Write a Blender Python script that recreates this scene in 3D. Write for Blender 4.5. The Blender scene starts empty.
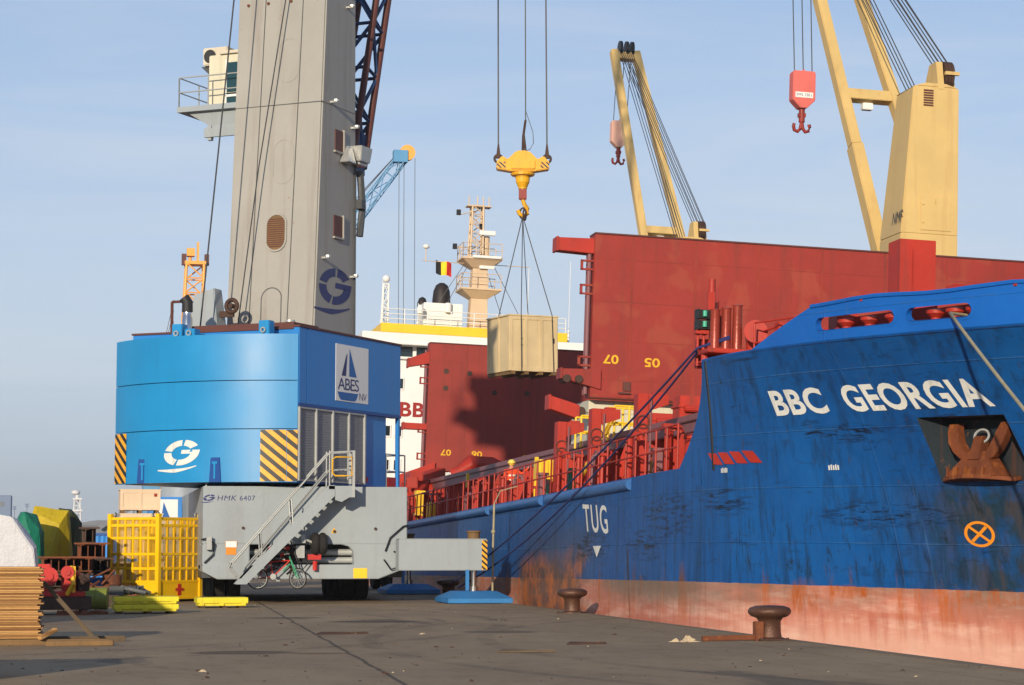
import bpy, bmesh, math, random
from mathutils import Vector, Matrix
R = math.radians
random.seed(7)
scene = bpy.context.scene
COL = scene.collection

# ------------------------------------------------------------------ camera, sky, sun, exposure
cam = bpy.data.objects.new('camera', bpy.data.cameras.new('camera'))
COL.objects.link(cam)
cam.location = (0, 0, 1.65)
cam.rotation_euler = (R(90 + 5.336), 0, R(-11.11))
cam.data.sensor_width = 36
cam.data.lens = 77.34
cam.data.clip_start = 0.5
cam.data.clip_end = 20000
scene.camera = cam

SUN_TRAVEL = 25.2      # azimuth (from +Y to +X) in which the light travels
SUN_EL = 14.1
world = bpy.data.worlds.new('World')
scene.world = world
world.use_nodes = True
wn, wl = world.node_tree.nodes, world.node_tree.links
wn.clear()
wout = wn.new('ShaderNodeOutputWorld')
wbg = wn.new('ShaderNodeBackground')
wbg.inputs['Strength'].default_value = 0.15
sky = wn.new('ShaderNodeTexSky')
sky.sky_type = 'NISHITA'
sky.sun_disc = False
sky.sun_elevation = R(SUN_EL)
sky.sun_rotation = R(SUN_TRAVEL + 180)
sky.air_density = 0.7
sky.dust_density = 0.3
sky.ozone_density = 4.0
tc = wn.new('ShaderNodeTexCoord')
mp = wn.new('ShaderNodeMapping')
mp.inputs['Scale'].default_value = (1.6, 1.6, 13.0)
mp.inputs['Rotation'].default_value = (R(4), R(6), 0)
nz = wn.new('ShaderNodeTexNoise')
nz.inputs['Scale'].default_value = 1.6
nz.inputs['Detail'].default_value = 7
nz.inputs['Roughness'].default_value = 0.55
nz.inputs['Distortion'].default_value = 0.6
rmp = wn.new('ShaderNodeValToRGB')
rmp.color_ramp.elements[0].position = 0.42
rmp.color_ramp.elements[1].position = 0.72
rmp.color_ramp.elements[0].color = (0, 0, 0, 1)
rmp.color_ramp.elements[1].color = (0.4, 0.4, 0.4, 1)
mix = wn.new('ShaderNodeMixRGB')
mix.inputs['Color2'].default_value = (5.0, 5.15, 5.4, 1)
wl.new(tc.outputs['Generated'], mp.inputs['Vector'])
wl.new(mp.outputs['Vector'], nz.inputs['Vector'])
wl.new(nz.outputs['Fac'], rmp.inputs['Fac'])
wl.new(rmp.outputs['Color'], mix.inputs['Fac'])
# low winter haze: the sky pales and greys towards the horizon
sxyz = wn.new('ShaderNodeSeparateXYZ')
wl.new(tc.outputs['Generated'], sxyz.inputs[0])
hz_c = wn.new('ShaderNodeValToRGB')
for i_, (p_, c_) in enumerate(((0.0, (0.37, 0.42, 0.49)), (0.10, (0.57, 0.645, 0.72)), (0.20, (0.53, 0.645, 0.77)), (0.42, (0.36, 0.50, 0.74)))):
    el_ = hz_c.color_ramp.elements[i_] if i_ < 2 else hz_c.color_ramp.elements.new(p_)
    el_.position = p_; el_.color = c_ + (1,)
hz_f = wn.new('ShaderNodeMapRange')
hz_f.inputs[1].default_value = 0.0; hz_f.inputs[2].default_value = 0.55; hz_f.inputs[3].default_value = 0.94; hz_f.inputs[4].default_value = 0.25
hz_m = wn.new('ShaderNodeMixRGB')
hz_s = wn.new('ShaderNodeMixRGB'); hz_s.blend_type = 'MULTIPLY'; hz_s.inputs[0].default_value = 1.0
hz_s.inputs[2].default_value = (1 / .15, 1 / .15, 1 / .15, 1)
wl.new(sxyz.outputs[2], hz_c.inputs[0]); wl.new(sxyz.outputs[2], hz_f.inputs[0])
wl.new(hz_c.outputs[0], hz_s.inputs[1])
wl.new(hz_f.outputs[0], hz_m.inputs[0]); wl.new(sky.outputs['Color'], hz_m.inputs[1]); wl.new(hz_s.outputs[0], hz_m.inputs[2])
wl.new(hz_m.outputs[0], mix.inputs['Color1'])
wl.new(mix.outputs['Color'], wbg.inputs['Color'])
wl.new(wbg.outputs['Background'], wout.inputs['Surface'])

sun = bpy.data.objects.new('sun', bpy.data.lights.new('sun', 'SUN'))
COL.objects.link(sun)
sun.data.energy = 4.6
sun.data.angle = R(0.8)
sun.data.color = (1.0, 0.86, 0.66)
_d = Vector((math.sin(R(SUN_TRAVEL)) * math.cos(R(SUN_EL)), math.cos(R(SUN_TRAVEL)) * math.cos(R(SUN_EL)), -math.sin(R(SUN_EL))))
sun.rotation_euler = _d.to_track_quat('-Z', 'Y').to_euler()
sun.location = (-60, -100, 60)
scene.view_settings.view_transform = 'Standard'
scene.view_settings.look = 'None'
scene.view_settings.exposure = 0.0
scene.view_settings.gamma = 1.0
scene.view_settings.use_curve_mapping = False

# ------------------------------------------------------------------ materials
def srgb(r, g, b):
    f = lambda c: (c / 255) / 12.92 if c / 255 <= 0.04045 else ((c / 255 + 0.055) / 1.055) ** 2.4
    return (f(r), f(g), f(b), 1)

class NT:
    def __init__(s, m):
        s.t = m.node_tree
        s.n, s.l = m.node_tree.nodes, m.node_tree.links
    def node(s, typ, **kw):
        n = s.n.new(typ)
        for k, v in kw.items():
            if k in ('operation', 'blend_type', 'noise_dimensions', 'feature', 'data_type', 'use_clamp'): setattr(n, k, v)
            else: s.put(n.inputs[k], v)
        return n
    def put(s, sock, v):
        if hasattr(v, 'is_linked'): s.l.new(v, sock)
        else: sock.default_value = v
    def math(s, op, a, b=0.0, clamp=False):
        n = s.n.new('ShaderNodeMath'); n.operation = op; n.use_clamp = clamp
        s.put(n.inputs[0], a); s.put(n.inputs[1], b)
        return n.outputs[0]
    def mix(s, f, a, b, mode='MIX'):
        n = s.n.new('ShaderNodeMixRGB'); n.blend_type = mode
        s.put(n.inputs[0], f); s.put(n.inputs[1], a); s.put(n.inputs[2], b)
        return n.outputs[0]
    def noise(s, vec, scale, detail=4, rough=0.55, dist=0.0):
        n = s.n.new('ShaderNodeTexNoise')
        s.put(n.inputs['Vector'], vec); n.inputs['Scale'].default_value = scale
        n.inputs['Detail'].default_value = detail; n.inputs['Roughness'].default_value = rough
        n.inputs['Distortion'].default_value = dist
        return n.outputs['Fac']
    def mapping(s, vec, scale=(1, 1, 1), loc=(0, 0, 0), rot=(0, 0, 0)):
        n = s.n.new('ShaderNodeMapping')
        s.put(n.inputs['Vector'], vec)
        n.inputs['Scale'].default_value = scale; n.inputs['Location'].default_value = loc; n.inputs['Rotation'].default_value = rot
        return n.outputs[0]
    def ramp(s, f, p0, p1, invert=False):
        n = s.n.new('ShaderNodeMapRange'); n.clamp = True
        s.put(n.inputs[0], f)
        s.put(n.inputs[1], p0); s.put(n.inputs[2], p1)
        n.inputs[3].default_value = 1.0 if invert else 0.0
        n.inputs[4].default_value = 0.0 if invert else 1.0
        return n.outputs[0]
    def sep(s, vec):
        n = s.n.new('ShaderNodeSeparateXYZ'); s.put(n.inputs[0], vec)
        return n.outputs

def new_mat(name):
    m = bpy.data.materials.new(name); m.use_nodes = True
    t = NT(m)
    b = t.n['Principled BSDF']
    return m, t, b

RUST = (0.16, 0.050, 0.016, 1)
GRIME = (0.045, 0.036, 0.028, 1)
def paint(name, col, var=0.10, rough=0.5, metallic=0.0, rust=0.0, streak=0.25, scale=1.0, bump=0.02, grime=GRIME, spec=0.4, patch=None):
    """weathered paint: tonal variation, vertical dirt streaks, rust spots, slight relief"""
    m, t, b = new_mat(name)
    v = t.n.new('ShaderNodeTexCoord').outputs['Object']
    big = t.noise(v, 0.55 * scale, 5, 0.6)
    fine = t.noise(v, 7.0 * scale, 4, 0.65)
    c = t.mix(t.ramp(big, 0.3, 0.7), tuple(x * (1 - var) for x in col[:3]) + (1,), tuple(min(1, x * (1 + var)) for x in col[:3]) + (1,))
    c = t.mix(t.math('MULTIPLY', t.ramp(fine, 0.4, 0.75), var * 0.9), c, tuple(x * 0.6 for x in col[:3]) + (1,))
    if patch:
        pm = t.ramp(t.noise(v, 0.9 * scale, 2, 0.4, 0.4), 0.56, 0.62)
        c = t.mix(t.math('MULTIPLY', pm, 0.14), c, patch)
    if streak:
        sv = t.mapping(v, (3.2 * scale, 3.2 * scale, 0.16 * scale))
        st = t.math('MULTIPLY', t.ramp(t.noise(sv, 1.0, 5, 0.6), 0.52, 0.78), streak)
        c = t.mix(st, c, grime)
    if rust:
        rn = t.noise(v, 2.3 * scale, 8, 0.72)
        rm = t.ramp(rn, 0.70 - 0.22 * rust, 0.76 - 0.18 * rust)
        rc = t.mix(fine, RUST, (0.30, 0.11, 0.03, 1))
        c = t.mix(rm, c, rc)
    t.l.new(c, b.inputs['Base Color'])
    b.inputs['Roughness'].default_value = rough
    t.l.new(t.ramp(fine, 0.0, 1.0), t.node('ShaderNodeMath').inputs[0])
    rr = t.math('ADD', t.math('MULTIPLY', big, 0.25), rough - 0.12)
    t.l.new(rr, b.inputs['Roughness'])
    b.inputs['Metallic'].default_value = metallic
    b.inputs['Specular IOR Level'].default_value = spec
    if bump:
        bp = t.n.new('ShaderNodeBump'); bp.inputs['Strength'].default_value = 0.35; bp.inputs['Distance'].default_value = bump
        t.l.new(t.math('ADD', fine, t.math('MULTIPLY', big, 1.5)), bp.inputs['Height'])
        t.l.new(bp.outputs[0], b.inputs['Normal'])
    return m

M = {}
M['blue_cw'] = paint('bright_blue_paint', srgb(20, 132, 190), 0.08, 0.40, streak=0.22, bump=0.002, spec=0.5, grime=srgb(40, 84, 120))
M['blue_side'] = paint('panel_blue_paint', srgb(36, 122, 196), 0.06, 0.4, streak=0.12, bump=0.01)
M['blue_dark'] = paint('dark_blue_paint', srgb(20, 70, 140), 0.08, 0.45, streak=0.2)
M['grey_crane'] = paint('crane_grey_paint', srgb(150, 158, 162), 0.06, 0.5, streak=0.22, rust=0.05, grime=srgb(120, 95, 75))
M['grey_tower'] = paint('tower_grey_paint', srgb(156, 153, 146), 0.06, 0.55, streak=0.42, rust=0.10, scale=0.8, grime=srgb(118, 98, 82))
M['grey_dark'] = paint('dark_grey_metal', srgb(70, 72, 74), 0.15, 0.5, streak=0.2)
M['louvre'] = paint('louvre_grey', srgb(132, 134, 136), 0.08, 0.6, streak=0.25)
M['galv'] = paint('galvanised_steel', srgb(168, 170, 168), 0.1, 0.45, streak=0.15, metallic=0.25)
M['white'] = paint('white_paint', srgb(226, 226, 222), 0.03, 0.5, streak=0.06, bump=0.006)
M['white_mark'] = paint('white_lettering', srgb(216, 216, 210), 0.06, 0.55, streak=0.4, bump=0, rust=0.06, scale=2.0, grime=srgb(110, 104, 98))
M['navy_mark'] = paint('navy_lettering', srgb(46, 52, 104), 0.08, 0.5, streak=0.0, bump=0)
M['sail_blue'] = paint('sail_blue_lettering', srgb(28, 96, 165), 0.05, 0.5, streak=0.0, bump=0)
M['sign_white'] = paint('sign_board_white', srgb(228, 228, 224), 0.03, 0.5, streak=0.05, bump=0)
M['red_mark'] = paint('red_lettering', srgb(150, 30, 26), 0.08, 0.5, streak=0.0, bump=0)
M['yellow_mark'] = paint('yellow_lettering', srgb(224, 170, 30), 0.1, 0.5, streak=0.1, bump=0)
M['orange_mark'] = paint('orange_lettering', srgb(232, 140, 30), 0.1, 0.5, streak=0.1, bump=0)
M['hook_yellow'] = paint('hook_block_yellow', srgb(228, 168, 22), 0.10, 0.45, streak=0.35, rust=0.12, scale=2)
M['cage_yellow'] = paint('cage_yellow_paint', srgb(240, 190, 10), 0.06, 0.45, streak=0.12, scale=2)
M['lemon'] = paint('lemon_yellow_paint', srgb(222, 205, 40), 0.12, 0.55, streak=0.3, scale=3, rust=0.08)
M['crane_cream'] = paint('ship_crane_cream_paint', srgb(204, 174, 112), 0.07, 0.5, streak=0.32, rust=0.14, grime=srgb(150, 100, 55))
M['cream'] = paint('pale_cream_paint', srgb(206, 200, 176), 0.05, 0.5, streak=0.2)
M['mast_buff'] = paint('mast_buff_paint', srgb(208, 182, 150), 0.06, 0.5, streak=0.15)
M['ship_yellow'] = paint('ship_yellow_paint', srgb(240, 195, 40), 0.06, 0.5, streak=0.1)
M['deck_red'] = paint('deck_red_oxide_paint', srgb(172, 44, 26), 0.16, 0.55, streak=0.5, rust=0.14)
M['cover_red'] = paint('hatch_cover_red_paint', srgb(146, 44, 34), 0.16, 0.6, streak=0.6, rust=0.14, scale=0.9, patch=srgb(176, 104, 66), grime=srgb(96, 46, 34))
M['cover_red2'] = paint('hatch_cover_dark_red_paint', srgb(146, 48, 38), 0.16, 0.6, streak=0.55, rust=0.14, scale=0.9, grime=srgb(80, 38, 32))
M['seam_red'] = paint('seam_dark_red', srgb(142, 48, 34), 0.2, 0.65, streak=0.4, rust=0.2)
M['coaming'] = paint('coaming_purple_red', srgb(128, 84, 88), 0.12, 0.55, streak=0.3, rust=0.08)
M['mark_black'] = paint('black_paint', srgb(24, 24, 26), 0.2, 0.5, streak=0)
M['rubber'] = paint('tyre_rubber', srgb(34, 32, 30), 0.25, 0.85, streak=0.25, grime=srgb(95, 84, 70), scale=3)
M['rope_blue'] = paint('blue_rope', srgb(38, 44, 96), 0.2, 0.85, streak=0, scale=8)
M['rope_pale'] = paint('pale_rope', srgb(160, 150, 122), 0.15, 0.9, streak=0, scale=8)
M['wire'] = paint('wire_rope', srgb(62, 62, 64), 0.2, 0.5, streak=0, bump=0)
M['rust'] = paint('rusty_steel', srgb(112, 62, 36), 0.35, 0.8, streak=0.4, rust=0.55, scale=3)
M['rust_dark'] = paint('dark_rusty_steel', srgb(70, 48, 38), 0.35, 0.7, streak=0.4, rust=0.3, scale=3)
M['bollard'] = paint('worn_bollard_iron', srgb(92, 62, 48), 0.25, 0.45, streak=0.3, rust=0.35, scale=4, metallic=0.3, bump=0.03)
M['pink_block'] = paint('faded_pink_block', srgb(214, 106, 98), 0.08, 0.55, streak=0.2, scale=2)
M['pale_pink'] = paint('pale_pink_block', srgb(226, 178, 160), 0.08, 0.55, streak=0.2, scale=2)
M['hook_red'] = paint('dull_red_hook', srgb(140, 44, 36), 0.15, 0.5, streak=0.3, scale=3)
M['glass_dark'] = paint('dark_window', srgb(24, 36, 40), 0.15, 0.12, streak=0, bump=0, spec=0.8)
M['glass_teal'] = paint('teal_window', srgb(18, 58, 62), 0.2, 0.12, streak=0, bump=0, spec=0.8)
M['far_blue'] = paint('blue_crane_paint', srgb(84, 142, 184), 0.08, 0.5, streak=0.1)
M['far_orange'] = paint('orange_crane_paint', srgb(235, 165, 75), 0.08, 0.5, streak=0.1)
M['boom_red'] = paint('boom_brown_paint', srgb(92, 50, 42), 0.15, 0.55, streak=0.3, rust=0.1)
M['boom_blue'] = paint('boom_blue_paint', srgb(32, 62, 104), 0.12, 0.5, streak=0.2)
M['tarp_green'] = paint('green_tarpaulin', srgb(16, 118, 92), 0.15, 0.55, streak=0.15, scale=2, bump=0.16)
M['tarp_yellow'] = paint('yellow_tarpaulin', srgb(190, 164, 22), 0.12, 0.5, streak=0.25, scale=2, bump=0.16)
M['tarp_olive'] = paint('olive_tarpaulin', srgb(58, 66, 36), 0.15, 0.6, streak=0.15, scale=2, bump=0.16)
M['wrap_white'] = paint('white_wrap_film', srgb(206, 205, 208), 0.08, 0.35, streak=0.25, scale=2.5, bump=0.2, grime=srgb(150, 148, 150))
M['wood_crate'] = paint('pale_crate_plywood', srgb(206, 184, 142), 0.10, 0.75, streak=0.22, scale=1.6, grime=srgb(140, 112, 74))
M['wood_pink'] = paint('pinkish_crate_board', srgb(222, 196, 166), 0.08, 0.75, streak=0.2, scale=2, grime=srgb(150, 120, 90))
M['wood_brown'] = paint('brown_crate_wood', srgb(120, 92, 58), 0.2, 0.8, streak=0.3, scale=3)
M['timber_grey'] = paint('grey_timber', srgb(96, 80, 62), 0.2, 0.85, streak=0.3, scale=4)
M['red_machine'] = paint('red_machine_paint', srgb(190, 40, 34), 0.1, 0.5, streak=0.3, scale=3, rust=0.15)
M['olive'] = paint('olive_drum_paint', srgb(112, 118, 40), 0.15, 0.5, streak=0.3, scale=3)
M['box_blue'] = paint('blue_box_paint', srgb(40, 84, 150), 0.12, 0.55, streak=0.3, scale=3)
M['container_blue'] = paint('blue_container_paint', srgb(50, 130, 205), 0.08, 0.5, streak=0.3, scale=2)
M['green_pump'] = paint('sea_green_paint', srgb(60, 150, 110), 0.1, 0.5, streak=0.2)
M['pad_blue'] = paint('outrigger_pad_blue', srgb(46, 118, 178), 0.14, 0.6, streak=0.2, rust=0.16, scale=1.6)
M['skin'] = paint('skin', srgb(196, 140, 112), 0.05, 0.5, streak=0, bump=0)
M['suit_orange'] = paint('orange_workwear', srgb(226, 74, 34), 0.1, 0.8, streak=0, scale=4)
M['hivis'] = paint('reflective_tape', srgb(215, 215, 195), 0.05, 0.4, streak=0, bump=0)
M['helmet'] = paint('yellow_helmet', srgb(240, 210, 90), 0.05, 0.3, streak=0, bump=0)
M['funnel_black'] = paint('funnel_black', srgb(40, 34, 34), 0.2, 0.6, streak=0.2)
M['chrome'] = paint('chrome_rod', srgb(200, 200, 200), 0.05, 0.18, metallic=1.0, streak=0, bump=0)
M['silver'] = paint('silver_lamp_casing', srgb(190, 190, 186), 0.08, 0.35, metallic=0.5, streak=0.1)
M['flag_black'] = paint('black_cloth', srgb(26, 26, 28), 0.1, 0.8, streak=0, bump=0)
M['flag_yellow'] = paint('yellow_cloth', srgb(240, 200, 40), 0.1, 0.8, streak=0, bump=0)
M['flag_red'] = paint('red_cloth', srgb(215, 50, 44), 0.1, 0.8, streak=0, bump=0)
M['ac_beige'] = paint('beige_plastic', srgb(202, 192, 172), 0.05, 0.5, streak=0.2)
M['lamp_green'] = paint('green_lens', srgb(70, 170, 140), 0.05, 0.2, streak=0, bump=0)
M['fan_dark'] = paint('dark_grille', srgb(40, 40, 42), 0.2, 0.6, streak=0)
M['debris'] = paint('pale_rag', srgb(190, 170, 140), 0.2, 0.9, streak=0.2, scale=5)
M['far_bldg'] = paint('distant_block_grey', srgb(112, 128, 152), 0.06, 0.7, streak=0.1, scale=0.1)
M['far_shed'] = paint('distant_shed_grey', srgb(112, 116, 124), 0.06, 0.7, streak=0.1, scale=0.1)
M['far_green'] = paint('distant_green_shed', srgb(150, 158, 120), 0.08, 0.8, streak=0.1, scale=0.1)
M['far_white'] = paint('distant_mast_white', srgb(205, 205, 205), 0.05, 0.6, streak=0.05)

def hazard_mat(name, ax, ay, az, period, dark=srgb(28, 26, 24), light=srgb(236, 168, 30)):
    m, t, b = new_mat(name)
    v = t.n.new('ShaderNodeTexCoord').outputs['Object']
    s = t.sep(v)
    q = t.math('ADD', t.math('ADD', t.math('MULTIPLY', s[0], ax), t.math('MULTIPLY', s[1], ay)), t.math('MULTIPLY', s[2], az))
    f = t.math('FRACT', t.math('MULTIPLY', q, 1 / period))
    k = t.math('GREATER_THAN', f, 0.52)
    n = t.noise(v, 6, 4)
    l = t.mix(t.math('MULTIPLY', t.ramp(n, .45, .8), .35), light, GRIME)
    t.l.new(t.mix(k, l, dark), b.inputs['Base Color'])
    b.inputs['Roughness'].default_value = 0.5
    return m

def wood_stack_mat():
    m, t, b = new_mat('stacked_board_edges')
    v = t.n.new('ShaderNodeTexCoord').outputs['Object']
    s = t.sep(v)
    layer = t.math('FLOOR', t.math('MULTIPLY', s[2], 1 / 0.028))
    wn_ = t.n.new('ShaderNodeTexWhiteNoise'); wn_.noise_dimensions = '1D'
    t.l.new(layer, wn_.inputs['W'])
    g = t.noise(t.mapping(v, (2, 2, 40)), 3, 5, .65)
    oi = t.n.new('ShaderNodeObjectInfo')
    c = t.mix(t.math('FRACT', t.math('ADD', wn_.outputs[0], oi.outputs['Random'])), srgb(126, 84, 42), srgb(208, 160, 98))
    c = t.mix(t.math('MULTIPLY', t.ramp(g, .45, .75), .6), c, srgb(92, 60, 32))
    t.l.new(c, b.inputs['Base Color'])
    b.inputs['Roughness'].default_value = 0.85
    return m
M['boards'] = wood_stack_mat()

CRK = (0.0365, 2.95)
def ground_mat():
    m, t, b = new_mat('quay_asphalt')
    v = t.n.new('ShaderNodeTexCoord').outputs['Object']
    s = t.sep(v)
    big = t.noise(v, 0.11, 6, 0.62, 0.5)
    mid = t.noise(t.mapping(v, (1, 0.45, 1)), 0.6, 6, 0.65, 0.3)
    fine = t.noise(v, 14, 5, 0.7)
    gr = t.noise(v, 90, 2, 0.6)
    c = t.mix(t.ramp(big, .3, .7), srgb(136, 114, 86), srgb(168, 144, 110))
    c = t.mix(t.math('MULTIPLY', t.ramp(mid, .40, .72), .55), c, srgb(112, 96, 74))
    c = t.mix(t.math('MULTIPLY', t.ramp(mid, .55, .36), .0), c, srgb(140, 122, 104))
    m2_ = t.noise(t.mapping(v, (1, .5, 1), (11, 3, 0)), 2.2, 8, .75)
    c = t.mix(t.math('MULTIPLY', t.ramp(m2_, .46, .66), .45), c, srgb(150, 134, 112))
    c = t.mix(t.math('MULTIPLY', t.ramp(m2_, .47, .30), .5), c, srgb(92, 78, 60))
    # tar patches and oil stains with outlines of their own
    st = t.ramp(t.noise(t.mapping(v, (1, .55, 1), (31, 7, 0)), 0.30, 5, .6, .6), .63, .68)
    c = t.mix(t.math('MULTIPLY', st, .55), c, srgb(58, 52, 48))
    sp = t.ramp(t.noise(v, 1.7, 4, .6), .70, .74)
    c = t.mix(t.math('MULTIPLY', sp, .6), c, srgb(46, 40, 36))
    lt = t.ramp(t.noise(t.mapping(v, (1, 1, 1), (5, 3, 0)), 2.6, 5, .7), .69, .73)
    c = t.mix(t.math('MULTIPLY', lt, .5), c, srgb(168, 150, 128))
    c = t.mix(t.math('MULTIPLY', gr, .30), c, srgb(88, 80, 70))
    c = t.mix(t.math('MULTIPLY', t.ramp(fine, .5, .8), .35), c, srgb(176, 160, 140))
    # brown spills and old tyre arcs
    wv = t.math('MULTIPLY', t.math('SUBTRACT', t.noise(v, 1.1, 6, .7), .5), 1.1)
    for cx_, cy_, rx_, ry_, cc_ in ((2.6, 35.3, .95, .75, (72, 56, 40)), (6.55, 49.6, 1.1, .9, (48, 40, 34)), (4.9, 52.5, 1.0, .55, (54, 46, 38)), (3.75, 34.8, .55, .35, (104, 76, 50)), (8.2, 43.0, .9, .8, (84, 72, 58))):
        dx_ = t.math('MULTIPLY', t.math('SUBTRACT', s[0], cx_), 1 / rx_); dy_ = t.math('MULTIPLY', t.math('SUBTRACT', s[1], cy_), 1 / ry_)
        d_ = t.math('ADD', t.math('ADD', t.math('MULTIPLY', dx_, dx_), t.math('MULTIPLY', dy_, dy_)), wv)
        c = t.mix(t.math('MULTIPLY', t.ramp(d_, .55, .95, True), .75), c, srgb(*cc_))
    for ox_, oy_, rr_ in ((-14.0, 52.0, 21.3), (-14.0, 52.0, 23.5), (30.0, 36.0, 23.0), (30.0, 36.0, 25.1)):
        dx_ = t.math('SUBTRACT', s[0], ox_); dy_ = t.math('SUBTRACT', s[1], oy_)
        d_ = t.math('ABSOLUTE', t.math('SUBTRACT', t.math('SQRT', t.math('ADD', t.math('MULTIPLY', dx_, dx_), t.math('MULTIPLY', dy_, dy_))), rr_))
        c = t.mix(t.math('MULTIPLY', t.math('MULTIPLY', t.ramp(d_, .12, .20, True), t.ramp(mid, .36, .6)), .32), c, srgb(60, 54, 48))
    # long crack / joint running along the quay
    wob = t.math('MULTIPLY', t.math('SUBTRACT', t.noise(t.mapping(v, (.0, 1, 0)), 0.5, 6, .75), .5), .22)
    line = t.math('ABSOLUTE', t.math('SUBTRACT', t.math('ADD', s[0], wob), t.math('ADD', t.math('MULTIPLY', s[1], CRK[0]), CRK[1])))
    ck = t.ramp(line, 0.015, 0.05, True)
    line2 = t.math('ABSOLUTE', t.math('SUBTRACT', t.math('ADD', s[0], t.math('MULTIPLY', wob, .25)), 11.35))
    ck2 = t.ramp(line2, 0.01, 0.03, True)
    br = t.math('FRACT', t.math('MULTIPLY', s[1], 1 / 5.5))
    ck3 = t.math('MULTIPLY', t.ramp(t.math('ABSOLUTE', t.math('SUBTRACT', br, .5)), .0015, .004, True), t.math('GREATER_THAN', s[0], 11.35))
    cks = t.math('MAXIMUM', t.math('MAXIMUM', t.math('MULTIPLY', ck, .75), t.math('MULTIPLY', ck2, .4)), t.math('MULTIPLY', ck3, .5))
    c = t.mix(cks, c, srgb(38, 33, 30))
    t.l.new(c, b.inputs['Base Color'])
    t.l.new(t.math('ADD', t.math('MULTIPLY', mid, .25), .68), b.inputs['Roughness'])
    b.inputs['Specular IOR Level'].default_value = 0.3
    bp = t.n.new('ShaderNodeBump'); bp.inputs['Strength'].default_value = 0.5; bp.inputs['Distance'].default_value = 0.02
    t.l.new(t.math('ADD', t.math('ADD', fine, t.math('MULTIPLY', gr, .35)), t.math('MULTIPLY', mid, 2.0)), bp.inputs['Height'])
    t.l.new(bp.outputs[0], b.inputs['Normal'])
    return m
M['ground'] = ground_mat()

def water_mat():
    m, t, b = new_mat('harbour_water')
    v = t.n.new('ShaderNodeTexCoord').outputs['Object']
    b.inputs['Base Color'].default_value = (0.02, 0.03, 0.032, 1)
    b.inputs['Roughness'].default_value = 0.12
    bp = t.n.new('ShaderNodeBump'); bp.inputs['Strength'].default_value = 0.4; bp.inputs['Distance'].default_value = 0.15
    t.l.new(t.noise(v, 0.8, 6, .6), bp.inputs['Height'])
    t.l.new(bp.outputs[0], b.inputs['Normal'])
    return m
M['water'] = water_mat()

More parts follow.
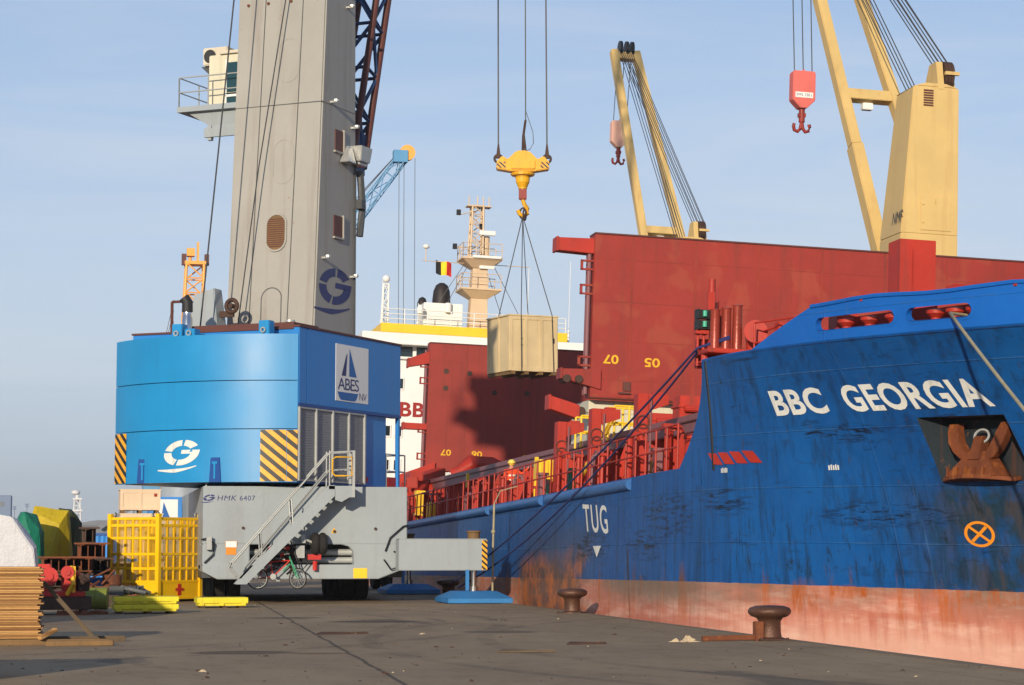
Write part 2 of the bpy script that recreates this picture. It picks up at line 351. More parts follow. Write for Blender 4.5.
PAINT_Z = 0.845
def hull_mat():
    m, t, b = new_mat('ship_hull_paint')
    v = t.n.new('ShaderNodeTexCoord').outputs['Object']
    s = t.sep(v)
    y, z = s[1], s[2]
    big = t.noise(v, 0.32, 6, 0.6)
    fine = t.noise(v, 5, 5, 0.65)
    # scuffs lean along the plating; built from noise stretched along y-z diagonals
    sc = t.noise(t.mapping(v, (1, 0.55, 2.4), rot=(R(38), 0, 0)), 1.6, 8, .7, .4)
    sc2 = t.noise(t.mapping(v, (1, 0.5, 4.5), (3, 9, 1), rot=(R(-24), 0, 0)), .8, 10, .76, .5)
    drip = t.noise(t.mapping(v, (4.5, 4.5, 0.22)), 1.0, 6, .62)
    blue = t.mix(t.ramp(big, .3, .7), srgb(4, 66, 128), srgb(8, 84, 152))
    blue = t.mix(t.math('MULTIPLY', t.ramp(fine, .45, .8), .18), blue, srgb(40, 96, 150))
    low = t.ramp(z, 3.6, 5.6, True)
    under = t.ramp(z, 5.70, 5.76, True)
    blue = t.mix(t.math('SUBTRACT', 1.0, under), blue, t.mix(t.ramp(big, .3, .7), srgb(6, 84, 166), srgb(12, 96, 182)))
    k = t.math('MULTIPLY', t.math('MULTIPLY', t.ramp(sc, .56, .70), .5), under)
    blue = t.mix(k, blue, srgb(20, 34, 56))
    k = t.math('MULTIPLY', t.math('MULTIPLY', t.ramp(sc2, .56, .63), .8), t.math('MULTIPLY', t.ramp(t.noise(t.mapping(v, (1, 1, 1), (8, 1, 2)), .55, 3, .5), .50, .60), under))
    blue = t.mix(k, blue, srgb(12, 18, 30))
    k = t.math('MULTIPLY', t.math('MULTIPLY', t.ramp(drip, .60, .72), .6), under)
    blue = t.mix(k, blue, srgb(30, 48, 66))
    k = t.math('MULTIPLY', t.ramp(t.noise(t.mapping(v, (3, 3, .35), (2, 1, 5)), 1.2, 7, .7), .70, .76), under)
    blue = t.mix(t.math('MULTIPLY', k, .8), blue, srgb(92, 56, 36))
    # stained area below the anchor pocket
    ax = t.math('ADD', y, 15.0)
    am = t.math('MULTIPLY', t.ramp(t.math('ABSOLUTE', t.math('ADD', ax, t.math('MULTIPLY', t.math('SUBTRACT', drip, .5), 3.0))), .6, 2.2, True), t.ramp(z, 2.7, 3.1, True))
    am = t.math('MULTIPLY', am, t.ramp(t.noise(v, 1.1, 6, .65), .30, .52))
    blue = t.mix(t.math('MULTIPLY', am, .85), blue, t.mix(t.ramp(drip, .45, .62), srgb(30, 48, 48), srgb(66, 56, 36)))
    # worn fendering area at the quay, rust orange
    fy = t.math('ABSOLUTE', t.math('SUBTRACT', y, 7.2))
    wn1 = t.math('MULTIPLY', t.math('SUBTRACT', t.noise(t.mapping(v, (1, .35, 1)), .8, 7, .68), .5), 6.0)
    fm = t.math('MULTIPLY', t.ramp(t.math('ADD', fy, wn1), 3.6, 4.6, True), t.ramp(t.math('ADD', z, t.math('MULTIPLY', wn1, .22)), 1.15, 1.75, True))
    wear = t.mix(t.ramp(t.noise(t.mapping(v, (1, .7, 1)), 1.3, 8, .72), .44, .60), srgb(88, 66, 54), srgb(166, 94, 38))
    sm = t.math('MULTIPLY', t.ramp(t.math('ADD', fy, wn1), 3.5, 6.5, True), t.ramp(t.math('ADD', z, t.math('MULTIPLY', wn1, .3)), 2.0, 3.0, True))
    blue = t.mix(t.math('MULTIPLY', sm, .55), blue, srgb(58, 62, 74))
    blue = t.mix(t.math('MULTIPLY', fm, .9), blue, wear)
    # boot topping
    red = t.mix(t.ramp(big, .32, .68), srgb(186, 106, 86), srgb(202, 134, 112))
    red = t.mix(t.math('MULTIPLY', t.ramp(t.noise(t.mapping(v, (1, .4, 3)), 1.0, 7, .65), .46, .62), .55), red, srgb(226, 184, 164))
    red = t.mix(t.math('MULTIPLY', t.ramp(drip, .52, .70), .38), red, srgb(150, 74, 60))
    grn = t.math('MULTIPLY', t.ramp(z, .10, .8), t.ramp(t.noise(t.mapping(v, (1, .35, 1.6), (7, 2, 3)), .7, 6, .6), .36, .56))
    red = t.mix(t.math('MULTIPLY', grn, .75), red, srgb(110, 98, 82))
    red = t.mix(t.math('MULTIPLY', t.ramp(t.noise(t.mapping(v, (2.2, 2.2, .3), (1, 4, 2)), 1.1, 7, .7), .62, .68), .8), red, srgb(196, 104, 40))
    fm2 = t.math('MULTIPLY', t.ramp(t.math('ADD', fy, wn1), 3.8, 5.4, True), .9)
    red = t.mix(fm2, red, wear)
    red = t.mix(t.ramp(t.math('ADD', z, t.math('MULTIPLY', fine, .5)), -.62, -.50, True), red, srgb(178, 62, 44))
    # horizontal and vertical plate seams, greyed by rubbing
    sm1 = t.ramp(t.math('ABSOLUTE', t.math('SUBTRACT', t.math('FRACT', t.math('MULTIPLY', z, 1 / 1.15)), .5)), .0, .016, True)
    sm2 = t.ramp(t.math('ABSOLUTE', t.math('SUBTRACT', t.math('FRACT', t.math('MULTIPLY', t.math('ADD', y, .6), 1 / 5.2)), .5)), .0, .0045, True)
    sm3 = t.math('MULTIPLY', t.math('MAXIMUM', sm1, sm2), t.ramp(t.noise(v, 1.2, 5, .7), .42, .62))
    blue = t.mix(t.math('MULTIPLY', sm3, .55), blue, srgb(70, 104, 138))
    # long leaning dirt runs below the knuckle
    lr = t.noise(t.mapping(v, (2.2, 2.2, .16), (4, 4, 4), rot=(R(14), 0, 0)), 1.5, 7, .68)
    blue = t.mix(t.math('MULTIPLY', t.math('MULTIPLY', t.ramp(lr, .50, .68), .6), under), blue, srgb(14, 36, 60))
    lr2 = t.noise(t.mapping(v, (5, 5, .30), (9, 4, 4), rot=(R(10), 0, 0)), 1.2, 7, .7)
    blue = t.mix(t.math('MULTIPLY', t.math('MULTIPLY', t.ramp(lr2, .63, .70), .75), under), blue, srgb(70, 50, 36))
    # rust bleeding from the paint edge over the boot topping, and up-hull scars
    be = t.noise(t.mapping(v, (1.3, 1.3, .05), (2, 6, 4)), 1.0, 6, .7)
    blue = t.mix(t.math('MULTIPLY', t.ramp(be, .56, .63), t.ramp(z, .86, 1.35, True)), blue, srgb(104, 66, 40))
    red = t.mix(t.math('MULTIPLY', t.ramp(be, .53, .60), t.ramp(z, -.35, .8)), red, srgb(178, 92, 36))
    red = t.mix(t.math('MULTIPLY', t.ramp(lr, .52, .66), .22), red, srgb(126, 74, 58))
    gash = t.math('MULTIPLY', t.ramp(t.math('ABSOLUTE', t.math('ADD', t.math('ADD', y, t.math('MULTIPLY', z, -.28)), t.math('ADD', 2.2, t.math('MULTIPLY', fine, .10)))), .05, .13, True), t.math('MULTIPLY', t.ramp(z, 1.75, 1.45, False), t.ramp(z, -.4, .2)))
    blue = t.mix(t.math('MULTIPLY', gash, .9), blue, srgb(44, 34, 32)); red = t.mix(t.math('MULTIPLY', gash, .8), red, srgb(150, 76, 34))
    # fender and anchor scrapes: clusters of thin black scratches at the places the photograph shows them
    sn = t.noise(t.mapping(v, (1, .55, 5.5), (1, 2, 3), rot=(R(-16), 0, 0)), 2.4, 9, .78, .6)
    sn2 = t.noise(t.mapping(v, (1, 4.5, .8), (5, 2, 3), rot=(R(24), 0, 0)), 1.6, 9, .76, .6)
    def spot(cy_, cz_, ry_, rz_):
        dy_ = t.math('MULTIPLY', t.math('SUBTRACT', y, cy_), 1 / ry_); dz_ = t.math('MULTIPLY', t.math('SUBTRACT', z, cz_), 1 / rz_)
        return t.math('ADD', t.math('ADD', t.math('MULTIPLY', dy_, dy_), t.math('MULTIPLY', dz_, dz_)), t.math('MULTIPLY', t.math('SUBTRACT', big, .5), 1.2))
    for cy_, cz_, ry_, rz_ in ((-12.6, 3.92, .75, .22), (-11.7, 4.0, .35, .28), (-5.2, 2.4, 2.2, .55), (-8.6, 2.6, 1.2, .35), (-3.6, 1.7, 2.0, .45), (-12.8, 2.3, 1.6, .3), (2.5, 1.7, 2.6, .5)):
        k = t.math('MULTIPLY', t.ramp(spot(cy_, cz_, ry_, rz_), .35, 1.2, True), t.ramp(sn, .50, .57))
        blue = t.mix(t.math('MULTIPLY', k, .9), blue, srgb(10, 14, 24))
    for cy_, cz_, ry_, rz_ in ((-10.6, 1.6, 3.2, .9), (-4.5, 2.6, 1.4, .9), (-14.6, 2.2, 1.6, 1.0), (-9.1, 5.3, 1.3, .5)):
        k = t.math('MULTIPLY', t.ramp(spot(cy_, cz_, ry_, rz_), .4, 1.3, True), t.ramp(sn2, .54, .62))
        blue = t.mix(t.math('MULTIPLY', k, .8), blue, srgb(22, 34, 36))
    # rust bleeding down the boot topping in patches, chalky whitening lower down
    for cy_, cz_, ry_, rz_ in ((-10.8, .62, .42, .40), (-11.8, .74, .5, .14), (-14.6, .72, .8, .16), (-16.6, .55, .4, .35), (-3.2, .7, .3, .25)):
        k = t.math('MULTIPLY', t.ramp(t.math('ADD', spot(cy_, cz_, ry_, rz_), t.math('MULTIPLY', t.math('SUBTRACT', drip, .5), 2.4)), .5, 1.3, True), t.ramp(t.noise(t.mapping(v, (3.2, 3.2, .9), (6, 1, 2)), 1.3, 9, .78), .42, .60))
        red = t.mix(k, red, t.mix(fine, srgb(128, 62, 30), srgb(196, 100, 30)))
        blue = t.mix(t.math('MULTIPLY', k, .8), blue, srgb(120, 66, 30))
    ch_ = t.math('MULTIPLY', t.ramp(t.math('ADD', z, t.math('MULTIPLY', t.math('SUBTRACT', drip, .5), .9)), .25, -.25, False), t.ramp(y, -6.0, -9.5))
    red = t.mix(t.math('MULTIPLY', ch_, .5), red, srgb(226, 186, 166))
    gy_ = t.math('MULTIPLY', t.ramp(t.math('ABSOLUTE', t.math('ADD', y, 4.2)), 3.0, 6.0, True), t.ramp(t.math('ADD', z, t.math('MULTIPLY', t.math('SUBTRACT', sc, .5), .8)), .15, .6))
    red = t.mix(t.math('MULTIPLY', gy_, .7), red, srgb(112, 98, 84))
    edge = t.math('ADD', z, t.math('MULTIPLY', t.math('SUBTRACT', t.noise(v, 3.0, 6, .7), .5), .05))
    c = t.mix(t.math('GREATER_THAN', edge, PAINT_Z), red, blue)
    t.l.new(c, b.inputs['Base Color'])
    t.l.new(t.math('ADD', t.math('MULTIPLY', fine, .25), .38), b.inputs['Roughness'])
    b.inputs['Specular IOR Level'].default_value = 0.35
    # plating: weld seams and a slightly hungry-horse surface
    seam = t.ramp(t.math('ABSOLUTE', t.math('SUBTRACT', t.math('FRACT', t.math('MULTIPLY', z, 1 / 1.15)), .5)), .0, .014, True)
    seam2 = t.ramp(t.math('ABSOLUTE', t.math('SUBTRACT', t.math('FRACT', t.math('MULTIPLY', y, 1 / 5.2)), .5)), .0, .004, True)
    dent = t.noise(t.mapping(v, (1, 1, .9)), .9, 3, .5)
    bp = t.n.new('ShaderNodeBump'); bp.inputs['Strength'].default_value = 0.6; bp.inputs['Distance'].default_value = 0.075
    t.l.new(t.math('ADD', t.math('ADD', t.math('MULTIPLY', t.math('MAXIMUM', seam, seam2), t.math('MULTIPLY', t.math('GREATER_THAN', z, PAINT_Z), .2)), t.math('MULTIPLY', dent, 1.1)), t.math('MULTIPLY', fine, .08)), bp.inputs['Height'])
    t.l.new(bp.outputs[0], b.inputs['Normal'])
    return m
M['hull'] = hull_mat()

def mesh_panel_mat(name, col):
    """expanded metal screen: holes cut by the material, alternately solid and open"""
    m, t, b = new_mat(name)
    v = t.n.new('ShaderNodeTexCoord').outputs['Object']
    s = t.sep(v)
    h = t.math('ADD', s[0], s[1])
    p = 0.03
    a = t.math('ABSOLUTE', t.math('SUBTRACT', t.math('FRACT', t.math('MULTIPLY', t.math('ADD', s[2], h), 1 / p)), .5))
    c = t.math('ABSOLUTE', t.math('SUBTRACT', t.math('FRACT', t.math('MULTIPLY', t.math('SUBTRACT', s[2], h), 1 / p)), .5))
    k = t.math('MAXIMUM', t.math('GREATER_THAN', a, .37), t.math('GREATER_THAN', c, .37))
    b.inputs['Base Color'].default_value = col
    b.inputs['Roughness'].default_value = .6
    t.l.new(k, b.inputs['Alpha'])
    return m
M['screen'] = mesh_panel_mat('cage_mesh_screen', srgb(206, 160, 30))

# ------------------------------------------------------------------ mesh builder
class MB:
    def __init__(s, mat=None):
        s.v, s.f, s.mi = [], [], []
        s.m = mat or Matrix.Identity(4)
        s.cur = 0
    def add(s, vs, fs):
        o = len(s.v)
        s.v += [s.m @ Vector(p) for p in vs]
        s.f += [[i + o for i in f] for f in fs]
        s.mi += [s.cur] * len(fs)
        return s
    def box(s, x0, x1, y0, y1, z0, z1):
        vs = [(x, y, z) for z in (z0, z1) for y in (y0, y1) for x in (x0, x1)]
        return s.add(vs, [(0, 2, 3, 1), (4, 5, 7, 6), (0, 1, 5, 4), (2, 6, 7, 3), (0, 4, 6, 2), (1, 3, 7, 5)])
    def hexa(s, b, t):
        """bottom and top quads (4 points each, same order)"""
        return s.add(list(b) + list(t), [(3, 2, 1, 0), (4, 5, 6, 7), (0, 1, 5, 4), (1, 2, 6, 5), (2, 3, 7, 6), (3, 0, 4, 7)])
    def prism(s, pts, d):
        """planar polygon (3D points) extruded by vector d"""
        n = len(pts); d = Vector(d)
        vs = [Vector(p) for p in pts] + [Vector(p) + d for p in pts]
        return s.add(vs, [list(range(n - 1, -1, -1)), list(range(n, 2 * n))] + [(i, (i + 1) % n, n + (i + 1) % n, n + i) for i in range(n)])
    def cyl(s, p0, p1, r0, r1=None, n=12, caps=True):
        r1 = r0 if r1 is None else r1
        p0, p1 = Vector(p0), Vector(p1)
        a = (p1 - p0).normalized()
        u = a.orthogonal().normalized(); w = a.cross(u)
        vs = []
        for p, r in ((p0, r0), (p1, r1)):
            vs += [p + (u * math.cos(2 * math.pi * i / n) + w * math.sin(2 * math.pi * i / n)) * r for i in range(n)]
        fs = [(i, (i + 1) % n, n + (i + 1) % n, n + i) for i in range(n)]
        if caps: fs += [list(range(n - 1, -1, -1)), list(range(n, 2 * n))]
        return s.add(vs, fs)
    def bar(s, p0, p1, w, h=None, up=(0, 0, 1)):
        """rectangular bar between two points, w across, h along up"""
        h = w if h is None else h
        p0, p1 = Vector(p0), Vector(p1)
        a = (p1 - p0).normalized(); up = Vector(up)
        side = a.cross(up)
        if side.length < 1e-4: side = a.cross(Vector((1, 0, 0)))
        side.normalize(); up = side.cross(a).normalized()
        q = [side * (w / 2) * i + up * (h / 2) * j for i, j in ((-1, -1), (1, -1), (1, 1), (-1, 1))]
        return s.hexa([p0 + k for k in q], [p1 + k for k in q])
    def tube(s, pts, r, n=6):
        pts = [Vector(p) for p in pts]
        vs, fs = [], []
        for k, p in enumerate(pts):
            a = (pts[min(k + 1, len(pts) - 1)] - pts[max(k - 1, 0)]).normalized()
            u = a.cross(Vector((0.31, 0.17, 0.93)));
            if u.length < 1e-3: u = a.orthogonal()
            u.normalize(); w = a.cross(u)
            vs += [p + (u * math.cos(2 * math.pi * i / n) + w * math.sin(2 * math.pi * i / n)) * r for i in range(n)]
        for k in range(len(pts) - 1):
            fs += [(k * n + i, k * n + (i + 1) % n, (k + 1) * n + (i + 1) % n, (k + 1) * n + i) for i in range(n)]
        fs += [list(range(n - 1, -1, -1)), [(len(pts) - 1) * n + i for i in range(n)]]
        return s.add(vs, fs)
    def lathe(s, prof, c=(0, 0, 0), n=20):
        c = Vector(c); vs, fs = [], []
        for r, z in prof:
            vs += [c + Vector((r * math.cos(2 * math.pi * i / n), r * math.sin(2 * math.pi * i / n), z)) for i in range(n)]
        for k in range(len(prof) - 1):
            fs += [(k * n + i, k * n + (i + 1) % n, (k + 1) * n + (i + 1) % n, (k + 1) * n + i) for i in range(n)]
        fs += [list(range(n - 1, -1, -1)), [(len(prof) - 1) * n + i for i in range(n)]]
        return s.add(vs, fs)
    def torus(s, c, axis, R_, r, n=18, k=8, a0=0, a1=2 * math.pi):
        c, ax = Vector(c), Vector(axis).normalized()
        u = ax.orthogonal().normalized(); w = ax.cross(u)
        full = abs(a1 - a0 - 2 * math.pi) < 1e-6
        m_ = n if full else n + 1
        vs, fs = [], []
        for i in range(m_):
            t_ = a0 + (a1 - a0) * i / n
            d = u * math.cos(t_) + w * math.sin(t_)
            vs += [c + d * (R_ + r * math.cos(2 * math.pi * j / k)) + ax * (r * math.sin(2 * math.pi * j / k)) for j in range(k)]
        for i in range(n if full else n):
            i2 = (i + 1) % m_
            fs += [(i * k + j, i2 * k + j, i2 * k + (j + 1) % k, i * k + (j + 1) % k) for j in range(k)]
        return s.add(vs, fs)
    def ball(s, c, r, n=10, sz=(1, 1, 1)):
        prof = [(max(1e-4, r * math.sin(math.pi * i / n)) , -r * math.cos(math.pi * i / n)) for i in range(n + 1)]
        c = Vector(c); vs, fs = [], []
        k = 12
        for rr, z in prof:
            vs += [c + Vector((rr * math.cos(2 * math.pi * i / k) * sz[0], rr * math.sin(2 * math.pi * i / k) * sz[1], z * sz[2])) for i in range(k)]
        for q in range(n):
            fs += [(q * k + i, q * k + (i + 1) % k, (q + 1) * k + (i + 1) % k, (q + 1) * k + i) for i in range(k)]
        return s.add(vs, fs)
    def rail(s, pts, h, n=None, r=0.025, mids=1, step=1.4):
        """handrail over a polyline of deck points"""
        pts = [Vector(p) for p in pts]
        for k in range(len(pts) - 1):
            a, b = pts[k], pts[k + 1]
            q = max(1, round((b - a).length / step)) if n is None else n
            for i in range(q + 1):
                p = a.lerp(b, i / q)
                s.cyl(p, p + Vector((0, 0, h)), r, n=6)
            for j in range(mids + 1):
                z = Vector((0, 0, h * (j + 1) / (mids + 1)))
                s.cyl(a + z, b + z, r * .9, n=6)
        return s
    def lattice(s, p0, p1, w0, w1, n, r, rb=None, up=(0, 0, 1), braces=True):
        """square lattice boom: four chords, zig-zag braces"""
        rb = rb or r * .55
        p0, p1 = Vector(p0), Vector(p1)
        a = (p1 - p0).normalized(); side = a.cross(Vector(up)).normalized(); u2 = side.cross(a)
        def cor(t_, i):
            w = (w0 + (w1 - w0) * t_) / 2
            sx, sy = ((-1, -1), (1, -1), (1, 1), (-1, 1))[i]
            return p0.lerp(p1, t_) + side * w * sx + u2 * w * sy
        for i in range(4):
            s.cyl(cor(0, i), cor(1, i), r, n=6)
        if braces:
            for k in range(n):
                t0, t1 = k / n, (k + 1) / n
                for i in range(4):
                    j = (i + 1) % 4
                    if (k + i) % 2: s.cyl(cor(t0, i), cor(t1, j), rb, n=5)
                    else: s.cyl(cor(t0, j), cor(t1, i), rb, n=5)
                    s.cyl(cor(t1, i), cor(t1, j), rb, n=5)
        return s
    def build(s, name, mats, parent=None, smooth=None, bevel=0.0, label=None):
        if not isinstance(mats, (list, tuple)): mats = [mats]
        me = bpy.data.meshes.new(name)
        me.from_pydata([tuple(p) for p in s.v], [], s.f)
        for m in mats: me.materials.append(m)
        for p, i in zip(me.polygons, s.mi): p.material_index = i
        bm = bmesh.new(); bm.from_mesh(me)
        bmesh.ops.recalc_face_normals(bm, faces=bm.faces)
        if bevel:
            bm.edges.ensure_lookup_table()
            es = [e for e in bm.edges if len(e.link_faces) == 2 and e.calc_face_angle(0) > 0.6]
            bmesh.ops.bevel(bm, geom=es, offset=bevel, segments=2, affect='EDGES', clamp_overlap=True)
        bm.to_mesh(me); bm.free()
        if smooth is not None:
            me.polygons.foreach_set('use_smooth', [True] * len(me.polygons))
            me.update()
            try: me.set_sharp_from_angle(angle=R(smooth))
            except Exception: pass
        o = bpy.data.objects.new(name, me)
        COL.objects.link(o)
        if parent: o.parent = parent
        if label: o['label'] = label
        return o

def tag(o, label=None, cat=None, group=None, kind=None):
    if label: o['label'] = label
    if cat: o['category'] = cat
    if group: o['group'] = group
    if kind: o['kind'] = kind
    return o
def thing(name, label, cat, loc=(0, 0, 0), rz=0.0, group=None):
    o = bpy.data.objects.new(name, None)
    COL.objects.link(o)
    o.empty_display_size = 0.2
    o.location = loc; o.rotation_euler = (0, 0, rz)
    return tag(o, label, cat, group)
def copy_tree(o, parent=None):
    c = o.copy(); COL.objects.link(c)
    if parent: c.parent = parent
    for ch in list(o.children): copy_tree(ch, c)
    return c

def text2d(txt, bold=0.0, spacing=1.0):
    """flat outline of a word: (verts2d scaled to cap height 1, starting at x 0; faces; width)"""
    cu = bpy.data.curves.new('lettering', 'FONT')
    cu.body = txt; cu.offset = bold; cu.space_character = spacing; cu.resolution_u = 4
    ob = bpy.data.objects.new('lettering', cu)
    COL.objects.link(ob)
    dg = bpy.context.evaluated_depsgraph_get()
    me = bpy.data.meshes.new_from_object(ob.evaluated_get(dg))
    vs = [(v.co.x, v.co.y) for v in me.vertices]
    fs = [list(p.vertices) for p in me.polygons]
    bpy.data.objects.remove(ob); bpy.data.curves.remove(cu); bpy.data.meshes.remove(me)
    x0 = min(v[0] for v in vs); x1 = max(v[0] for v in vs)
    y0 = min(v[1] for v in vs); y1 = max(v[1] for v in vs)
    k = 1 / (y1 - y0)
    return [((x - x0) * k, (y - y0) * k) for x, y in vs], fs, (x1 - x0) * k
def put_text(mb, txt, fn, bold=0.0, spacing=1.0, width=1.0):
    """letters mapped by fn(a 0..width, b 0..1)"""
    vs, fs, w = text2d(txt, bold, spacing)
    mb.add([fn(x / w * width, y) for x, y in vs], fs)
    return mb
def logo_polys():
    """round letter-G emblem with a sweep under it, unit radius"""
    P = []
    def sector(a0, a1, r0, r1, n):
        return [[(r0 * math.cos(R(a0 + (a1 - a0) * i / n)), r0 * math.sin(R(a0 + (a1 - a0) * i / n))),
                 (r1 * math.cos(R(a0 + (a1 - a0) * i / n)), r1 * math.sin(R(a0 + (a1 - a0) * i / n))),
                 (r1 * math.cos(R(a0 + (a1 - a0) * (i + 1) / n)), r1 * math.sin(R(a0 + (a1 - a0) * (i + 1) / n))),
                 (r0 * math.cos(R(a0 + (a1 - a0) * (i + 1) / n)), r0 * math.sin(R(a0 + (a1 - a0) * (i + 1) / n)))] for i in range(n)]
    P += sector(35, 86, .55, 1, 6) + sector(96, 170, .55, 1, 9) + sector(180, 255, .55, 1, 9) + sector(264, 358, .55, 1, 11)
    P.append([(0.0, .22), (0.0, -.08), (.56, -.08), (1.0, -.03), (1.0, .22)])
    for i in range(10):                                   # the sweep
        a0, a1 = -1.15 + 2.2 * i / 10, -1.15 + 2.2 * (i + 1) / 10
        f = lambda a: -1.38 + .30 * ((a + .35) / 1.3) ** 2 * (1 if a > -.35 else .25)
        th = lambda a: .16 * (1 - abs(a + .1) / 1.25) + .03
        P.append([(a0, f(a0) - th(a0)), (a1, f(a1) - th(a1)), (a1, f(a1) + th(a1) * .6), (a0, f(a0) + th(a0) * .6)])
    return P
def put_polys(mb, polys, fn):
    for p in polys: mb.add([fn(x, y) for x, y in p], [list(range(len(p)))])
    return mb

# ------------------------------------------------------------------ the setting
QX = 12.65
g = MB()
ys = [-80, 0, 20, 40, 60, 80, 120, 200, 400, 900, 4000]
xs = [-3000, -400, -60, -10, 0, 6, QX - .5, QX]
vs = [(x, y, 0) for y in ys for x in xs]
nx = len(xs)
fs = [(j * nx + i, j * nx + i + 1, (j + 1) * nx + i + 1, (j + 1) * nx + i) for j in range(len(ys) - 1) for i in range(nx - 1)]
g.add(vs, fs)
g.add([(QX, -80, 0), (QX, 4000, 0), (QX, 4000, -7), (QX, -80, -7)], [(0, 1, 2, 3)])
tag(g.build('quay', M['ground']), kind='structure')
w = MB()
w.add([(QX, -80, -2.6), (3000, -80, -2.6), (3000, 4000, -2.6), (QX, 4000, -2.6)], [(0, 1, 2, 3)])
tag(w.build('water', M['water']), kind='structure')
e = MB()
for k in range(40):
    e.box(QX - .30, QX + .02, -20 + k * 3.5, -20 + k * 3.5 + 3.485, -.45, .012)
M['kerb'] = paint('kerb_concrete', srgb(122, 106, 86), .15, .8, streak=.2, scale=2)
tag(e.build('quay_kerb', M['kerb'], bevel=.01), kind='structure')

# ------------------------------------------------------------------ the cargo ship
PV = (13.3, 55, 0)
ship = thing('cargo_ship', 'blue hulled cargo ship with red hatch covers and cream deck cranes moored along the quay', 'ship', PV)
ship.rotation_euler = (R(-0.5), R(2.2), 0)          # her list and trim
SR = ship.rotation_euler.to_matrix()
def s2w(x, y, z): return SR @ Vector((x, y, z)) + Vector(PV)
ZK = 5.75
def ss(u):
    u = min(max(u, 0), 1); return u * u * (3 - 2 * u)
def hx(y, z):
    t_ = max(0.0, -8 - y)
    k = .068 * t_ ** 1.75
    f = .55 * ss((-5 - y) / 13.)
    st = max(0.0, (y - 66) / 16.) ** 2 * 4.0 * max(0, min(1, (3.2 - z) / 4))
    return min(k + (f * 6.94 * (1 - math.exp(-(ZK - z) / 4.0)) if z < ZK else 0) + st, 10.45)
def zr(y): return 3.42 - .0085 * (y + 7)

NI = (-15.95, -14.22, 2.95, 4.18)                   # anchor recess
FL = [(-14.80, -12.77), (-16.45, -15.07)]           # fairlead slots
FZ = (5.95, 6.22)
h = MB()
def side(yl, zf, skip=None, mats=None):
    """both sides of the hull for columns yl and heights zf(y)"""
    nz_ = len(zf(yl[0]))
    for far in (0, 1):
        vs = []
        for y in yl:
            for z in zf(y):
                yy = y
                if -8.45 < y < -7.55 and 3.3 < z < 5.76 and len(zf(y)) > 10:      # raked after edge of the forecastle side
                    q = (z - 3.4) / 2.35
                    yy = y + ss((y + 8.4) / .8) * (1.35 * (1 - q) ** 2.2 - .45 * q)
                x = hx(yy, z); vs.append((21 - x if far else x, yy, z))
        fs = []
        for i in range(len(yl) - 1):
            for j in range(nz_ - 1):
                if not far and skip and skip((yl[i] + yl[i + 1]) / 2, (zf(yl[i])[j] + zf(yl[i])[j + 1]) / 2): continue
                fs.append((i * nz_ + j, (i + 1) * nz_ + j, (i + 1) * nz_ + j + 1, i * nz_ + j + 1))
        h.add(vs, fs)
ya = [-7.6, -6.5, -5, -3, -1, 1, 3, 6, 10, 15, 22, 30, 40, 50, 60, 66, 70, 74, 78, 82]
side(ya, lambda y: [-4.5, -2, -.5, .4, .85, 1.5, 2.2, 2.8, zr(y)])
yf = sorted(set([-26, -24.5, -23, -21.5, -20, -19, -18, -17.4, -16.6, NI[0], NI[1], -15.6, -15.3, -14.9, -14.5, -13.8, -13.5, -13.1, -12.6, -12.2, -11.7, -11.2, -10.6, -10, -9.4, -8.8, -8.4, -8, -7.6]))
zfl = [-4.5, -2, -.5, .2, .85, 1.5, 2.2, NI[2], 3.4, 3.8, NI[3], 4.5, 4.8, 5.1, 5.4, ZK]
side(yf, lambda y: zfl, lambda y, z: NI[0] < y < NI[1] and NI[2] < z < NI[3])
yb = sorted(set([-26, -24, -22, -20, -18, -17.2, -16.45, -16, -15.5, -15.07, -14.80, -14.3, -13.8, -13.3, -12.77, -12.6]))
side(yb, lambda y: [ZK, FZ[0], FZ[1], 6.5 + .03 * math.sin(y * 2.1)], lambda y, z: FZ[0] < z < FZ[1] and any(a < y < b for a, b in FL))
yc = [-12.6, -12.2, -11.8, -11.4, -11.0, -10.6]
side(yc, lambda y: [ZK, ZK + (6.5 + .03 * math.sin(-12.6 * 2.1) - ZK) * (-10.6 - y) / 2.0 + .002])
h.cur = 1                                           # decks and bulkheads
HOLD = (-4.0, 64.0)
for i in range(len(ya) - 1):
    a, b = ya[i], ya[i + 1]
    za, zb = zr(a) - .06, zr(b) - .06
    def dk(x0a, x1a, x0b, x1b): h.add([(x0a, a, za), (x1a, a, za), (x1b, b, zb), (x0b, b, zb)], [(0, 1, 2, 3)])
    if HOLD[0] < (a + b) / 2 < HOLD[1]:
        dk(hx(a, za), 2.7, hx(b, zb), 2.7); dk(18.1, 21 - hx(a, za), 18.1, 21 - hx(b, zb))
    else: dk(hx(a, za), 21 - hx(a, za), hx(b, zb), 21 - hx(b, zb))
for i in range(len(yf) - 1):
    a, b = yf[i], yf[i + 1]
    h.add([(hx(a, ZK) + .01, a, ZK - .05), (21 - hx(a, ZK), a, ZK - .05), (21 - hx(b, ZK), b, ZK - .05), (hx(b, ZK) + .01, b, ZK - .05)], [(0, 1, 2, 3)])
h.add([(hx(-8.0, 3.2) + .06, -8.0, 3.2), (20.9 - hx(-8.0, 3.2), -8.0, 3.2), (20.9 - hx(-8.0, 5.6), -8.0, ZK - .06), (hx(-8.0, 5.6) + .06, -8.0, ZK - .06)], [(0, 1, 2, 3)])
h.cur = 0
zt = [-4.5, -2, 0, 1.5, zr(82)]
for j in range(4):
    a, b = zt[j], zt[j + 1]
    h.add([(hx(82, a), 82, a), (21 - hx(82, a), 82, a), (21 - hx(82, b), 82, b), (hx(82, b), 82, b)], [(0, 1, 2, 3)])
hull = h.build('hull', [M['hull'], M['deck_red']], ship, smooth=24)

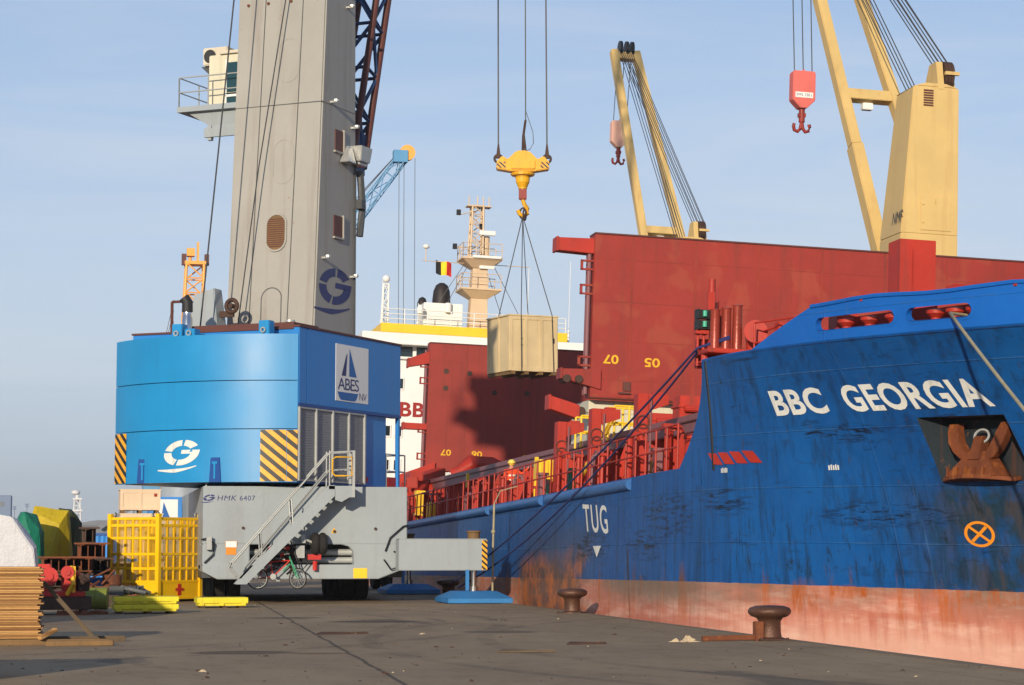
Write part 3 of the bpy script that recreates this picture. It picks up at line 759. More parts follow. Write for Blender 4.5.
# sheer-strake moulding in lengths, with the gaps the photo shows
m = MB()
for a, b in ((-2.0, 7.8), (8.6, 16.5), (17.2, 40), (41, 66)):
    n = 14
    pts = [(0.0, a + (b - a) * i / n, zr(a + (b - a) * i / n) - .17) for i in range(n + 1)]
    m.tube(pts, .15, 10)
m.build('rubbing_strake', paint('strake_blue_paint', srgb(46, 98, 158), .1, .45, streak=.3), hull, smooth=50)
# bulwark top bar, forecastle edge bar
m = MB()
m.tube([(hx(y, ZK) - .0, y, 6.5 + .03 * math.sin(y * 2.1)) for y in yb], .045, 6)
m.build('bulwark_rail', M['hull'], hull, smooth=50)

# painted name and marks lie on the plating
def on_hull(y, z, off=.012): return (hx(y, z) - off * .9, y - off * .4, z + off * -.2)
m = MB()
def nm(a, b): return on_hull(-10.73 - a - .10 * (1 - b), 4.35 + .53 * b - .004 * a)
put_text(m, 'BBC', lambda a, b: nm(a, b), .03, 1.06, 1.50)
m.build('ship_name', M['white_mark'], hull)
m = MB()
put_text(m, 'GEORGIA', lambda a, b: nm(a + 1.99, b), .03, 1.06, 3.08)
m.build('ship_name', M['white_mark'], hull)
m = MB()
put_text(m, 'TUG', lambda a, b: on_hull(3.3 - a - .38 * (1 - b), 2.12 + .75 * b - .04 * a), .012, 1.15, 2.75)
m.add([on_hull(1.9, 1.72), on_hull(.98, 1.72), on_hull(1.42, 1.42)], [(0, 1, 2)])
m.build('tug_mark', M['white_mark'], hull)
m = MB()
c = (-14.64, 1.94)
rr = .25
ring = lambda q, r_: on_hull(c[0] - r_ * 1.12 * math.cos(q) - .0 - .1 * r_ * math.sin(q), c[1] + r_ * math.sin(q))
for i in range(28):
    q0, q1 = 2 * math.pi * i / 28, 2 * math.pi * (i + 1) / 28
    m.add([ring(q0, rr * .80), ring(q0, rr), ring(q1, rr), ring(q1, rr * .80)], [(0, 1, 2, 3)])
for q in (R(45), R(135)):
    d = Vector((math.cos(q), math.sin(q))); nn = Vector((-d.y, d.x)) * .025
    P = [-d * .2 + nn, d * .2 + nn, d * .2 - nn, -d * .2 - nn]
    m.add([on_hull(c[0] - p.x * 1.12, c[1] + p.y, .014) for p in P], [(0, 1, 2, 3)])
m.build('thruster_mark', M['orange_mark'], hull)
for k in range(4):                                   # slanted red freeing ports
    m = MB()
    y0 = -8.06 - k * .47
    lo = [on_hull(y0 - .26, 3.42, .0), on_hull(y0 - .26 - .36, 3.40, .0), on_hull(y0 - .36, 3.66, .0), on_hull(y0, 3.68, .0)]
    m.prism(lo, (-.02, -.006, 0))
    m.build('freeing_port', M['deck_red'], hull)
m = MB()
for y0, z0 in ((-8.60, 3.23), (-11.86, 3.21)):
    for k in range(5):
        a = y0 - k * .055
        m.add([on_hull(a, z0), on_hull(a - .035, z0), on_hull(a - .05, z0 + .09 + .03 * (k % 2)), on_hull(a - .015, z0 + .10)], [(0, 1, 2, 3)])
m.build('draught_mark', M['white_mark'], hull)
m = MB()
m.tube([on_hull(-8.30, 5.7, .0), on_hull(-8.30, 4.6, .0), on_hull(-8.28, 3.3, .0)], .035, 6)
m.build('hull_seam_bar', M['mark_black'], hull)
# fairlead frames with round ends, rollers behind them
for a, b in FL:
    m = MB()
    zc, hz = (FZ[0] + FZ[1]) / 2, (FZ[1] - FZ[0]) / 2
    n = 12
    inner, outer = [], []
    def stad(rad, n=12):
        P = []
        for i in range(n + 1):
            q = -math.pi / 2 + math.pi * i / n
            P.append((b - hz + rad * math.cos(q), zc + rad * math.sin(q)))
        for i in range(n + 1):
            q = math.pi / 2 + math.pi * i / n
            P.append((a + hz + rad * math.cos(q), zc + rad * math.sin(q)))
        return P
    I, O = stad(hz - .005), stad(hz * 1.43)
    nI = len(I)
    for i in range(nI):
        j = (i + 1) % nI
        m.add([on_hull(*I[i], .014), on_hull(*O[i], .008), on_hull(*O[j], .008), on_hull(*I[j], .014)], [(0, 1, 2, 3)])
        m.add([on_hull(*I[i], .03), on_hull(*I[j], .03), on_hull(*I[j], -.12), on_hull(*I[i], -.12)], [(0, 1, 2, 3)])
    fr = m.build('fairlead_frame', M['hull'], hull, smooth=40)
    for q in range(3):
        y = a + (b - a) * (.2 + .3 * q)
        r_ = MB()
        x = hx(y, 6.0) + .34
        r_.lathe([(.16, 5.70), (.16, 5.78), (.10, 5.86), (.10, 6.02), (.19, 6.10), (.19, 6.16), (.05, 6.2)], (x, y, 0), 14)
        r_.build('fairlead_roller', M['deck_red'], fr, smooth=40)
    m = MB()
    m.add([(hx(a, 6) + .75, a - .3, ZK - .04), (hx(b, 6) + .75, b + .3, ZK - .04), (hx(b, 6) + .75, b + .3, 6.3), (hx(a, 6) + .75, a - .3, 6.3)], [(0, 1, 2, 3)])
    m.build('roller_backing', M['deck_red'], fr)

# anchor recess and anchor
y0, y1, z0, z1 = NI
niche_m = paint('shaded_rusty_recess', srgb(24, 36, 44), .3, .6, rust=.45, streak=.8, grime=srgb(84, 50, 32), scale=1.5)  # near-black base paints in the recess's shade, rust streaks lie over it
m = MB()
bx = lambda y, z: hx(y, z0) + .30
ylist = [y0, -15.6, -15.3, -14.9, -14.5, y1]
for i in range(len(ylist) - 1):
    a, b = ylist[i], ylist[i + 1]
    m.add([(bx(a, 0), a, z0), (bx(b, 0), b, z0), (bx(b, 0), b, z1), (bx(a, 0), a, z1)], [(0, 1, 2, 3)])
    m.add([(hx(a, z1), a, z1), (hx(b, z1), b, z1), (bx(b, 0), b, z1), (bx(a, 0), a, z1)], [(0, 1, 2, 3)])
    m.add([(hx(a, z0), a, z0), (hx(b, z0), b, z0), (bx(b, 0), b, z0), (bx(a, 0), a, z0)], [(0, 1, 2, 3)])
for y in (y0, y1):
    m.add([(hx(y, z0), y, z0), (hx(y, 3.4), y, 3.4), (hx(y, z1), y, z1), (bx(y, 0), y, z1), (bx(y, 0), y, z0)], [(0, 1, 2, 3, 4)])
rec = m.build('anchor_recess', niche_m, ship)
ac = Vector((hx(-14.98, 2.95) + .02, -14.98, 2.97))
ae = Vector((.46, -.888, 0)); an = Vector((-.888, -.46, 0)); az_ = Vector((0, 0, 1))
AM = Matrix(((ae.x, an.x, 0, ac.x), (ae.y, an.y, 0, ac.y), (0, 0, 1, ac.z), (0, 0, 0, 1))) @ Matrix.Diagonal((1.2, 1.1, 1.06, 1))    # local x along hull, y outwards, z up
anchor_m = paint('rusty_anchor_iron', srgb(110, 56, 26), .35, .75, rust=.25, streak=.9, grime=srgb(168, 98, 36), scale=2.2, bump=.04)
m = MB(AM)
n = 18
top = [(-.74 + 1.48 * i / n, .10 + .34 * math.sin(math.pi * i / n) ** .7, .055 - .05 * abs(-1 + 2 * i / n) ** 2) for i in range(n + 1)]
m.prism([(x, y, z - .045) for x, y, z in top] + [(.70, -.12, 0), (-.70, -.12, 0)], (0, 0, .075))
m.hexa([(-.56, -.08, .06), (.56, -.08, .06), (.52, .34, .06), (-.52, .34, .06)], [(-.20, -.06, .52), (.20, -.06, .52), (.17, .16, .52), (-.17, .16, .52)])
for s_ in (-1, 1):                                   # flukes
    P = [(s_ * .20, .10, .40), (s_ * .33, .12, .52), (s_ * .44, .12, .70), (s_ * .50, .08, .90), (s_ * .53, .02, 1.06)]
    W = [.24, .25, .24, .22, .18]
    vs, fs = [], []
    for p, w_ in zip(P, W):
        vs += [(p[0] - w_ / 2, p[1] - .09, p[2]), (p[0] + w_ / 2, p[1] - .09, p[2]), (p[0] + w_ / 2, p[1] + .09, p[2] - .02), (p[0] - w_ / 2, p[1] + .09, p[2] - .02)]
    for k in range(4):
        for j in range(4): fs.append((k * 4 + j, k * 4 + (j + 1) % 4, k * 4 + 4 + (j + 1) % 4, k * 4 + 4 + j))
    fs += [(3, 2, 1, 0), (16, 17, 18, 19)]
    m.add(vs, fs)
m.hexa([(-.12, .08, .38), (.10, .08, .38), (.10, .26, .36), (-.12, .26, .36)], [(-.09, -.10, .78), (.09, -.10, .78), (.09, .12, .80), (-.09, .12, .80)])
for k in range(6): m.box(-.48 + k * .18, -.44 + k * .18, .30, .36, .04, .22)
anc = m.build('anchor', anchor_m, ship, bevel=.010, smooth=28)
m = MB(AM)
m.torus((.02, .06, .80), (.2, 1, .3), .13, .022, 16, 6)
m.build('anchor_shackle', M['galv'], anc, smooth=50)

# hatch coaming with stays, walkway gear
m = MB()
for x0, x1 in ((2.5, 2.7), (18.1, 18.3)):
    m.box(x0, x1, HOLD[0], HOLD[1], 2.6, 4.78)
m.box(2.7, 18.1, HOLD[0], HOLD[0] + .2, 2.6, 4.78); m.box(2.7, 18.1, HOLD[1] - .2, HOLD[1], 2.6, 4.78)
m.box(2.7, 18.1, 30, 30.6, -2, 4.6)
m.box(2.7, 18.1, HOLD[0], HOLD[1], -2.2, -2.0)
co = m.build('hatch_coaming', M['deck_red'], ship)
m = MB()
m.box(2.28, 2.86, HOLD[0], HOLD[1], 4.78, 5.20)
m.box(2.20, 2.30, HOLD[0], HOLD[1], 5.06, 5.24)
m.box(17.9, 18.5, HOLD[0], HOLD[1], 4.78, 5.20)
m.build('coaming_flange', M['coaming'], co, bevel=.02)
m = MB()
y = HOLD[0] + .6
while y < HOLD[1]:
    z = zr(y) - .06
    m.prism([(2.5, y, z), (1.75, y, z), (2.25, y, 4.78), (2.5, y, 4.78)], (0, .05, 0))
    y += 1.25
o = m.build('coaming_stay', M['deck_red'], co); tag(o, kind='stuff')

# railing along the ship's side
m = MB()
y = -6.5
rp = [(.10, y_, zr(y_)) for y_ in (-5.9, 0, 8, 16, 24, 32, 40, 50, 60, 68)]
m.rail(rp, 1.05, r=.026, mids=1, step=.95)
m.build('side_railing', M['deck_red'], ship)
random.seed(3)
for k in range(58):                                  # pipes, vents and posts standing along the walkway
    y = -4.8 + k * 1.15 + random.uniform(-.35, .35)
    x = random.uniform(.35, 1.5); z = zr(y) - .06
    m = MB()
    hgt = random.uniform(.55, 1.35)
    t_ = random.random()
    if t_ < .45:
        m.cyl((x, y, z), (x, y, z + hgt), .07, n=8); m.box(x - .13, x + .13, y - .13, y + .13, z + hgt - .03, z + hgt + .05)
    elif t_ < .7:
        m.tube([(x, y, z), (x, y, z + hgt), (x + .08, y, z + hgt + .14), (x + .24, y, z + hgt + .14), (x + .3, y, z + hgt)], .08, 8)
    else:
        m.box(x - .10, x + .10, y - .16, y + .16, z, z + hgt); m.box(x - .16, x + .16, y - .22, y + .22, z + hgt, z + hgt + .08)
    m.build('deck_vent', M['deck_red'] if random.random() < .86 else M['coaming'], ship, smooth=40)
# tall cover-support posts with arms
for y, zt_ in ((10.7, 5.62), (6.1, 5.70), (0.85, 5.72)):
    m = MB()
    m.box(.78, 1.06, y - .24, y + .24, zr(y) - .06, zt_)
    m.box(.74, 1.10, y - .28, y + .28, zr(y) - .06, zr(y) + .02)
    p = m.build('cover_support_post', M['deck_red'], ship, bevel=.015)
    m = MB()
    m.prism([(1.06, y - .20, zt_), (1.62, y - .20, zt_), (1.62, y - .20, zt_ - .26), (1.06, y - .20, zt_ - .46)], (0, .40, 0))
    m.box(1.2, 1.5, y - .12, y + .12, zt_, zt_ + .06)
    m.build('support_arm', M['deck_red'], p, bevel=.012)
    m = MB()
    m.torus((.92, y - .27, zt_ - .75), (0, 1, 0), .17, .02, 16, 6)
    m.torus((.92, y - .28, zt_ - .95), (0, 1, 0), .15, .02, 16, 6)
    m.build('hanging_hose', M['boom_red'], p, smooth=50)
    m = MB()
    m.tube([(1.12, y - .26, zr(y)), (1.13, y - .26, zt_ - .15)], .03, 6)
    m.build('conduit', M['coaming'], p)
# pale block under the forward cover
m = MB(); m.box(2.75, 6.4, 14.9, 17.4, 4.2, 6.72); m.box(2.7, 6.45, 14.86, 17.44, 6.30, 6.36)
m.build('deck_house', M['cream'], ship, bevel=.02)
m = MB()
for y in (8.2, 9.0, 12.6, 13.4):
    m.rail([(2.0, y, 5.0), (2.9, y, 5.0)], 1.0, n=2, r=.035, mids=1)
m.bar((1.5, 11.8, 3.4), (1.9, 8.2, 5.6), .06); m.bar((1.5, 11.4, 3.4), (1.9, 7.8, 5.6), .06)
for k in range(9): m.bar((1.5 + .045 * k, 11.6 - .4 * k, 3.5 + .24 * k), (1.5 + .045 * k, 11.2 - .4 * k, 3.5 + .24 * k), .03)
m.build('yellow_ladder', M['ship_yellow'], ship)
for (x, y, z, sx, sy, sz) in ((.9, 13.6, 4.0, .55, .9, .62), (1.1, 37.0, 3.2, .5, .9, .75), (1.2, 41.5, 3.5, .4, .7, 1.1), (1.5, 2.6, 3.4, .5, .4, .7)):
    m = MB(); m.box(x, x + sx, y, y + sy, z, z + sz)
    for k in range(3): m.box(x + .06 + k * sx / 3, x + .12 + k * sx / 3, y - .03, y, z + .05, z + sz - .05)
    m.box(x + .05, x + .1, y + .1, y + .16, zr(y) - .1, z); m.box(x + sx - .1, x + sx - .05, y + .1, y + .16, zr(y) - .1, z)
    m.build('yellow_locker', M['ship_yellow'], ship, bevel=.015)
for y in (30.5, 17.2):
    m = MB(); m.box(1.5, 1.62, y, y + .12, 3.0, 4.9); m.build('yellow_post', M['ship_yellow'], ship)
for (x, y) in ((1.6, 12.2), (1.7, 15.8)):
    m = MB(); m.cyl((x, y, zr(y)), (x, y, zr(y) + 1.0), .16, n=12); m.box(x - .2, x + .2, y - .2, y + .2, zr(y) + .9, zr(y) + 1.05)
    m.build('green_cabinet', M['green_pump'], ship, smooth=40)
for (x, y) in ((1.55, -3.4), (1.75, -5.0), (1.7, -1.6)):
    m = MB(); z = zr(y) - .06
    m.lathe([(.26, 0), (.27, .1), (.24, .12), (.24, 1.1), (.27, 1.12), (.27, 1.2), (.1, 1.26)], (x, y, z), 16)
    m.build('deck_drum', M['deck_red'], ship, smooth=40)
for (x, y, sx, sy, sz) in ((2.95, -1.5, .9, 1.4, .75), (3.0, 1.2, .6, 1.0, .55), (2.9, 4.2, .9, .8, .85), (2.95, -3.3, 1.0, 1.0, 1.0), (3.0, 7.6, 1.0, .7, .6)):
    m = MB(); m.box(x, x + sx, y, y + sy, 5.0, 5.2 + sz); m.cyl((x + .1, y - .1, 5.25 + sz * .5), (x + sx * .8, y - .1, 5.25 + sz * .5), .1, n=10)
    m.box(x - .05, x + sx + .05, y - .05, y + sy + .05, 5.2 + sz * .6, 5.2 + sz * .68)
    m.build('cover_gear', M['deck_red'], ship, bevel=.02)
# winding gear by the after cover
m = MB()
m.box(1.0, 2.2, 44.5, 46.5, 3.0, 4.9); m.cyl((.9, 44.2, 4.6), (2.3, 44.2, 4.6), .45, n=16); m.cyl((1.6, 43.4, 4.0), (1.6, 44.6, 5.3), .25, n=12)
m.bar((1.2, 43.0, 5.0), (3.2, 47.5, 5.7), .5, .5); m.bar((1.0, 41.6, 3.9), (2.0, 44.2, 4.9), .4, .6); m.box(.5, 1.2, 47.5, 49.5, 3.0, 5.2)
m.box(1.2, 2.4, 46.4, 47.3, 3.0, 4.6); m.box(1.1, 1.7, 43.0, 44.6, 5.1, 5.5)
m.build('cover_winch', M['deck_red'], ship, bevel=.03)
m = MB()
m.tube([(3.6, 45.5, 5.5), (4.2, 45.0, 6.1), (5.2, 45.5, 6.1), (6.2, 46.5, 5.8), (6.4, 47.2, 5.4)], .38, 10)
m.tube([(6.4, 44.8, 5.2), (6.5, 45.4, 6.0), (7.6, 46.4, 6.2), (9.0, 47, 5.9)], .36, 10)
m.build('hinge_arm', M['deck_red'], ship, smooth=50)
m = MB(); m.box(7.4, 16.5, 44.5, 47.0, 5.0, 6.0); m.build('folded_flap', M['boom_red'], ship, bevel=.03)

# upright hatch covers
def hatch_cover(x0, x1, y, z0, z1, mat, words, rows, cols, dots=()):
    m = MB(); m.box(x0, x1, y, y + .75, z0, z1)
    hc = m.build('hatch_cover', mat, ship, bevel=.02)
    m = MB()
    for z in rows: m.box(x0 + .02, x1 - .02, y - .008, y + .02, z - .012, z + .012)
    for x in cols: m.box(x - .035, x + .035, y - .012, y + .02, z0 + .02, z1 - .02)
    m.build('weld_seam', M['seam_red'], hc)
    m = MB()
    m.box(x0, x1, y - .03, y + .80, z1, z1 + .05)
    m.build('top_edge', M['boom_red'], hc)
    m = MB()
    for a, b in words:
        wv, wf, ww = text2d(a, .02)
        hh = .30; wd = .52
        m.add([(b[0] - vx / ww * wd, y - .02, b[1] - vy * hh) for vx, vy in wv], wf)
    m.build('stencilled_number', M['yellow_mark'], hc)
    m = MB()                                           # pipes and lugs on the ship-side edge
    m.cyl((x0 - .12, y + .2, z0 + .1), (x0 - .12, y + .2, z1 - .5), .075, n=10)
    m.cyl((x0 - .10, y + .5, z0 + .1), (x0 - .10, y + .5, z1 - .3), .06, n=10)
    m.build('edge_pipe', M['coaming'], hc, smooth=50)
    for z in (z1 - 1.2, z1 - 2.0, z1 - 4.35, z0 + .5):
        m = MB()
        for q in (0, .28): m.box(x0 - .42, x0, y + .1, y + .18, z + q, z + q + .06)
        m.box(x0 - .42, x0 - .34, y + .1, y + .18, z, z + .34)
        m.build('edge_lug', mat, hc)
    for dx, dz in dots:
        m = MB(); m.cyl((dx, y - .012, dz), (dx, y + .01, dz), .13, n=14); m.build('drain_plug', M['rust_dark'], hc)
    return hc
hc = hatch_cover(2.62, 17.6, 14.2, 6.75, 12.1, M['cover_red'], [('07', (3.53, 8.16)), ('05', (4.92, 8.12))], [11.3, 9.9, 8.62, 7.35], [3.9, 6.05, 8.2, 10.4, 12.6, 14.8])
def arm(hc_, name, x0, x1, y, za, zb, zc, zd, mat):
    m = MB(); m.prism([(x0, y, za), (x1, y, zb), (x1, y, zd), (x0, y, zc)], (0, .6, 0))
    m.box(x0 - .03, x0 + .05, y - .03, y + .63, zc - .03, za + .03)
    return m.build(name, mat, hc_, bevel=.015)
arm(hc, 'stay_arm', 1.38, 2.62, 14.25, 11.92, 11.95, 11.50, 11.45, M['deck_red'])
arm(hc, 'hinge_bracket', 1.62, 2.95, 14.1, 7.62, 7.66, 7.32, 7.0, M['cover_red'])
arm(hc, 'hinge_bracket', 1.25, 2.25, 14.0, 6.72, 6.45, 6.30, 6.0, M['deck_red'])
for px_, pz, pr_ in ((2.3, 6.25, .16), (1.8, 7.3, .13), (2.2, 7.3, .13)):
    m = MB(); m.cyl((px_, 14.02, pz), (px_, 14.7, pz), pr_, n=14); m.build('hinge_pin', M['rust_dark'], hc, smooth=40)
m = MB(); m.box(3.7, 3.95, 14.14, 14.2, 7.0, 7.3); m.box(3.55, 3.95, 14.1, 14.16, 6.9, 6.95); m.build('lifting_eye', M['boom_red'], hc)
hc2 = hatch_cover(2.75, 17.6, 49.4, 5.9, 12.05, M['cover_red2'], [('07', (3.98, 6.95)), ('06', (5.5, 6.93)), ('03', (8.0, 6.86))], [11.2, 9.6, 8.1, 6.5], [4.6, 7.4, 10.2, 13.0], [(3.6, 10.72), (4.75, 10.67), (5.75, 10.62), (3.6, 9.9), (6.0, 9.8), (7.6, 9.85)])
arm(hc2, 'hinge_bracket', 1.75, 2.75, 49.4, 11.25, 11.65, 10.85, 11.05, M['deck_red'])
arm(hc2, 'hinge_bracket', 1.62, 2.75, 49.4, 8.15, 8.15, 7.85, 7.85, M['deck_red'])
arm(hc2, 'hinge_bracket', 1.4, 3.2, 49.2, 5.6, 6.3, 4.6, 5.0, M['deck_red'])
# forecastle gear
fz = ZK - .05
m = MB()
m.box(.10, 1.15, -8.2, -6.9, fz + .22, fz + .32); m.box(.15, 1.1, -8.1, -7.0, fz, fz + .10)
for x in (.2, .55, 1.0): m.cyl((x, -7.6, fz), (x, -7.6, fz + .24), .09, n=8)
rb = m.build('roller_fairlead', M['deck_red'], ship, bevel=.015)
for x, hgt in ((.42, .95), (.68, 1.0), (.94, 1.08)):
    m = MB(); m.lathe([(.12, 0), (.115, .06), (.11, hgt - .05), (.125, hgt), (.05, hgt + .02)], (x, -7.6, fz + .30), 14)
    m.build('vertical_roller', paint('polished_red_roller', srgb(146, 58, 44), .12, .3, streak=.3, scale=2, metallic=.2), rb, smooth=50)
m = MB()
m.tube([(1.42, -7.4, fz), (1.42, -7.4, fz + .5), (1.40, -7.42, fz + .7), (1.32, -7.62, fz + .82)], .20, 14)
m.cyl((1.34, -7.6, fz + .70), (1.26, -8.0, fz + .76), .17, .27, 18)
m.build('cowl_vent', M['deck_red'], ship, smooth=45)
m = MB(); m.cyl((.14, -7.2, fz), (.14, -7.2, 6.5), .03, n=6); m.cyl((.28, -7.2, fz), (.28, -7.2, 6.5), .03, n=6)
m.box(.06, .36, -7.35, -7.1, 6.42, 6.50); m.box(.36, .52, -7.2, -7.1, 6.5, 7.4)
nl = m.build('side_light_stand', M['deck_red'], ship)
for z in (6.52, 6.76):
    m = MB(); m.box(.10, .34, -7.42, -7.18, z, z + .20); m.box(.06, .10, -7.46, -7.16, z - .01, z + .21); m.box(.34, .38, -7.46, -7.16, z - .01, z + .21); m.cur = 1
    m.cyl((.22, -7.47, z + .04), (.22, -7.47, z + .17), .05, n=10)
    m.build('side_light', [M['mark_black'], M['lamp_green']], nl)
m = MB(); m.cyl((.50, -7.0, 6.95), (.50, -7.0, 7.72), .085, n=12); m.cyl((.50, -7.0, fz), (.50, -7.0, 6.95), .045, n=8); m.build('exhaust_stack', M['deck_red'], nl, smooth=50)
m = MB(); m.box(.62, .80, -7.2, -6.9, 6.2, 7.2); m.box(.25, .6, -6.9, -6.6, 5.7, 6.35); m.build('pipe_locker', M['cover_red'], ship)
m = MB(); m.rail([(1.1, -8.4, fz), (1.5, -9.6, fz), (1.8, -10.6, fz)], .9, r=.022, mids=1, step=.9); m.tube([(1.3, -7.6, 6.4), (2.0, -9.8, 6.75), (2.6, -11.6, 6.9)], .025, 6)
m.box(1.5, 1.75, -8.9, -8.6, fz, fz + .9); m.box(1.9, 2.3, -9.9, -9.6, fz, fz + .7)
m.box(1.5, 1.95, -12.7, -12.2, fz, 6.62)
m.build('forecastle_railing', M['deck_red'], ship)
m = MB(); m.box(6.08, 7.02, -4.2, -3.4, 3.3, 9.45); m.box(6.4, 6.44, -4.22, -4.2, 5.8, 9.2)
m.build('vent_trunk', M['deck_red'], ship, bevel=.02)
for a in (-13.9, -16.0, -17.2):
    m = MB()
    xx = hx(a, 6.4)
    m.prism([(xx - .02, a + .28, 6.45), (xx + .02, a - .1, 6.45), (xx + .05, a - .1, 6.60), (xx - .01, a + .2, 6.58)], (.35, .1, 0))
    m.build('bulwark_cleat', M['deck_red'], hull)

# accommodation block, wheelhouse, mast
SY = 70.0
m = MB(); m.box(2.9, 15.2, SY, SY + 11, 3.0, 13.35); m.box(2.75, 15.3, SY - .25, SY + .05, 13.25, 13.40)
sup = m.build('superstructure', M['white'], ship, bevel=.03)
for zz in (11.85, 9.1, 7.15, 5.6):
    for x in (3.62, 4.27, 6.4, 7.1, 9.4, 10.1, 12.6, 13.3):
        m = MB(); m.box(x - .24, x + .24, SY - .06, SY + .01, zz - .36, zz + .36); m.cur = 1
        m.box(x - .17, x + .17, SY - .075, SY - .055, zz - .28, zz + .28)
        m.build('cabin_window', [M['white'], M['glass_dark']], sup)
m = MB()
put_text(m, 'BBC', lambda a, b: (4.32 + a, SY - .012, 9.95 + .86 * b), .03, 1.05, 2.35)
m.build('company_lettering', M['red_mark'], sup)
m = MB()
put_text(m, 'CHARTERING', lambda a, b: (7.2 + a, SY - .012, 9.95 + .86 * b), .03, 1.0, 7.0)
m.build('company_lettering', M['red_mark'], sup)
m = MB(); m.box(1.9, 15.6, SY - .6, SY + 5, 14.15, 14.72); m.box(1.9, 15.9, SY - .7, SY + 5.1, 14.05, 14.17)
wh = m.build('bridge_roof', M['white'], sup, bevel=.02)
m = MB(); m.box(2.95, 13.9, SY - .62, SY + 5.02, 14.72, 15.25); m.build('roof_band', M['ship_yellow'], wh, bevel=.02)
m = MB(); m.box(3.1, 15.0, SY + .5, SY + 4.8, 13.3, 14.1); m.build('bridge_window_band', M['glass_dark'], wh)
m = MB()
for k in range(13): m.box(3.0 + k * 1.0, 3.2 + k * 1.0, SY + .32, SY + .52, 13.3, 14.1)
m.build('window_mullion', M['white'], wh)
m = MB(); m.box(1.6, 3.2, SY - .5, SY + 2.0, 13.9, 14.15); m.box(1.7, 1.9, SY - .4, SY + 1.8, 13.0, 13.15); m.box(1.7, 3.0, SY - .4, SY - .3, 12.6, 13.4); m.build('bridge_wing', M['white'], wh)
m = MB(); m.box(13.9, 16.4, SY - .5, SY + 1.6, 13.9, 14.12); m.box(14.0, 14.2, SY - .4, SY - .3, 13.15, 13.9)
m.build('bridge_wing', M['white'], wh)
m = MB(); m.rail([(2.95, SY - .5, 15.25), (13.8, SY - .5, 15.25)], .85, r=.03, mids=2, step=1.3); m.build('roof_railing', M['white'], wh)
m = MB(); m.box(5.6, 7.9, SY + .8, SY + 3, 15.2, 16.75); m.cyl((7.0, SY + .6, 16.75), (7.0, SY + .6, 16.2), .2, n=12)
m.build('roof_house', M['white'], wh, bevel=.03)
m = MB(); m.lathe([(.55, 0), (.55, 1.2), (.50, 1.7), (.36, 2.05), (.15, 2.2), (.02, 2.22)], (7.15, SY + 4.2, 16.2), 18); m.lathe([(.3, 0), (.3, .5), (.2, .8), (.02, .9)], (6.0, SY + 4.2, 16.6), 12)
m.build('funnel', M['funnel_black'], ship, smooth=50)
m = MB()
mx, my = 8.85, SY + 1.2
m.hexa([(mx - .55, my - .5, 15.2), (mx + .55, my - .5, 15.2), (mx + .55, my + .5, 15.2), (mx - .55, my + .5, 15.2)], [(mx - .42, my - .4, 19.5), (mx + .42, my - .4, 19.5), (mx + .42, my + .4, 19.5), (mx - .42, my + .4, 19.5)])
mast = m.build('signal_mast', M['mast_buff'], ship, bevel=.02)
for zz in (17.7, 19.5):
    m = MB()
    m.hexa([(mx - .5, my - .5, zz - .55), (mx + .5, my - .5, zz - .55), (mx + .5, my + .5, zz - .55), (mx - .5, my + .5, zz - .55)], [(mx - 1.15, my - 1, zz - .1), (mx + 1.15, my - 1, zz - .1), (mx + 1.15, my + 1, zz - .1), (mx - 1.15, my + 1, zz - .1)])
    m.box(mx - 1.2, mx + 1.2, my - 1.05, my + 1.05, zz - .1, zz)
    m.rail([(mx + 1.15, my - 1, zz), (mx - 1.15, my - 1, zz), (mx - 1.15, my + 1, zz), (mx + 1.15, my + 1, zz)], .85, n=3, r=.025, mids=1)
    m.build('mast_platform', M['mast_buff'], mast)
TM = Matrix.Translation((0, 0, 19.5)) @ Matrix.Diagonal((1, 1, .74, 1)) @ Matrix.Translation((0, 0, -20.1))
m = MB(TM)
m.lattice((mx - .25, my, 20.1), (mx - .25, my, 24.4), .75, .65, 6, .06, .04, up=(0, 1, 0))
m.box(mx - .9, mx + .55, my - .4, my + .4, 24.3, 24.38)
for dx in (-.75, -.25, .1, .45): m.cyl((mx + dx, my, 24.3), (mx + dx, my, 25.2), .035, n=6); 
m.cyl((mx - .3, my, 24), (mx - 1.35, my, 23.6), .035, n=6); m.cyl((mx - .3, my, 21.2), (mx - 1.5, my, 20.9), .035, n=6)
m.cyl((mx + .35, my, 20.1), (mx + .35, my, 22.0), .22, n=10)
m.cyl((mx - 3.4, my, 19.75), (mx + 3.0, my, 19.75), .03, n=6)
m.cyl((mx - 3.2, my, 19.75), (mx - 3.2, my, 20.9), .03, n=6)
m.build('topmast', M['mast_buff'], mast)
m = MB(TM); m.ball((mx - 3.2, my, 20.9), .2); m.build('radome', M['white'], mast, smooth=60)
for q_ in ((mx - .15, mx + .8, my - .6, my - .35, 22.0, 22.35), (mx - .6, mx + 1.1, my - 1.2, my - 1.0, 19.45, 19.6), (mx - .1, mx + .8, my - .65, my - .5, 18.9, 19.4)):
    m = MB(TM if q_[4] > 20 else None); m.box(*q_); m.build('radar_scanner', M['white'], mast, bevel=.02)
for dx, z in ((-1.35, 23.6), (-1.5, 20.85), (.05, 22.6)):
    m = MB(TM); m.box(mx + dx - .12, mx + dx + .12, my - .1, my + .1, z, z + .42); m.build('signal_lamp', M['mark_black'], mast)
m = MB()
for a, b in (((mx + .4, my, 20), (mx + 3.2, my + .5, 15.3)), ((mx + .4, my, 19), (mx + 1.9, my + .5, 15.3)), ((mx - .4, my, 20), (mx - 3.2, my + .3, 15.4)), ((mx - .4, my, 19.7), (mx - 1.8, my + .3, 16.8))): m.cyl(a, b, .018, n=5)
m.build('mast_stay', M['wire'], mast)
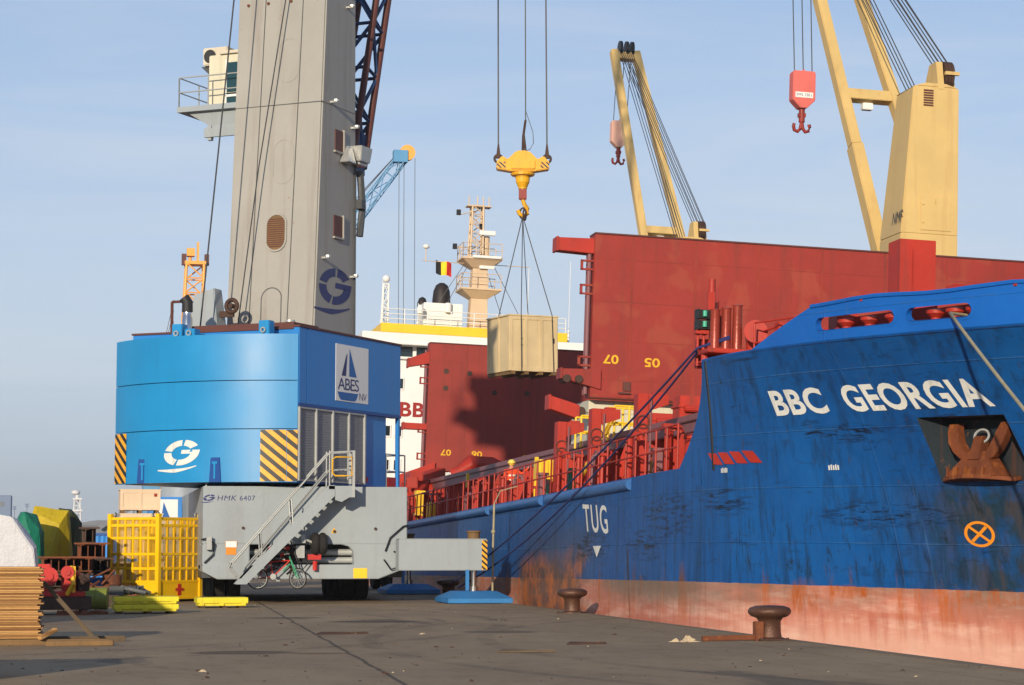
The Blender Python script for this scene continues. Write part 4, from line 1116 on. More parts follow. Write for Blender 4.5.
for x, hh in ((3.15, 3.2), (5.3, 2.0), (11.8, 4.5), (14.3, 5.0)):
    m = MB(); m.cyl((x, SY + 1, 14.7), (x, SY + 1, 14.7 + hh), .018, n=6); m.cyl((x, SY + 1, 14.7), (x, SY + 1, 15.6), .07, n=6); m.build('whip_aerial', M['white'], wh)
m = MB()
m.lattice((3.25, SY + .2, 15.2), (3.25, SY + .2, 17.6), .35, .3, 4, .05, .03, up=(0, 1, 0)); m.ball((3.25, SY + .2, 17.9), .22); m.lathe([(.18, 0), (.2, .3), (.1, .5)], (5.3, SY + .2, 16.0), 10)
m.build('satcom_post', M['white'], wh)
m = MB()
m.rail([(1.0, 57, zr(57)), (1.0, 66, zr(57))], 2.2, r=.03, mids=3, step=2)
m.box(.3, 2.5, 66, 69, 3.0, 6.2)
m.build('after_deck_structure', M['deck_red'], ship)

# ship's own cranes
def deck_crane(base, jib_dir, L, block_mat, label, drop, hook_mat, big, top=19.0, hook_dx=0.0):
    x, y, z = base
    T = Matrix.Translation(Vector(base))
    m = MB(T)
    a0, a1 = .98, .86
    b_ = [(-1.25, -1.0, 3.0 - z), (.98, -1.0, 3.0 - z), (.98, 1.1, 3.0 - z), (-1.25, 1.1, 3.0 - z)]
    m.hexa(b_, [(-1.16, -1.0, top - z - 5.5), (.98, -1.0, top - z - 5.5), (.98, 1.1, top - z - 5.5), (-1.16, 1.1, top - z - 5.5)])
    m.hexa([(-1.16, -1.0, top - z - 5.5), (.98, -1.0, top - z - 5.5), (.98, 1.1, top - z - 5.5), (-1.16, 1.1, top - z - 5.5)], [(-.76, -.98, top - z - .15), (.96, -.98, top - z - .15), (.96, .95, top - z - .15), (-.72, .8, top - z - .15)])
    m.prism([(-.76, -.98, top - z - .15), (-.3, -.98, top - z), (.5, -.98, top - z), (.96, -.98, top - z - .15)], (0, 1.8, 0))
    c = m.build('deck_crane', M['crane_cream'], ship, bevel=.03, label=label)
    m = MB(T)
    for k in range(7): m.box(-.38, -.02, -1.02, -.985, top - z - .85 + k * .09, top - z - .80 + k * .09)
    m.build('louvre', M['boom_red'], c)
    m = MB(T)
    zz = top - z - 5.35
    m.box(-.45, .70, -1.03, -1.0, zz, zz + 1.25); m.box(-.40, -.30, -1.06, -1.03, zz + .25, zz + .33); m.box(-.40, -.30, -1.06, -1.03, zz + .9, zz + .98); m.box(.1, .14, -1.05, -1.03, zz + .95, zz + 1.15)
    m.build('access_hatch', M['crane_cream'], c, bevel=.01)
    m = MB(T)
    if big: put_text(m, 'NMF', lambda a, b: (-1.19 + .05 * b - .008, -.2 - a, top - z - 5.1 + .42 * b), .0, 1.0, .95)
    if big: m.build('maker_letters', M['mark_black'], c)
    m = MB(T)                                         # top sheaves
    m.hexa([(.16, -1.0, top - z - .2), (.40, -1.0, top - z - .2), (.40, .5, top - z - .2), (.16, .5, top - z - .2)], [(.16, -.75, top - z + .85), (.40, -.75, top - z + .85), (.40, -.1, top - z + .85), (.16, -.1, top - z + .85)]); m.hexa([(.76, -.8, top - z - .2), (.90, -.8, top - z - .2), (.90, .3, top - z - .2), (.76, .3, top - z - .2)], [(.80, -.65, top - z + .4), (.88, -.65, top - z + .4), (.88, -.3, top - z + .4), (.80, -.3, top - z + .4)]); m.box(.40, .92, -1.12, -.98, top - z + .32, top - z + .44)
    m.build('sheave_bracket', M['crane_cream'], c)
    m = MB(T)
    for dx in (.44, .56, .68): m.cyl((dx, -.5, top - z + .38), (dx + .10, -.5, top - z + .38), .54, n=22)
    m.build('sheave', M['rust_dark'], c, smooth=40)
    d = Vector(jib_dir).normalized()
    hp = Vector((1.2, .7, 0))
    tip = hp + d * L
    wx = Vector((1, 0, 0))
    up = wx.cross(d).normalized()
    m = MB(T)
    w0, w1 = 1.42, .62
    for s_ in (-1, 1):
        p0 = hp + wx * w0 * s_ ; p1 = tip + wx * w1 * s_
        pm = p0.lerp(p1, .4)
        m.bar(p0, pm, .46, .62, up); m.bar(pm, p1, .40, .5, up)
    jb = m.build('jib', M['crane_cream'], c, bevel=.03)
    for f in (.24, .50, .985):
        m = MB(T)
        p = hp + d * L * f; w_ = w0 + (w1 - w0) * f
        m.bar(p - wx * w_, p + wx * w_, .42, .42, up)
        m.build('jib_cross_beam', M['crane_cream'], jb, bevel=.02)
    m = MB(T @ Matrix.Translation(hp + d * L * .5)); m.box(-.25, .15, -.15, .15, -.52, -.26); m.build('jib_lamp', M['white'], jb, bevel=.02)
    m = MB(T)
    for dx in (-.3, .05, .35): m.cyl(tip + wx * dx + d * .15, tip + wx * (dx + .14) + d * .15, .45, n=16)
    m.build('jib_head_sheave', M['mark_black'], jb, smooth=40)
    m = MB(T)
    sh = Vector((.55, -.5, top - z + .95))
    for k in range(7): m.cyl(tip + wx * (-.35 + .11 * k) + up * .2, sh + wx * (-.25 + .11 * k) + Vector((0, .5 - .2 * (k % 3), -.1 * (k % 3))), .022, n=5)
    for k in range(4): m.cyl(tip + wx * (-.3 + .16 * k), Vector((-.3 + .14 * k, .7, top - z - .1)), .022, n=5)
    m.build('luffing_rope', M['wire'], c)
    hb = tip + Vector((hook_dx, .25, -drop))
    m = MB(T)
    for dx in (-.38, 0, .38): m.cyl(tip + wx * dx, hb + wx * dx * .95 + Vector((0, 0, .8)), .022, n=5)
    m.build('hoist_rope', M['wire'], c)
    m = MB(T @ Matrix.Translation(hb))
    P = [(-.42, -.15, 1.05), (.42, -.15, 1.05), (.46, -.15, .95), (.46, -.15, -.1), (.14, -.15, -.42), (-.14, -.15, -.42), (-.46, -.15, -.1), (-.46, -.15, .95)]
    m.prism(P, (0, .5, 0))
    m.cyl((0, 0, .85), (0, 0, 1.15), .05, n=8)
    kb = m.build('hook_block', block_mat, c, bevel=.02)
    if big:
        m = MB(T @ Matrix.Translation(hb)); m.box(-.36, .36, -.165, -.15, -.02, .20); m.build('load_plate', M['sign_white'], kb)
        m = MB(T @ Matrix.Translation(hb)); put_text(m, 'SWL 150 t', lambda a, b: (-.32 + a, -.172, .04 + .11 * b), .0, 1.0, .64); m.build('load_letters', M['navy_mark'], kb)
    m = MB(T @ Matrix.Translation(hb))
    m.cyl((0, .1, -.4), (0, .1, -.95), .12, n=10); m.box(-.14, .14, 0, .22, -.75, -.6)
    for s_ in (-1, 1): m.torus((s_ * .13, .1, -1.15), (0, 1, 0), .17, .065, 10, 8, a0=R(0), a1=2 * math.pi) if False else m.tube([(0, .1, -.9), (s_ * .05, .1, -1.2), (s_ * .16, .1, -1.33), (s_ * .29, .1, -1.28), (s_ * .33, .1, -1.12), (s_ * .30, .1, -1.02)], .07, 8)
    m.build('ram_horn_hook', hook_mat, kb, smooth=50)
    return c
deck_crane((15.75, 19.0, 9.2), (-.194, .285, 1.0), 21.6, M['pink_block'], 'nearer cream deck crane with its column whole above the red cover', 9.7, M['hook_red'], True, 19.0, .45)
deck_crane((16.5, 53.5, 9.2), (-.148, .30, 1.0), 21.9, M['pale_pink'], 'farther cream deck crane with only its jib above the red cover', 4.9, M['hook_red'], False, 18.6, -.1)

# flag at the mast
fm = MB()
nxf, nyf = 12, 6
for ci, (u0, u1) in enumerate(((0, 1 / 3), (1 / 3, 2 / 3), (2 / 3, 1))):
    fm.cur = ci
    vs = []
    for i in range(5):
        for j in range(nyf + 1):
            u = u0 + (u1 - u0) * i / 4; v_ = j / nyf
            vs.append((u * .95, .16 * math.sin(u * 7 + v_ * 1.3) * u, -v_ * .8 - .22 * u - .05 * math.sin(u * 6)))
    fs = [(i * (nyf + 1) + j, (i + 1) * (nyf + 1) + j, (i + 1) * (nyf + 1) + j + 1, i * (nyf + 1) + j + 1) for i in range(4) for j in range(nyf)]
    fm.add(vs, fs)
fo = fm.build('flag', [M['flag_black'], M['flag_yellow'], M['flag_red']], smooth=180)
fo.location = s2w(6.25, SY + 1.2, 19.35)
tag(fo, 'black yellow and red flag flying beside the ship mast', 'flag')

# ------------------------------------------------------------------ the mobile harbour crane
CR = Vector((7.2, 72.7, 0))
crane = thing('harbour_crane', 'mobile harbour crane with grey tower on a bright blue house and grey chassis', 'crane', CR)
HM = Matrix.Rotation(R(-34), 4, 'Z')                 # house turned on the chassis: local x right, y forward
# chassis (its own axes follow the quay)
x0, x1, yn, yfar = -3.55, 2.62, -6.1, 7.6
m = MB()
m.box(x0, x1, yn + 1.3, yfar, 1.0, 3.50)
m.box(x0, x1, yn, yn + 1.3, 1.76, 3.50)              # end plate above the slot
m.box(x0, -2.15, yn, yn + 1.3, 1.13, 1.76)
m.prism([(.62, yn, 1.76), (.86, yn, 1.70), (.98, yn, 1.55), (1.0, yn, 1.30), (1.0, yn, 1.13), (x1, yn, 1.13), (x1, yn, 1.76)], (0, 1.3, 0))
m.prism([(x0, yn - .05, 1.15), (x0, yn - .05, .95), (-3.1, yn - .05, .72), (1.75, yn - .05, .72), (x1 - .1, yn - .05, 1.02), (x1, yn - .05, 1.15)], (0, 2.2, 0))
m.prism([(x0, yfar - 2, 1.0), (x0, yfar - 2, .95), (-3.1, yfar - 2, .72), (1.75, yfar - 2, .72), (x1, yfar - 2, 1.0)], (0, 2, 0))
ch = m.build('chassis', M['grey_crane'], crane, bevel=.02)
m = MB(); m.box(x0 + .02, x1 - .02, yn + .8, yfar - .8, .75, 1.0); m.box(-2.1, .95, yn + 1.1, yn + 1.28, 1.13, 1.76)
m.build('underframe', M['grey_dark'], ch)
m = MB()
for z in (1.28, 1.52): m.cyl((-2.15, yn + .5, z), (1.0, yn + .5, z), .10, n=12)
m.build('steering_pipe', M['galv'], ch, smooth=50)
m = MB(); m.box(-2.0, -1.1, yn + .3, yn + .9, 1.14, 1.30); m.box(-1.05, -.55, yn + .25, yn + .8, 1.2, 1.72)
m.cyl((-1.6, yn + .5, 1.3), (-1.6, yn + .5, 1.7), .16, n=12)
m.build('hydraulic_unit', M['mark_black'], ch)
m = MB(); m.box(.98, 1.40, yn - .065, yn - .05, .74, 1.04); m.build('yellow_patch', M['ship_yellow'], ch)
m = MB(); m.box(-2.85, -2.55, yn - .012, yn, 1.45, 1.66); m.box(-2.87, -2.53, yn - .018, yn - .012, 1.66, 1.86)
m.build('warning_plate', [M['orange_mark']], ch)
m = MB(); m.box(-2.86, -2.54, yn - .024, yn - .018, 1.67, 1.85); m.build('notice_plate', M['sign_white'], ch)
m = MB(); put_text(m, 'HMK', lambda a, b: (-3.13 + a + .03 * b, yn - .006, 3.07 + .15 * b), .0, 1.12, .56); put_text(m, '6407', lambda a, b: (-2.46 + a, yn - .006, 3.07 + .15 * b), .0, 1.1, .46)
put_polys(m, logo_polys(), lambda a, b: (-3.37 + .17 * a + .05 * b, yn - .006, 3.15 + .10 * b))
m.build('type_lettering', M['navy_mark'], ch)
m = MB()
for px_, pz in ((-2.35, 2.25), (1.65, 2.23), (.4, 2.15)): m.cyl((px_, yn - .05, pz), (px_, yn, pz), .045, n=8)
m.build('lifting_lug', M['rust_dark'], ch)
m = MB(); m.prism([(.30, yn - .008, 2.10), (.48, yn - .008, 2.10), (.39, yn - .008, 2.27)], (0, .006, 0)); m.build('hazard_triangle', M['yellow_mark'], ch)
m = MB(); m.tube([(-3.6, yn - .1, 1.9), (-3.35, yn - .15, 1.95), (-3.2, yn - .12, 1.75), (-3.25, yn - .1, 1.45), (-3.5, yn - .08, 1.2)], .025, 6)
m.tube([(1.9, yn - .1, 1.3), (2.1, yn - .2, 1.0), (2.4, yn - .2, 1.1), (2.55, yn - .1, 1.4), (2.2, yn - .08, 1.55)], .025, 6)
m.tube([(1.95, yn - .06, 1.55), (2.1, yn - .06, 1.95), (2.5, yn - .06, 2.3), (2.66, yn - .06, 2.34)], .03, 6)
m.tube([(-.95, yn - .2, 1.9), (-.75, yn - .3, 1.3), (-.62, yn - .3, .95), (-.4, yn - .25, 1.2), (-.5, yn - .1, 1.5)], .025, 6)
m.build('hose', M['mark_black'], ch)
m = MB(); m.box(x0 + .1, x0 + .26, yn - .25, yn - .05, 1.6, 1.98); m.cyl((x0 + .12, yn + .6, 3.5), (x0 + .12, yn + .6, 4.05), .03, n=6)
m.build('socket_box', M['galv'], ch)
m = MB(); m.box(-.42, -.02, yn - .22, yn - .04, 1.30, 1.46); m.build('red_box', M['red_machine'], ch)
m = MB(); m.cyl((-.2, yn - .2, 1.26), (-.2, yn - .2, .98), .07, n=10); m.build('red_lamp', M['red_machine'], ch)
m = MB(); m.box(-.78, -.52, yn - .25, yn - .08, 1.35, 1.72); m.build('valve_block', M['galv'], ch)
m = MB()
for k in range(9):
    a_, b_ = random.uniform(-1.6, -.9), random.uniform(1.2, 1.75)
    m.tube([(a_, yn - .02, b_), (a_ + random.uniform(-.2, .3), yn - .18, b_ - .2), (a_ + random.uniform(-.3, .3), yn - .05, b_ - .35)], .03, 6)
m.build('red_valve', M['rust_dark'], ch)
for k in range(4):
    m = MB(); p_ = (-1.55 + .17 * k, yn - .12, 1.62 - .10 * (k % 3)); m.cyl(p_, (p_[0] + .06, p_[1] - .06, p_[2] + .05), .055, n=8)
    m.build('valve_cap', M['red_machine'], ch)
m = MB(); m.torus((-.20, yn - .24, 1.78), (1, 0, 0), .21, .13, 18, 10)
m.torus((.02, yn - .24, 1.78), (1, 0, 0), .21, .13, 18, 10)
m.build('tyre_fender', M['rubber'], ch, smooth=60)
m = MB(); m.cyl((-.6, yn - .2, 1.95), (-.25, yn - .24, 1.80), .04, n=8); m.box(-.62, -.5, yn - .3, yn - .1, 1.8, 2.05); m.build('cable_guide', M['galv'], ch)
# wheels: pairs on each axle line
for k, y in enumerate((-1.6, .1, 1.8, 3.5)):
    for xc in (-2.55, 1.55):
        for dx in (-.23, .23):
            m = MB(Matrix.Translation((xc + dx, y, .60)))
            prof = [(.34, -.20), (.52, -.20), (.585, -.16), (.60, -.10), (.60, .10), (.585, .16), (.52, .20), (.34, .20)]
            m2 = MB(Matrix.Translation((xc + dx, y, .60)) @ Matrix.Rotation(R(90), 4, 'Y')); m2.lathe(prof, (0, 0, 0), 26)
            m2.build('wheel', M['rubber'], crane, smooth=40)
# outriggers
hz1 = hazard_mat('outrigger_hazard_stripes', .9, .9, 1.0, .17)
def outrigger(ya_, yb_, hidden=False):
    m = MB()
    a = Vector((2.2, ya_, 0)); b = Vector((4.88, yb_, 0))
    d = (b - a).normalized(); n_ = Vector((d.y, -d.x, 0)) * .35
    if ya_ > 0: n_ = n_
    q = [a - n_, b - n_, b + n_, a + n_]
    m.hexa([p + Vector((0, 0, .98)) for p in q], [p + Vector((0, 0, 1.90)) for p in q])
    m.hexa([p * 1 + Vector((0, 0, 1.90)) for p in q], [p + Vector((0, 0, 1.93)) for p in q])
    arm_ = m.build('outrigger_arm', M['grey_crane'], crane, bevel=.02)
    m = MB()
    e_ = d * .004
    qq = [b - n_ * 1.02 - d * .16, b - n_ * 1.02 + e_, b + n_ * 1.02 + e_, b + n_ * 1.02 - d * .16]
    m.hexa([p + Vector((0, 0, 1.00)) for p in qq], [p + Vector((0, 0, 1.88)) for p in qq])
    m.build('hazard_band', hz1, arm_)
    c_ = b - d * .35
    m = MB(); m.cyl(c_ + Vector((0, 0, 1.9)), c_ + Vector((0, 0, 2.12)), .19, n=14); m.cyl(c_ + Vector((0, 0, 2.12)), c_ + Vector((0, 0, 2.17)), .23, n=14)
    m.build('cylinder_cap', M['wood_brown'], arm_, smooth=40)
    m = MB(); m.cyl(c_ + Vector((0, 0, .40)), c_ + Vector((0, 0, 1.0)), .085, n=14); m.cyl(c_ + Vector((0, 0, .36)), c_ + Vector((0, 0, .5)), .15, n=12)
    m.build('jack_rod', M['chrome'], arm_, smooth=40)
    m = MB(); m.box(c_.x - .30, c_.x - .2, c_.y - .35, c_.y - .25, .38, 1.0); m.build('jack_guard', M['pad_blue'], arm_)
    m = MB()
    W, L_ = .98, 1.2
    P0 = [(c_.x - W, c_.y - L_, .02), (c_.x + W, c_.y - L_, .02), (c_.x + W, c_.y + L_, .02), (c_.x - W, c_.y + L_, .02)]
    P1 = [(x, y, .16) for x, y, z in P0]
    P2 = [(c_.x + (x - c_.x) * .62, c_.y + (y - c_.y) * .5, .36) for x, y, z in P0]
    m.hexa(P0, P1); m.hexa([(x, y, .161) for x, y, z in P1], P2)
    m.build('outrigger_pad', M['pad_blue'], crane, bevel=.015)
outrigger(-6.95, -6.95)
outrigger(6.4, 6.4)
# stairs up the chassis end
m = MB()
ys0, ys1 = yn - .95, yn - .05
for yy in (ys0, ys1):
    m.prism([(-2.62, yy, .58), (-2.30, yy, .58), (.30, yy, 3.20), (.30, yy, 3.52), (.12, yy, 3.52)], (0, .045, 0))
for k in range(13):
    f = (k + .6) / 13.2
    xx, zz = -2.45 + 2.62 * f, .66 + 2.75 * f
    m.box(xx - .02, xx + .22, ys0 + .05, ys1, zz, zz + .035)
st = m.build('stairs', M['grey_crane'], crane)
m = MB(); m.box(.12, .90, ys0, ys1 + .04, 3.40, 3.50); m.prism([(.31, ys0 - .004, 3.50), (.90, ys0 - .004, 3.50), (.90, ys0 - .004, 3.16), (.74, ys0 - .004, 3.16), (.50, ys0 - .004, 3.02), (.31, ys0 - .004, 3.08)], (0, .05, 0)); m.prism([(.12, ys0 + .06, 3.40), (.90, ys0 + .06, 3.40), (.90, ys0 + .06, 3.2), (.12, ys0 + .06, 3.2)], (0, .8, 0))
m.build('stair_platform', M['grey_crane'], st)
m = MB()
for yy in (ys0 + .02, ys1 - .02):
    lo = Vector((-2.72, yy, 1.2)); hi = Vector((.15, yy, 4.50))
    m.tube([(-2.55, yy, .8), (-2.75, yy, 1.05), lo, hi, (.86, yy, 4.54)], .028, 8)
    m.tube([(-2.3, yy, 1.05), (.14, yy, 3.98), (.86, yy, 4.0)], .022, 6)
    for f in (.25, .6): 
        p = Vector((-2.5 + 2.6 * f, yy, .75 + 2.72 * f)); m.cyl(p, p + Vector((-.05, 0, .72)), .022, n=6)
    m.cyl((.14, yy, 3.5), (.14, yy, 4.55), .026, n=6); m.box(.82, .90, yy - .03, yy + .03, 3.16, 4.56)
m.cyl((.86, ys0, 4.54), (.86, ys1, 4.54), .026, n=6); m.cyl((.86, ys0, 4.0), (.86, ys1, 4.0), .022, n=6)
m.build('handrail', M['galv'], st, smooth=60)
m = MB(); zz0, zz1 = 3.80, 4.36
yy = ys0 - .03
m.tube([(.55, yy, zz0), (.30, yy, zz0), (.22, yy, zz0 + .08), (.22, yy, zz1 - .08), (.30, yy, zz1), (.80, yy, zz1), (.80, yy, zz0), (.55, yy, zz0)], .028, 8)
m.build('yellow_gate', M['yellow_mark'], st, smooth=60)
# counterweights
RC, UC = 6.0, -.84
def cwp(v_, z, off=0.0):
    return (v_ * (1 + off / RC), UC - math.sqrt((RC + off) ** 2 - (v_ * (1 + off / RC)) ** 2), z)
slabs = [(3.62, 5.20), (5.225, 6.66), (6.685, 8.08)]
for k, (za, zb) in enumerate(slabs):
    m = MB(HM)
    n = 22
    vv = [-3.55 + 6.35 * i / n for i in range(n + 1)]
    lo = [cwp(v_, za) for v_ in vv] + [(3.08, -6.0, za), (-3.60, -5.5, za)]
    m.prism(lo, (0, 0, zb - za))
    cw = m.build('counterweight', M['blue_cw'], crane, smooth=30)
    if k == 0:
        hz2 = hazard_mat('counterweight_hazard_stripes', .75, -.5, 1.0, .34)
        for a, b in ((-3.54, -2.85), (2.08, 2.79)):
            m = MB(HM)
            q = 8
            for i in range(q):
                v0, v1 = a + (b - a) * i / q, a + (b - a) * (i + 1) / q
                m.add([cwp(v0, za + .02, .012), cwp(v1, za + .02, .012), cwp(v1, zb - .02, .012), cwp(v0, zb - .02, .012)], [(0, 1, 2, 3)])
            if b > 0:
                e0 = Vector(cwp(2.80, 0)); e1 = Vector((3.08, -6.0, 0)); nn = Vector((.85, -.5, 0)) * .01
                m.add([e0 + nn + Vector((0, 0, za + .02)), e1 + nn + Vector((0, 0, za + .02)), e1 + nn + Vector((0, 0, zb - .02)), e0 + nn + Vector((0, 0, zb - .02))], [(0, 1, 2, 3)])
            m.build('hazard_band', hz2, cw)
        m = MB(HM); put_polys(m, logo_polys(), lambda a, b: cwp(-.45 + .64 * a + .12 * b, 4.52 + .385 * b, .008))
        m.build('round_emblem', M['white_mark'], cw)
        for v_ in (-2.0, .72):
            m = MB(HM)
            p = cwp(v_, 0, .02); P = [(p[0] - .20, p[1], za), (p[0] + .20, p[1], za), (p[0] + .15, p[1], za + .74), (p[0] - .15, p[1], za + .74)]
            m.prism(P, (0, .1, 0))
            lg = m.build('slot_pocket', M['blue_dark'], cw)
            m = MB(HM); m.box(p[0] - .03, p[0] + .03, p[1] - .03, p[1], za + .1, za + .6); m.box(p[0] - .09, p[0] + .09, p[1] - .025, p[1], za + .55, za + .62)
            m.build('slot_pin', M['blue_cw'], lg)
# engine house
m = MB(HM)
m.box(-3.10, 3.10, -5.47, 1.05, 5.98, 8.30); m.box(2.9, 3.10, -5.97, -5.47, 5.98, 8.30)
m.box(-3.0, 3.02, -5.97, .15, 3.60, 5.98)
ho = m.build('engine_house', M['blue_side'], crane, bevel=.02)
m = MB(HM); m.box(-3.13, 3.13, -5.5, 1.08, 8.30, 8.36); m.box(2.88, 3.13, -6.0, -5.5, 8.30, 8.36); m.box(-1.6, 2.6, -5.4, -3.8, 8.36, 8.52); m.build('roof_edge', M['boom_red'], ho)
m = MB(HM); m.box(2.8, 3.12, -5.97, 1.07, 5.90, 5.975); m.build('panel_lip', M['blue_dark'], ho)
for k in range(4):
    m = MB(HM); ua = -5.92 + k * 1.09; m.box(3.02, 3.07, ua, ua + 1.05, 3.72, 5.84)
    lv = m.build('louvre_panel', M['louvre'], ho)
    m = MB(HM)
    for q in range(26): m.hexa([(3.07, ua + .05, 3.80 + q * .078), (3.078, ua + .05, 3.80 + q * .078), (3.078, ua + 1.0, 3.80 + q * .078), (3.07, ua + 1.0, 3.80 + q * .078)], [(3.07, ua + .05, 3.84 + q * .078), (3.075, ua + .05, 3.84 + q * .078), (3.075, ua + 1.0, 3.84 + q * .078), (3.07, ua + 1.0, 3.84 + q * .078)])
    m.build('louvre_slats', M['louvre'], lv)
m = MB(HM)
for k in range(5): m.box(3.06, 3.14, -5.97 + k * 1.09, -5.90 + k * 1.09, 3.66, 5.88)
m.box(3.06, 3.12, -5.95, -1.55, 5.84, 5.89); m.box(3.06, 3.12, -5.95, -1.55, 3.66, 3.71)
m.build('louvre_frame', M['galv'], ho)
m = MB(HM); m.box(2.98, 3.10, .90, 1.02, 3.6, 5.9); m.build('corner_post', M['blue_side'], ho)
m = MB(HM); m.rail([(3.0, .2, 3.6), (3.0, 1.6, 3.6), (1.5, 1.6, 3.6)], 1.1, r=.025, mids=1); m.build('house_railing', M['galv'], ho)
m = MB(HM); m.box(-2.8, 3.0, .2, 1.9, 3.5, 3.62); m.box(2.9, 3.02, .3, 1.0, 3.62, 3.95); m.build('house_floor', M['red_machine'], ho)
m = MB(HM); m.box(3.02, 3.1, -1.42, -1.3, 3.75, 3.9); m.build('red_button', M['red_machine'], ho)
# sign on the house side
m = MB(HM); U0, U1, Z0, Z1 = -3.60, -1.35, 6.22, 8.0
m.box(3.10, 3.112, U0, U1, Z0, Z1)
sg = m.build('sign_board', M['sign_white'], ho)
F = lambda a, b: (3.118, U0 + a * (U1 - U0), Z0 + b * (Z1 - Z0))
m = MB(HM); m.add([F(.17, .45), F(.30, .45), F(.34, .86), F(.30, .80)], [(0, 1, 2, 3)]); m.build('dark_sail', M['navy_mark'], sg)
m = MB(HM); m.add([F(.40, .45), F(.63, .45), F(.405, .95)], [(0, 1, 2)])
m.add([F(.05, .16), F(.68, .16), F(.62, .05), F(.57, .02), F(.16, .02), F(.11, .05)], [(0, 1, 2, 3, 4, 5)]); m.build('sail_and_hull', M['sail_blue'], sg)
m = MB(HM); put_text(m, 'ABES', lambda a, b: F(.06 + a, .20 + .21 * b), .0, .86, .64); put_text(m, 'NV', lambda a, b: F(.72 + a, .05 + .13 * b), -.012, .9, .22); m.build('sign_lettering', M['navy_mark'], sg)
# roof gear
m = MB(HM); m.lathe([(.16, 0), (.16, .75), (.13, .8), (.13, 1.0)], (-1.05, -5.6, 8.0), 14); ex = m.build('exhaust_pipe', M['chrome'], ho, smooth=40)
m = MB(HM); m.tube([(-1.05, -5.6, 8.95), (-1.05, -5.6, 9.25), (-1.15, -5.65, 9.4)], .17, 12); m.build('exhaust_cap', M['fan_dark'], ex, smooth=40)
m = MB(HM); m.hexa([(-2.2, -3.6, 8.36), (-1.15, -3.6, 8.36), (-1.15, -2.9, 8.36), (-2.2, -2.9, 8.36)], [(-2.1, -3.5, 9.75), (-1.35, -3.5, 9.95), (-1.35, -3.0, 9.95), (-2.1, -3.0, 9.75)])
m.build('winch_housing', M['grey_crane'], ho, bevel=.03)
m = MB(HM); m.rail([(-2.9, -3.5, 8.36), (-2.45, -3.5, 8.36)], 1.2, n=1, r=.05, mids=0); m.box(-2.85, -2.4, -3.6, -3.4, 8.36, 8.6); m.build('winch_frame', M['boom_red'], ho)
m = MB(HM); m.torus((-.75, -3.4, 9.35), (0, 1, 0), .20, .07, 18, 8); m.cyl((-.75, -3.5, 9.35), (-.75, -3.3, 9.35), .08, n=10); m.box(-1.2, -.7, -3.4, -3.3, 9.0, 9.2); m.build('rope_pulley', M['rust_dark'], ho, smooth=50)
for v_ in (-1.05, -.6, 2.0):
    m = MB(HM); m.box(v_ - .18, v_ + .18, -6.2, -5.85, 8.0, 8.36 + (.16 if v_ != -.6 else 0)); b_ = m.build('roof_bracket', M['blue_cw'], ho, bevel=.02)
    m = MB(HM); m.torus((v_, -6.25, 8.22), (0, 1, 0), .07, .025, 12, 6); m.build('lifting_shackle', M['galv'], b_, smooth=50)
m = MB(HM); m.lathe([(.12, 0), (.12, .3), (.16, .32), (.16, .38)], (1.7, -4.0, 8.36), 12); m.build('roof_vent', M['silver'], ho, smooth=40)
# tower
def tf(z): return -2.28 + (z - 8.3) * .064           # front face leans back
TT = 30.0
m = MB(HM)
L0, L1 = -1.62, -1.74
m.hexa([(L0, tf(8.3), 8.3), (1.6, tf(8.3), 8.3), (1.6, .72, 8.3), (L0, .72, 8.3)], [(L1, tf(TT), TT), (1.6, tf(TT), TT), (1.6, .45, TT), (L1, .45, TT)])
m.box(-1.2, 1.2, -1.2, .6, 3.5, 8.3)
tw = m.build('tower', M['grey_tower'], crane, bevel=.05)
m = MB(HM)
for z in (16.1, 22.5): m.prism([(L0 - .1, tf(z) - .012, z), (1.61, tf(z) - .012, z), (1.61, tf(z) - .012, z + .03), (L0 - .1, tf(z) - .012, z + .018)], (0, .02, 0)); m.box(1.59, 1.606, tf(z), .62, z, z + .018)
for v_ in (-.78, .62): m.hexa([(v_ - .014, tf(8.4) - .012, 8.4), (v_ + .014, tf(8.4) - .012, 8.4), (v_ + .014, tf(8.4) + .03, 8.4), (v_ - .014, tf(8.4) + .03, 8.4)], [(v_ + .2 - .014, tf(26) - .012, 26), (v_ + .2 + .014, tf(26) - .012, 26), (v_ + .2 + .014, tf(26) + .03, 26), (v_ + .2 - .014, tf(26) + .03, 26)])
m.build('tower_seam', M['grey_dark'], tw)
def oval(v_, z, hw, hh, depth, n=20):
    P = []
    for i in range(n):
        q = 2 * math.pi * i / n
        cx_, cz_ = math.cos(q), math.sin(q)
        zz = (hh - hw) * (1 if cz_ > 0 else -1) + hw * cz_
        P.append((v_ + hw * cx_, tf(z + zz) - depth, z + zz))
    return P
m = MB(HM); m.prism(oval(.10, 11.85, .34, .58, .03), (0, .06, 0)); od = m.build('oval_door', M['wood_brown'], tw)
m = MB(HM)
for k in range(14): z = 11.37 + k * .07; m.box(-.22, .42, tf(z) - .045, tf(z) - .02, z, z + .03)
m.build('door_louvre', M['boom_red'], od)
m = MB(HM)
P, Q = oval(.10, 11.85, .34, .58, .05), oval(.10, 11.85, .40, .64, .05)
for i in range(20): j = (i + 1) % 20; m.hexa([P[i], Q[i], Q[j], P[j]], [(p[0], p[1] + .07, p[2]) for p in (P[i], Q[i], Q[j], P[j])])
m.build('door_rim', M['grey_tower'], od)
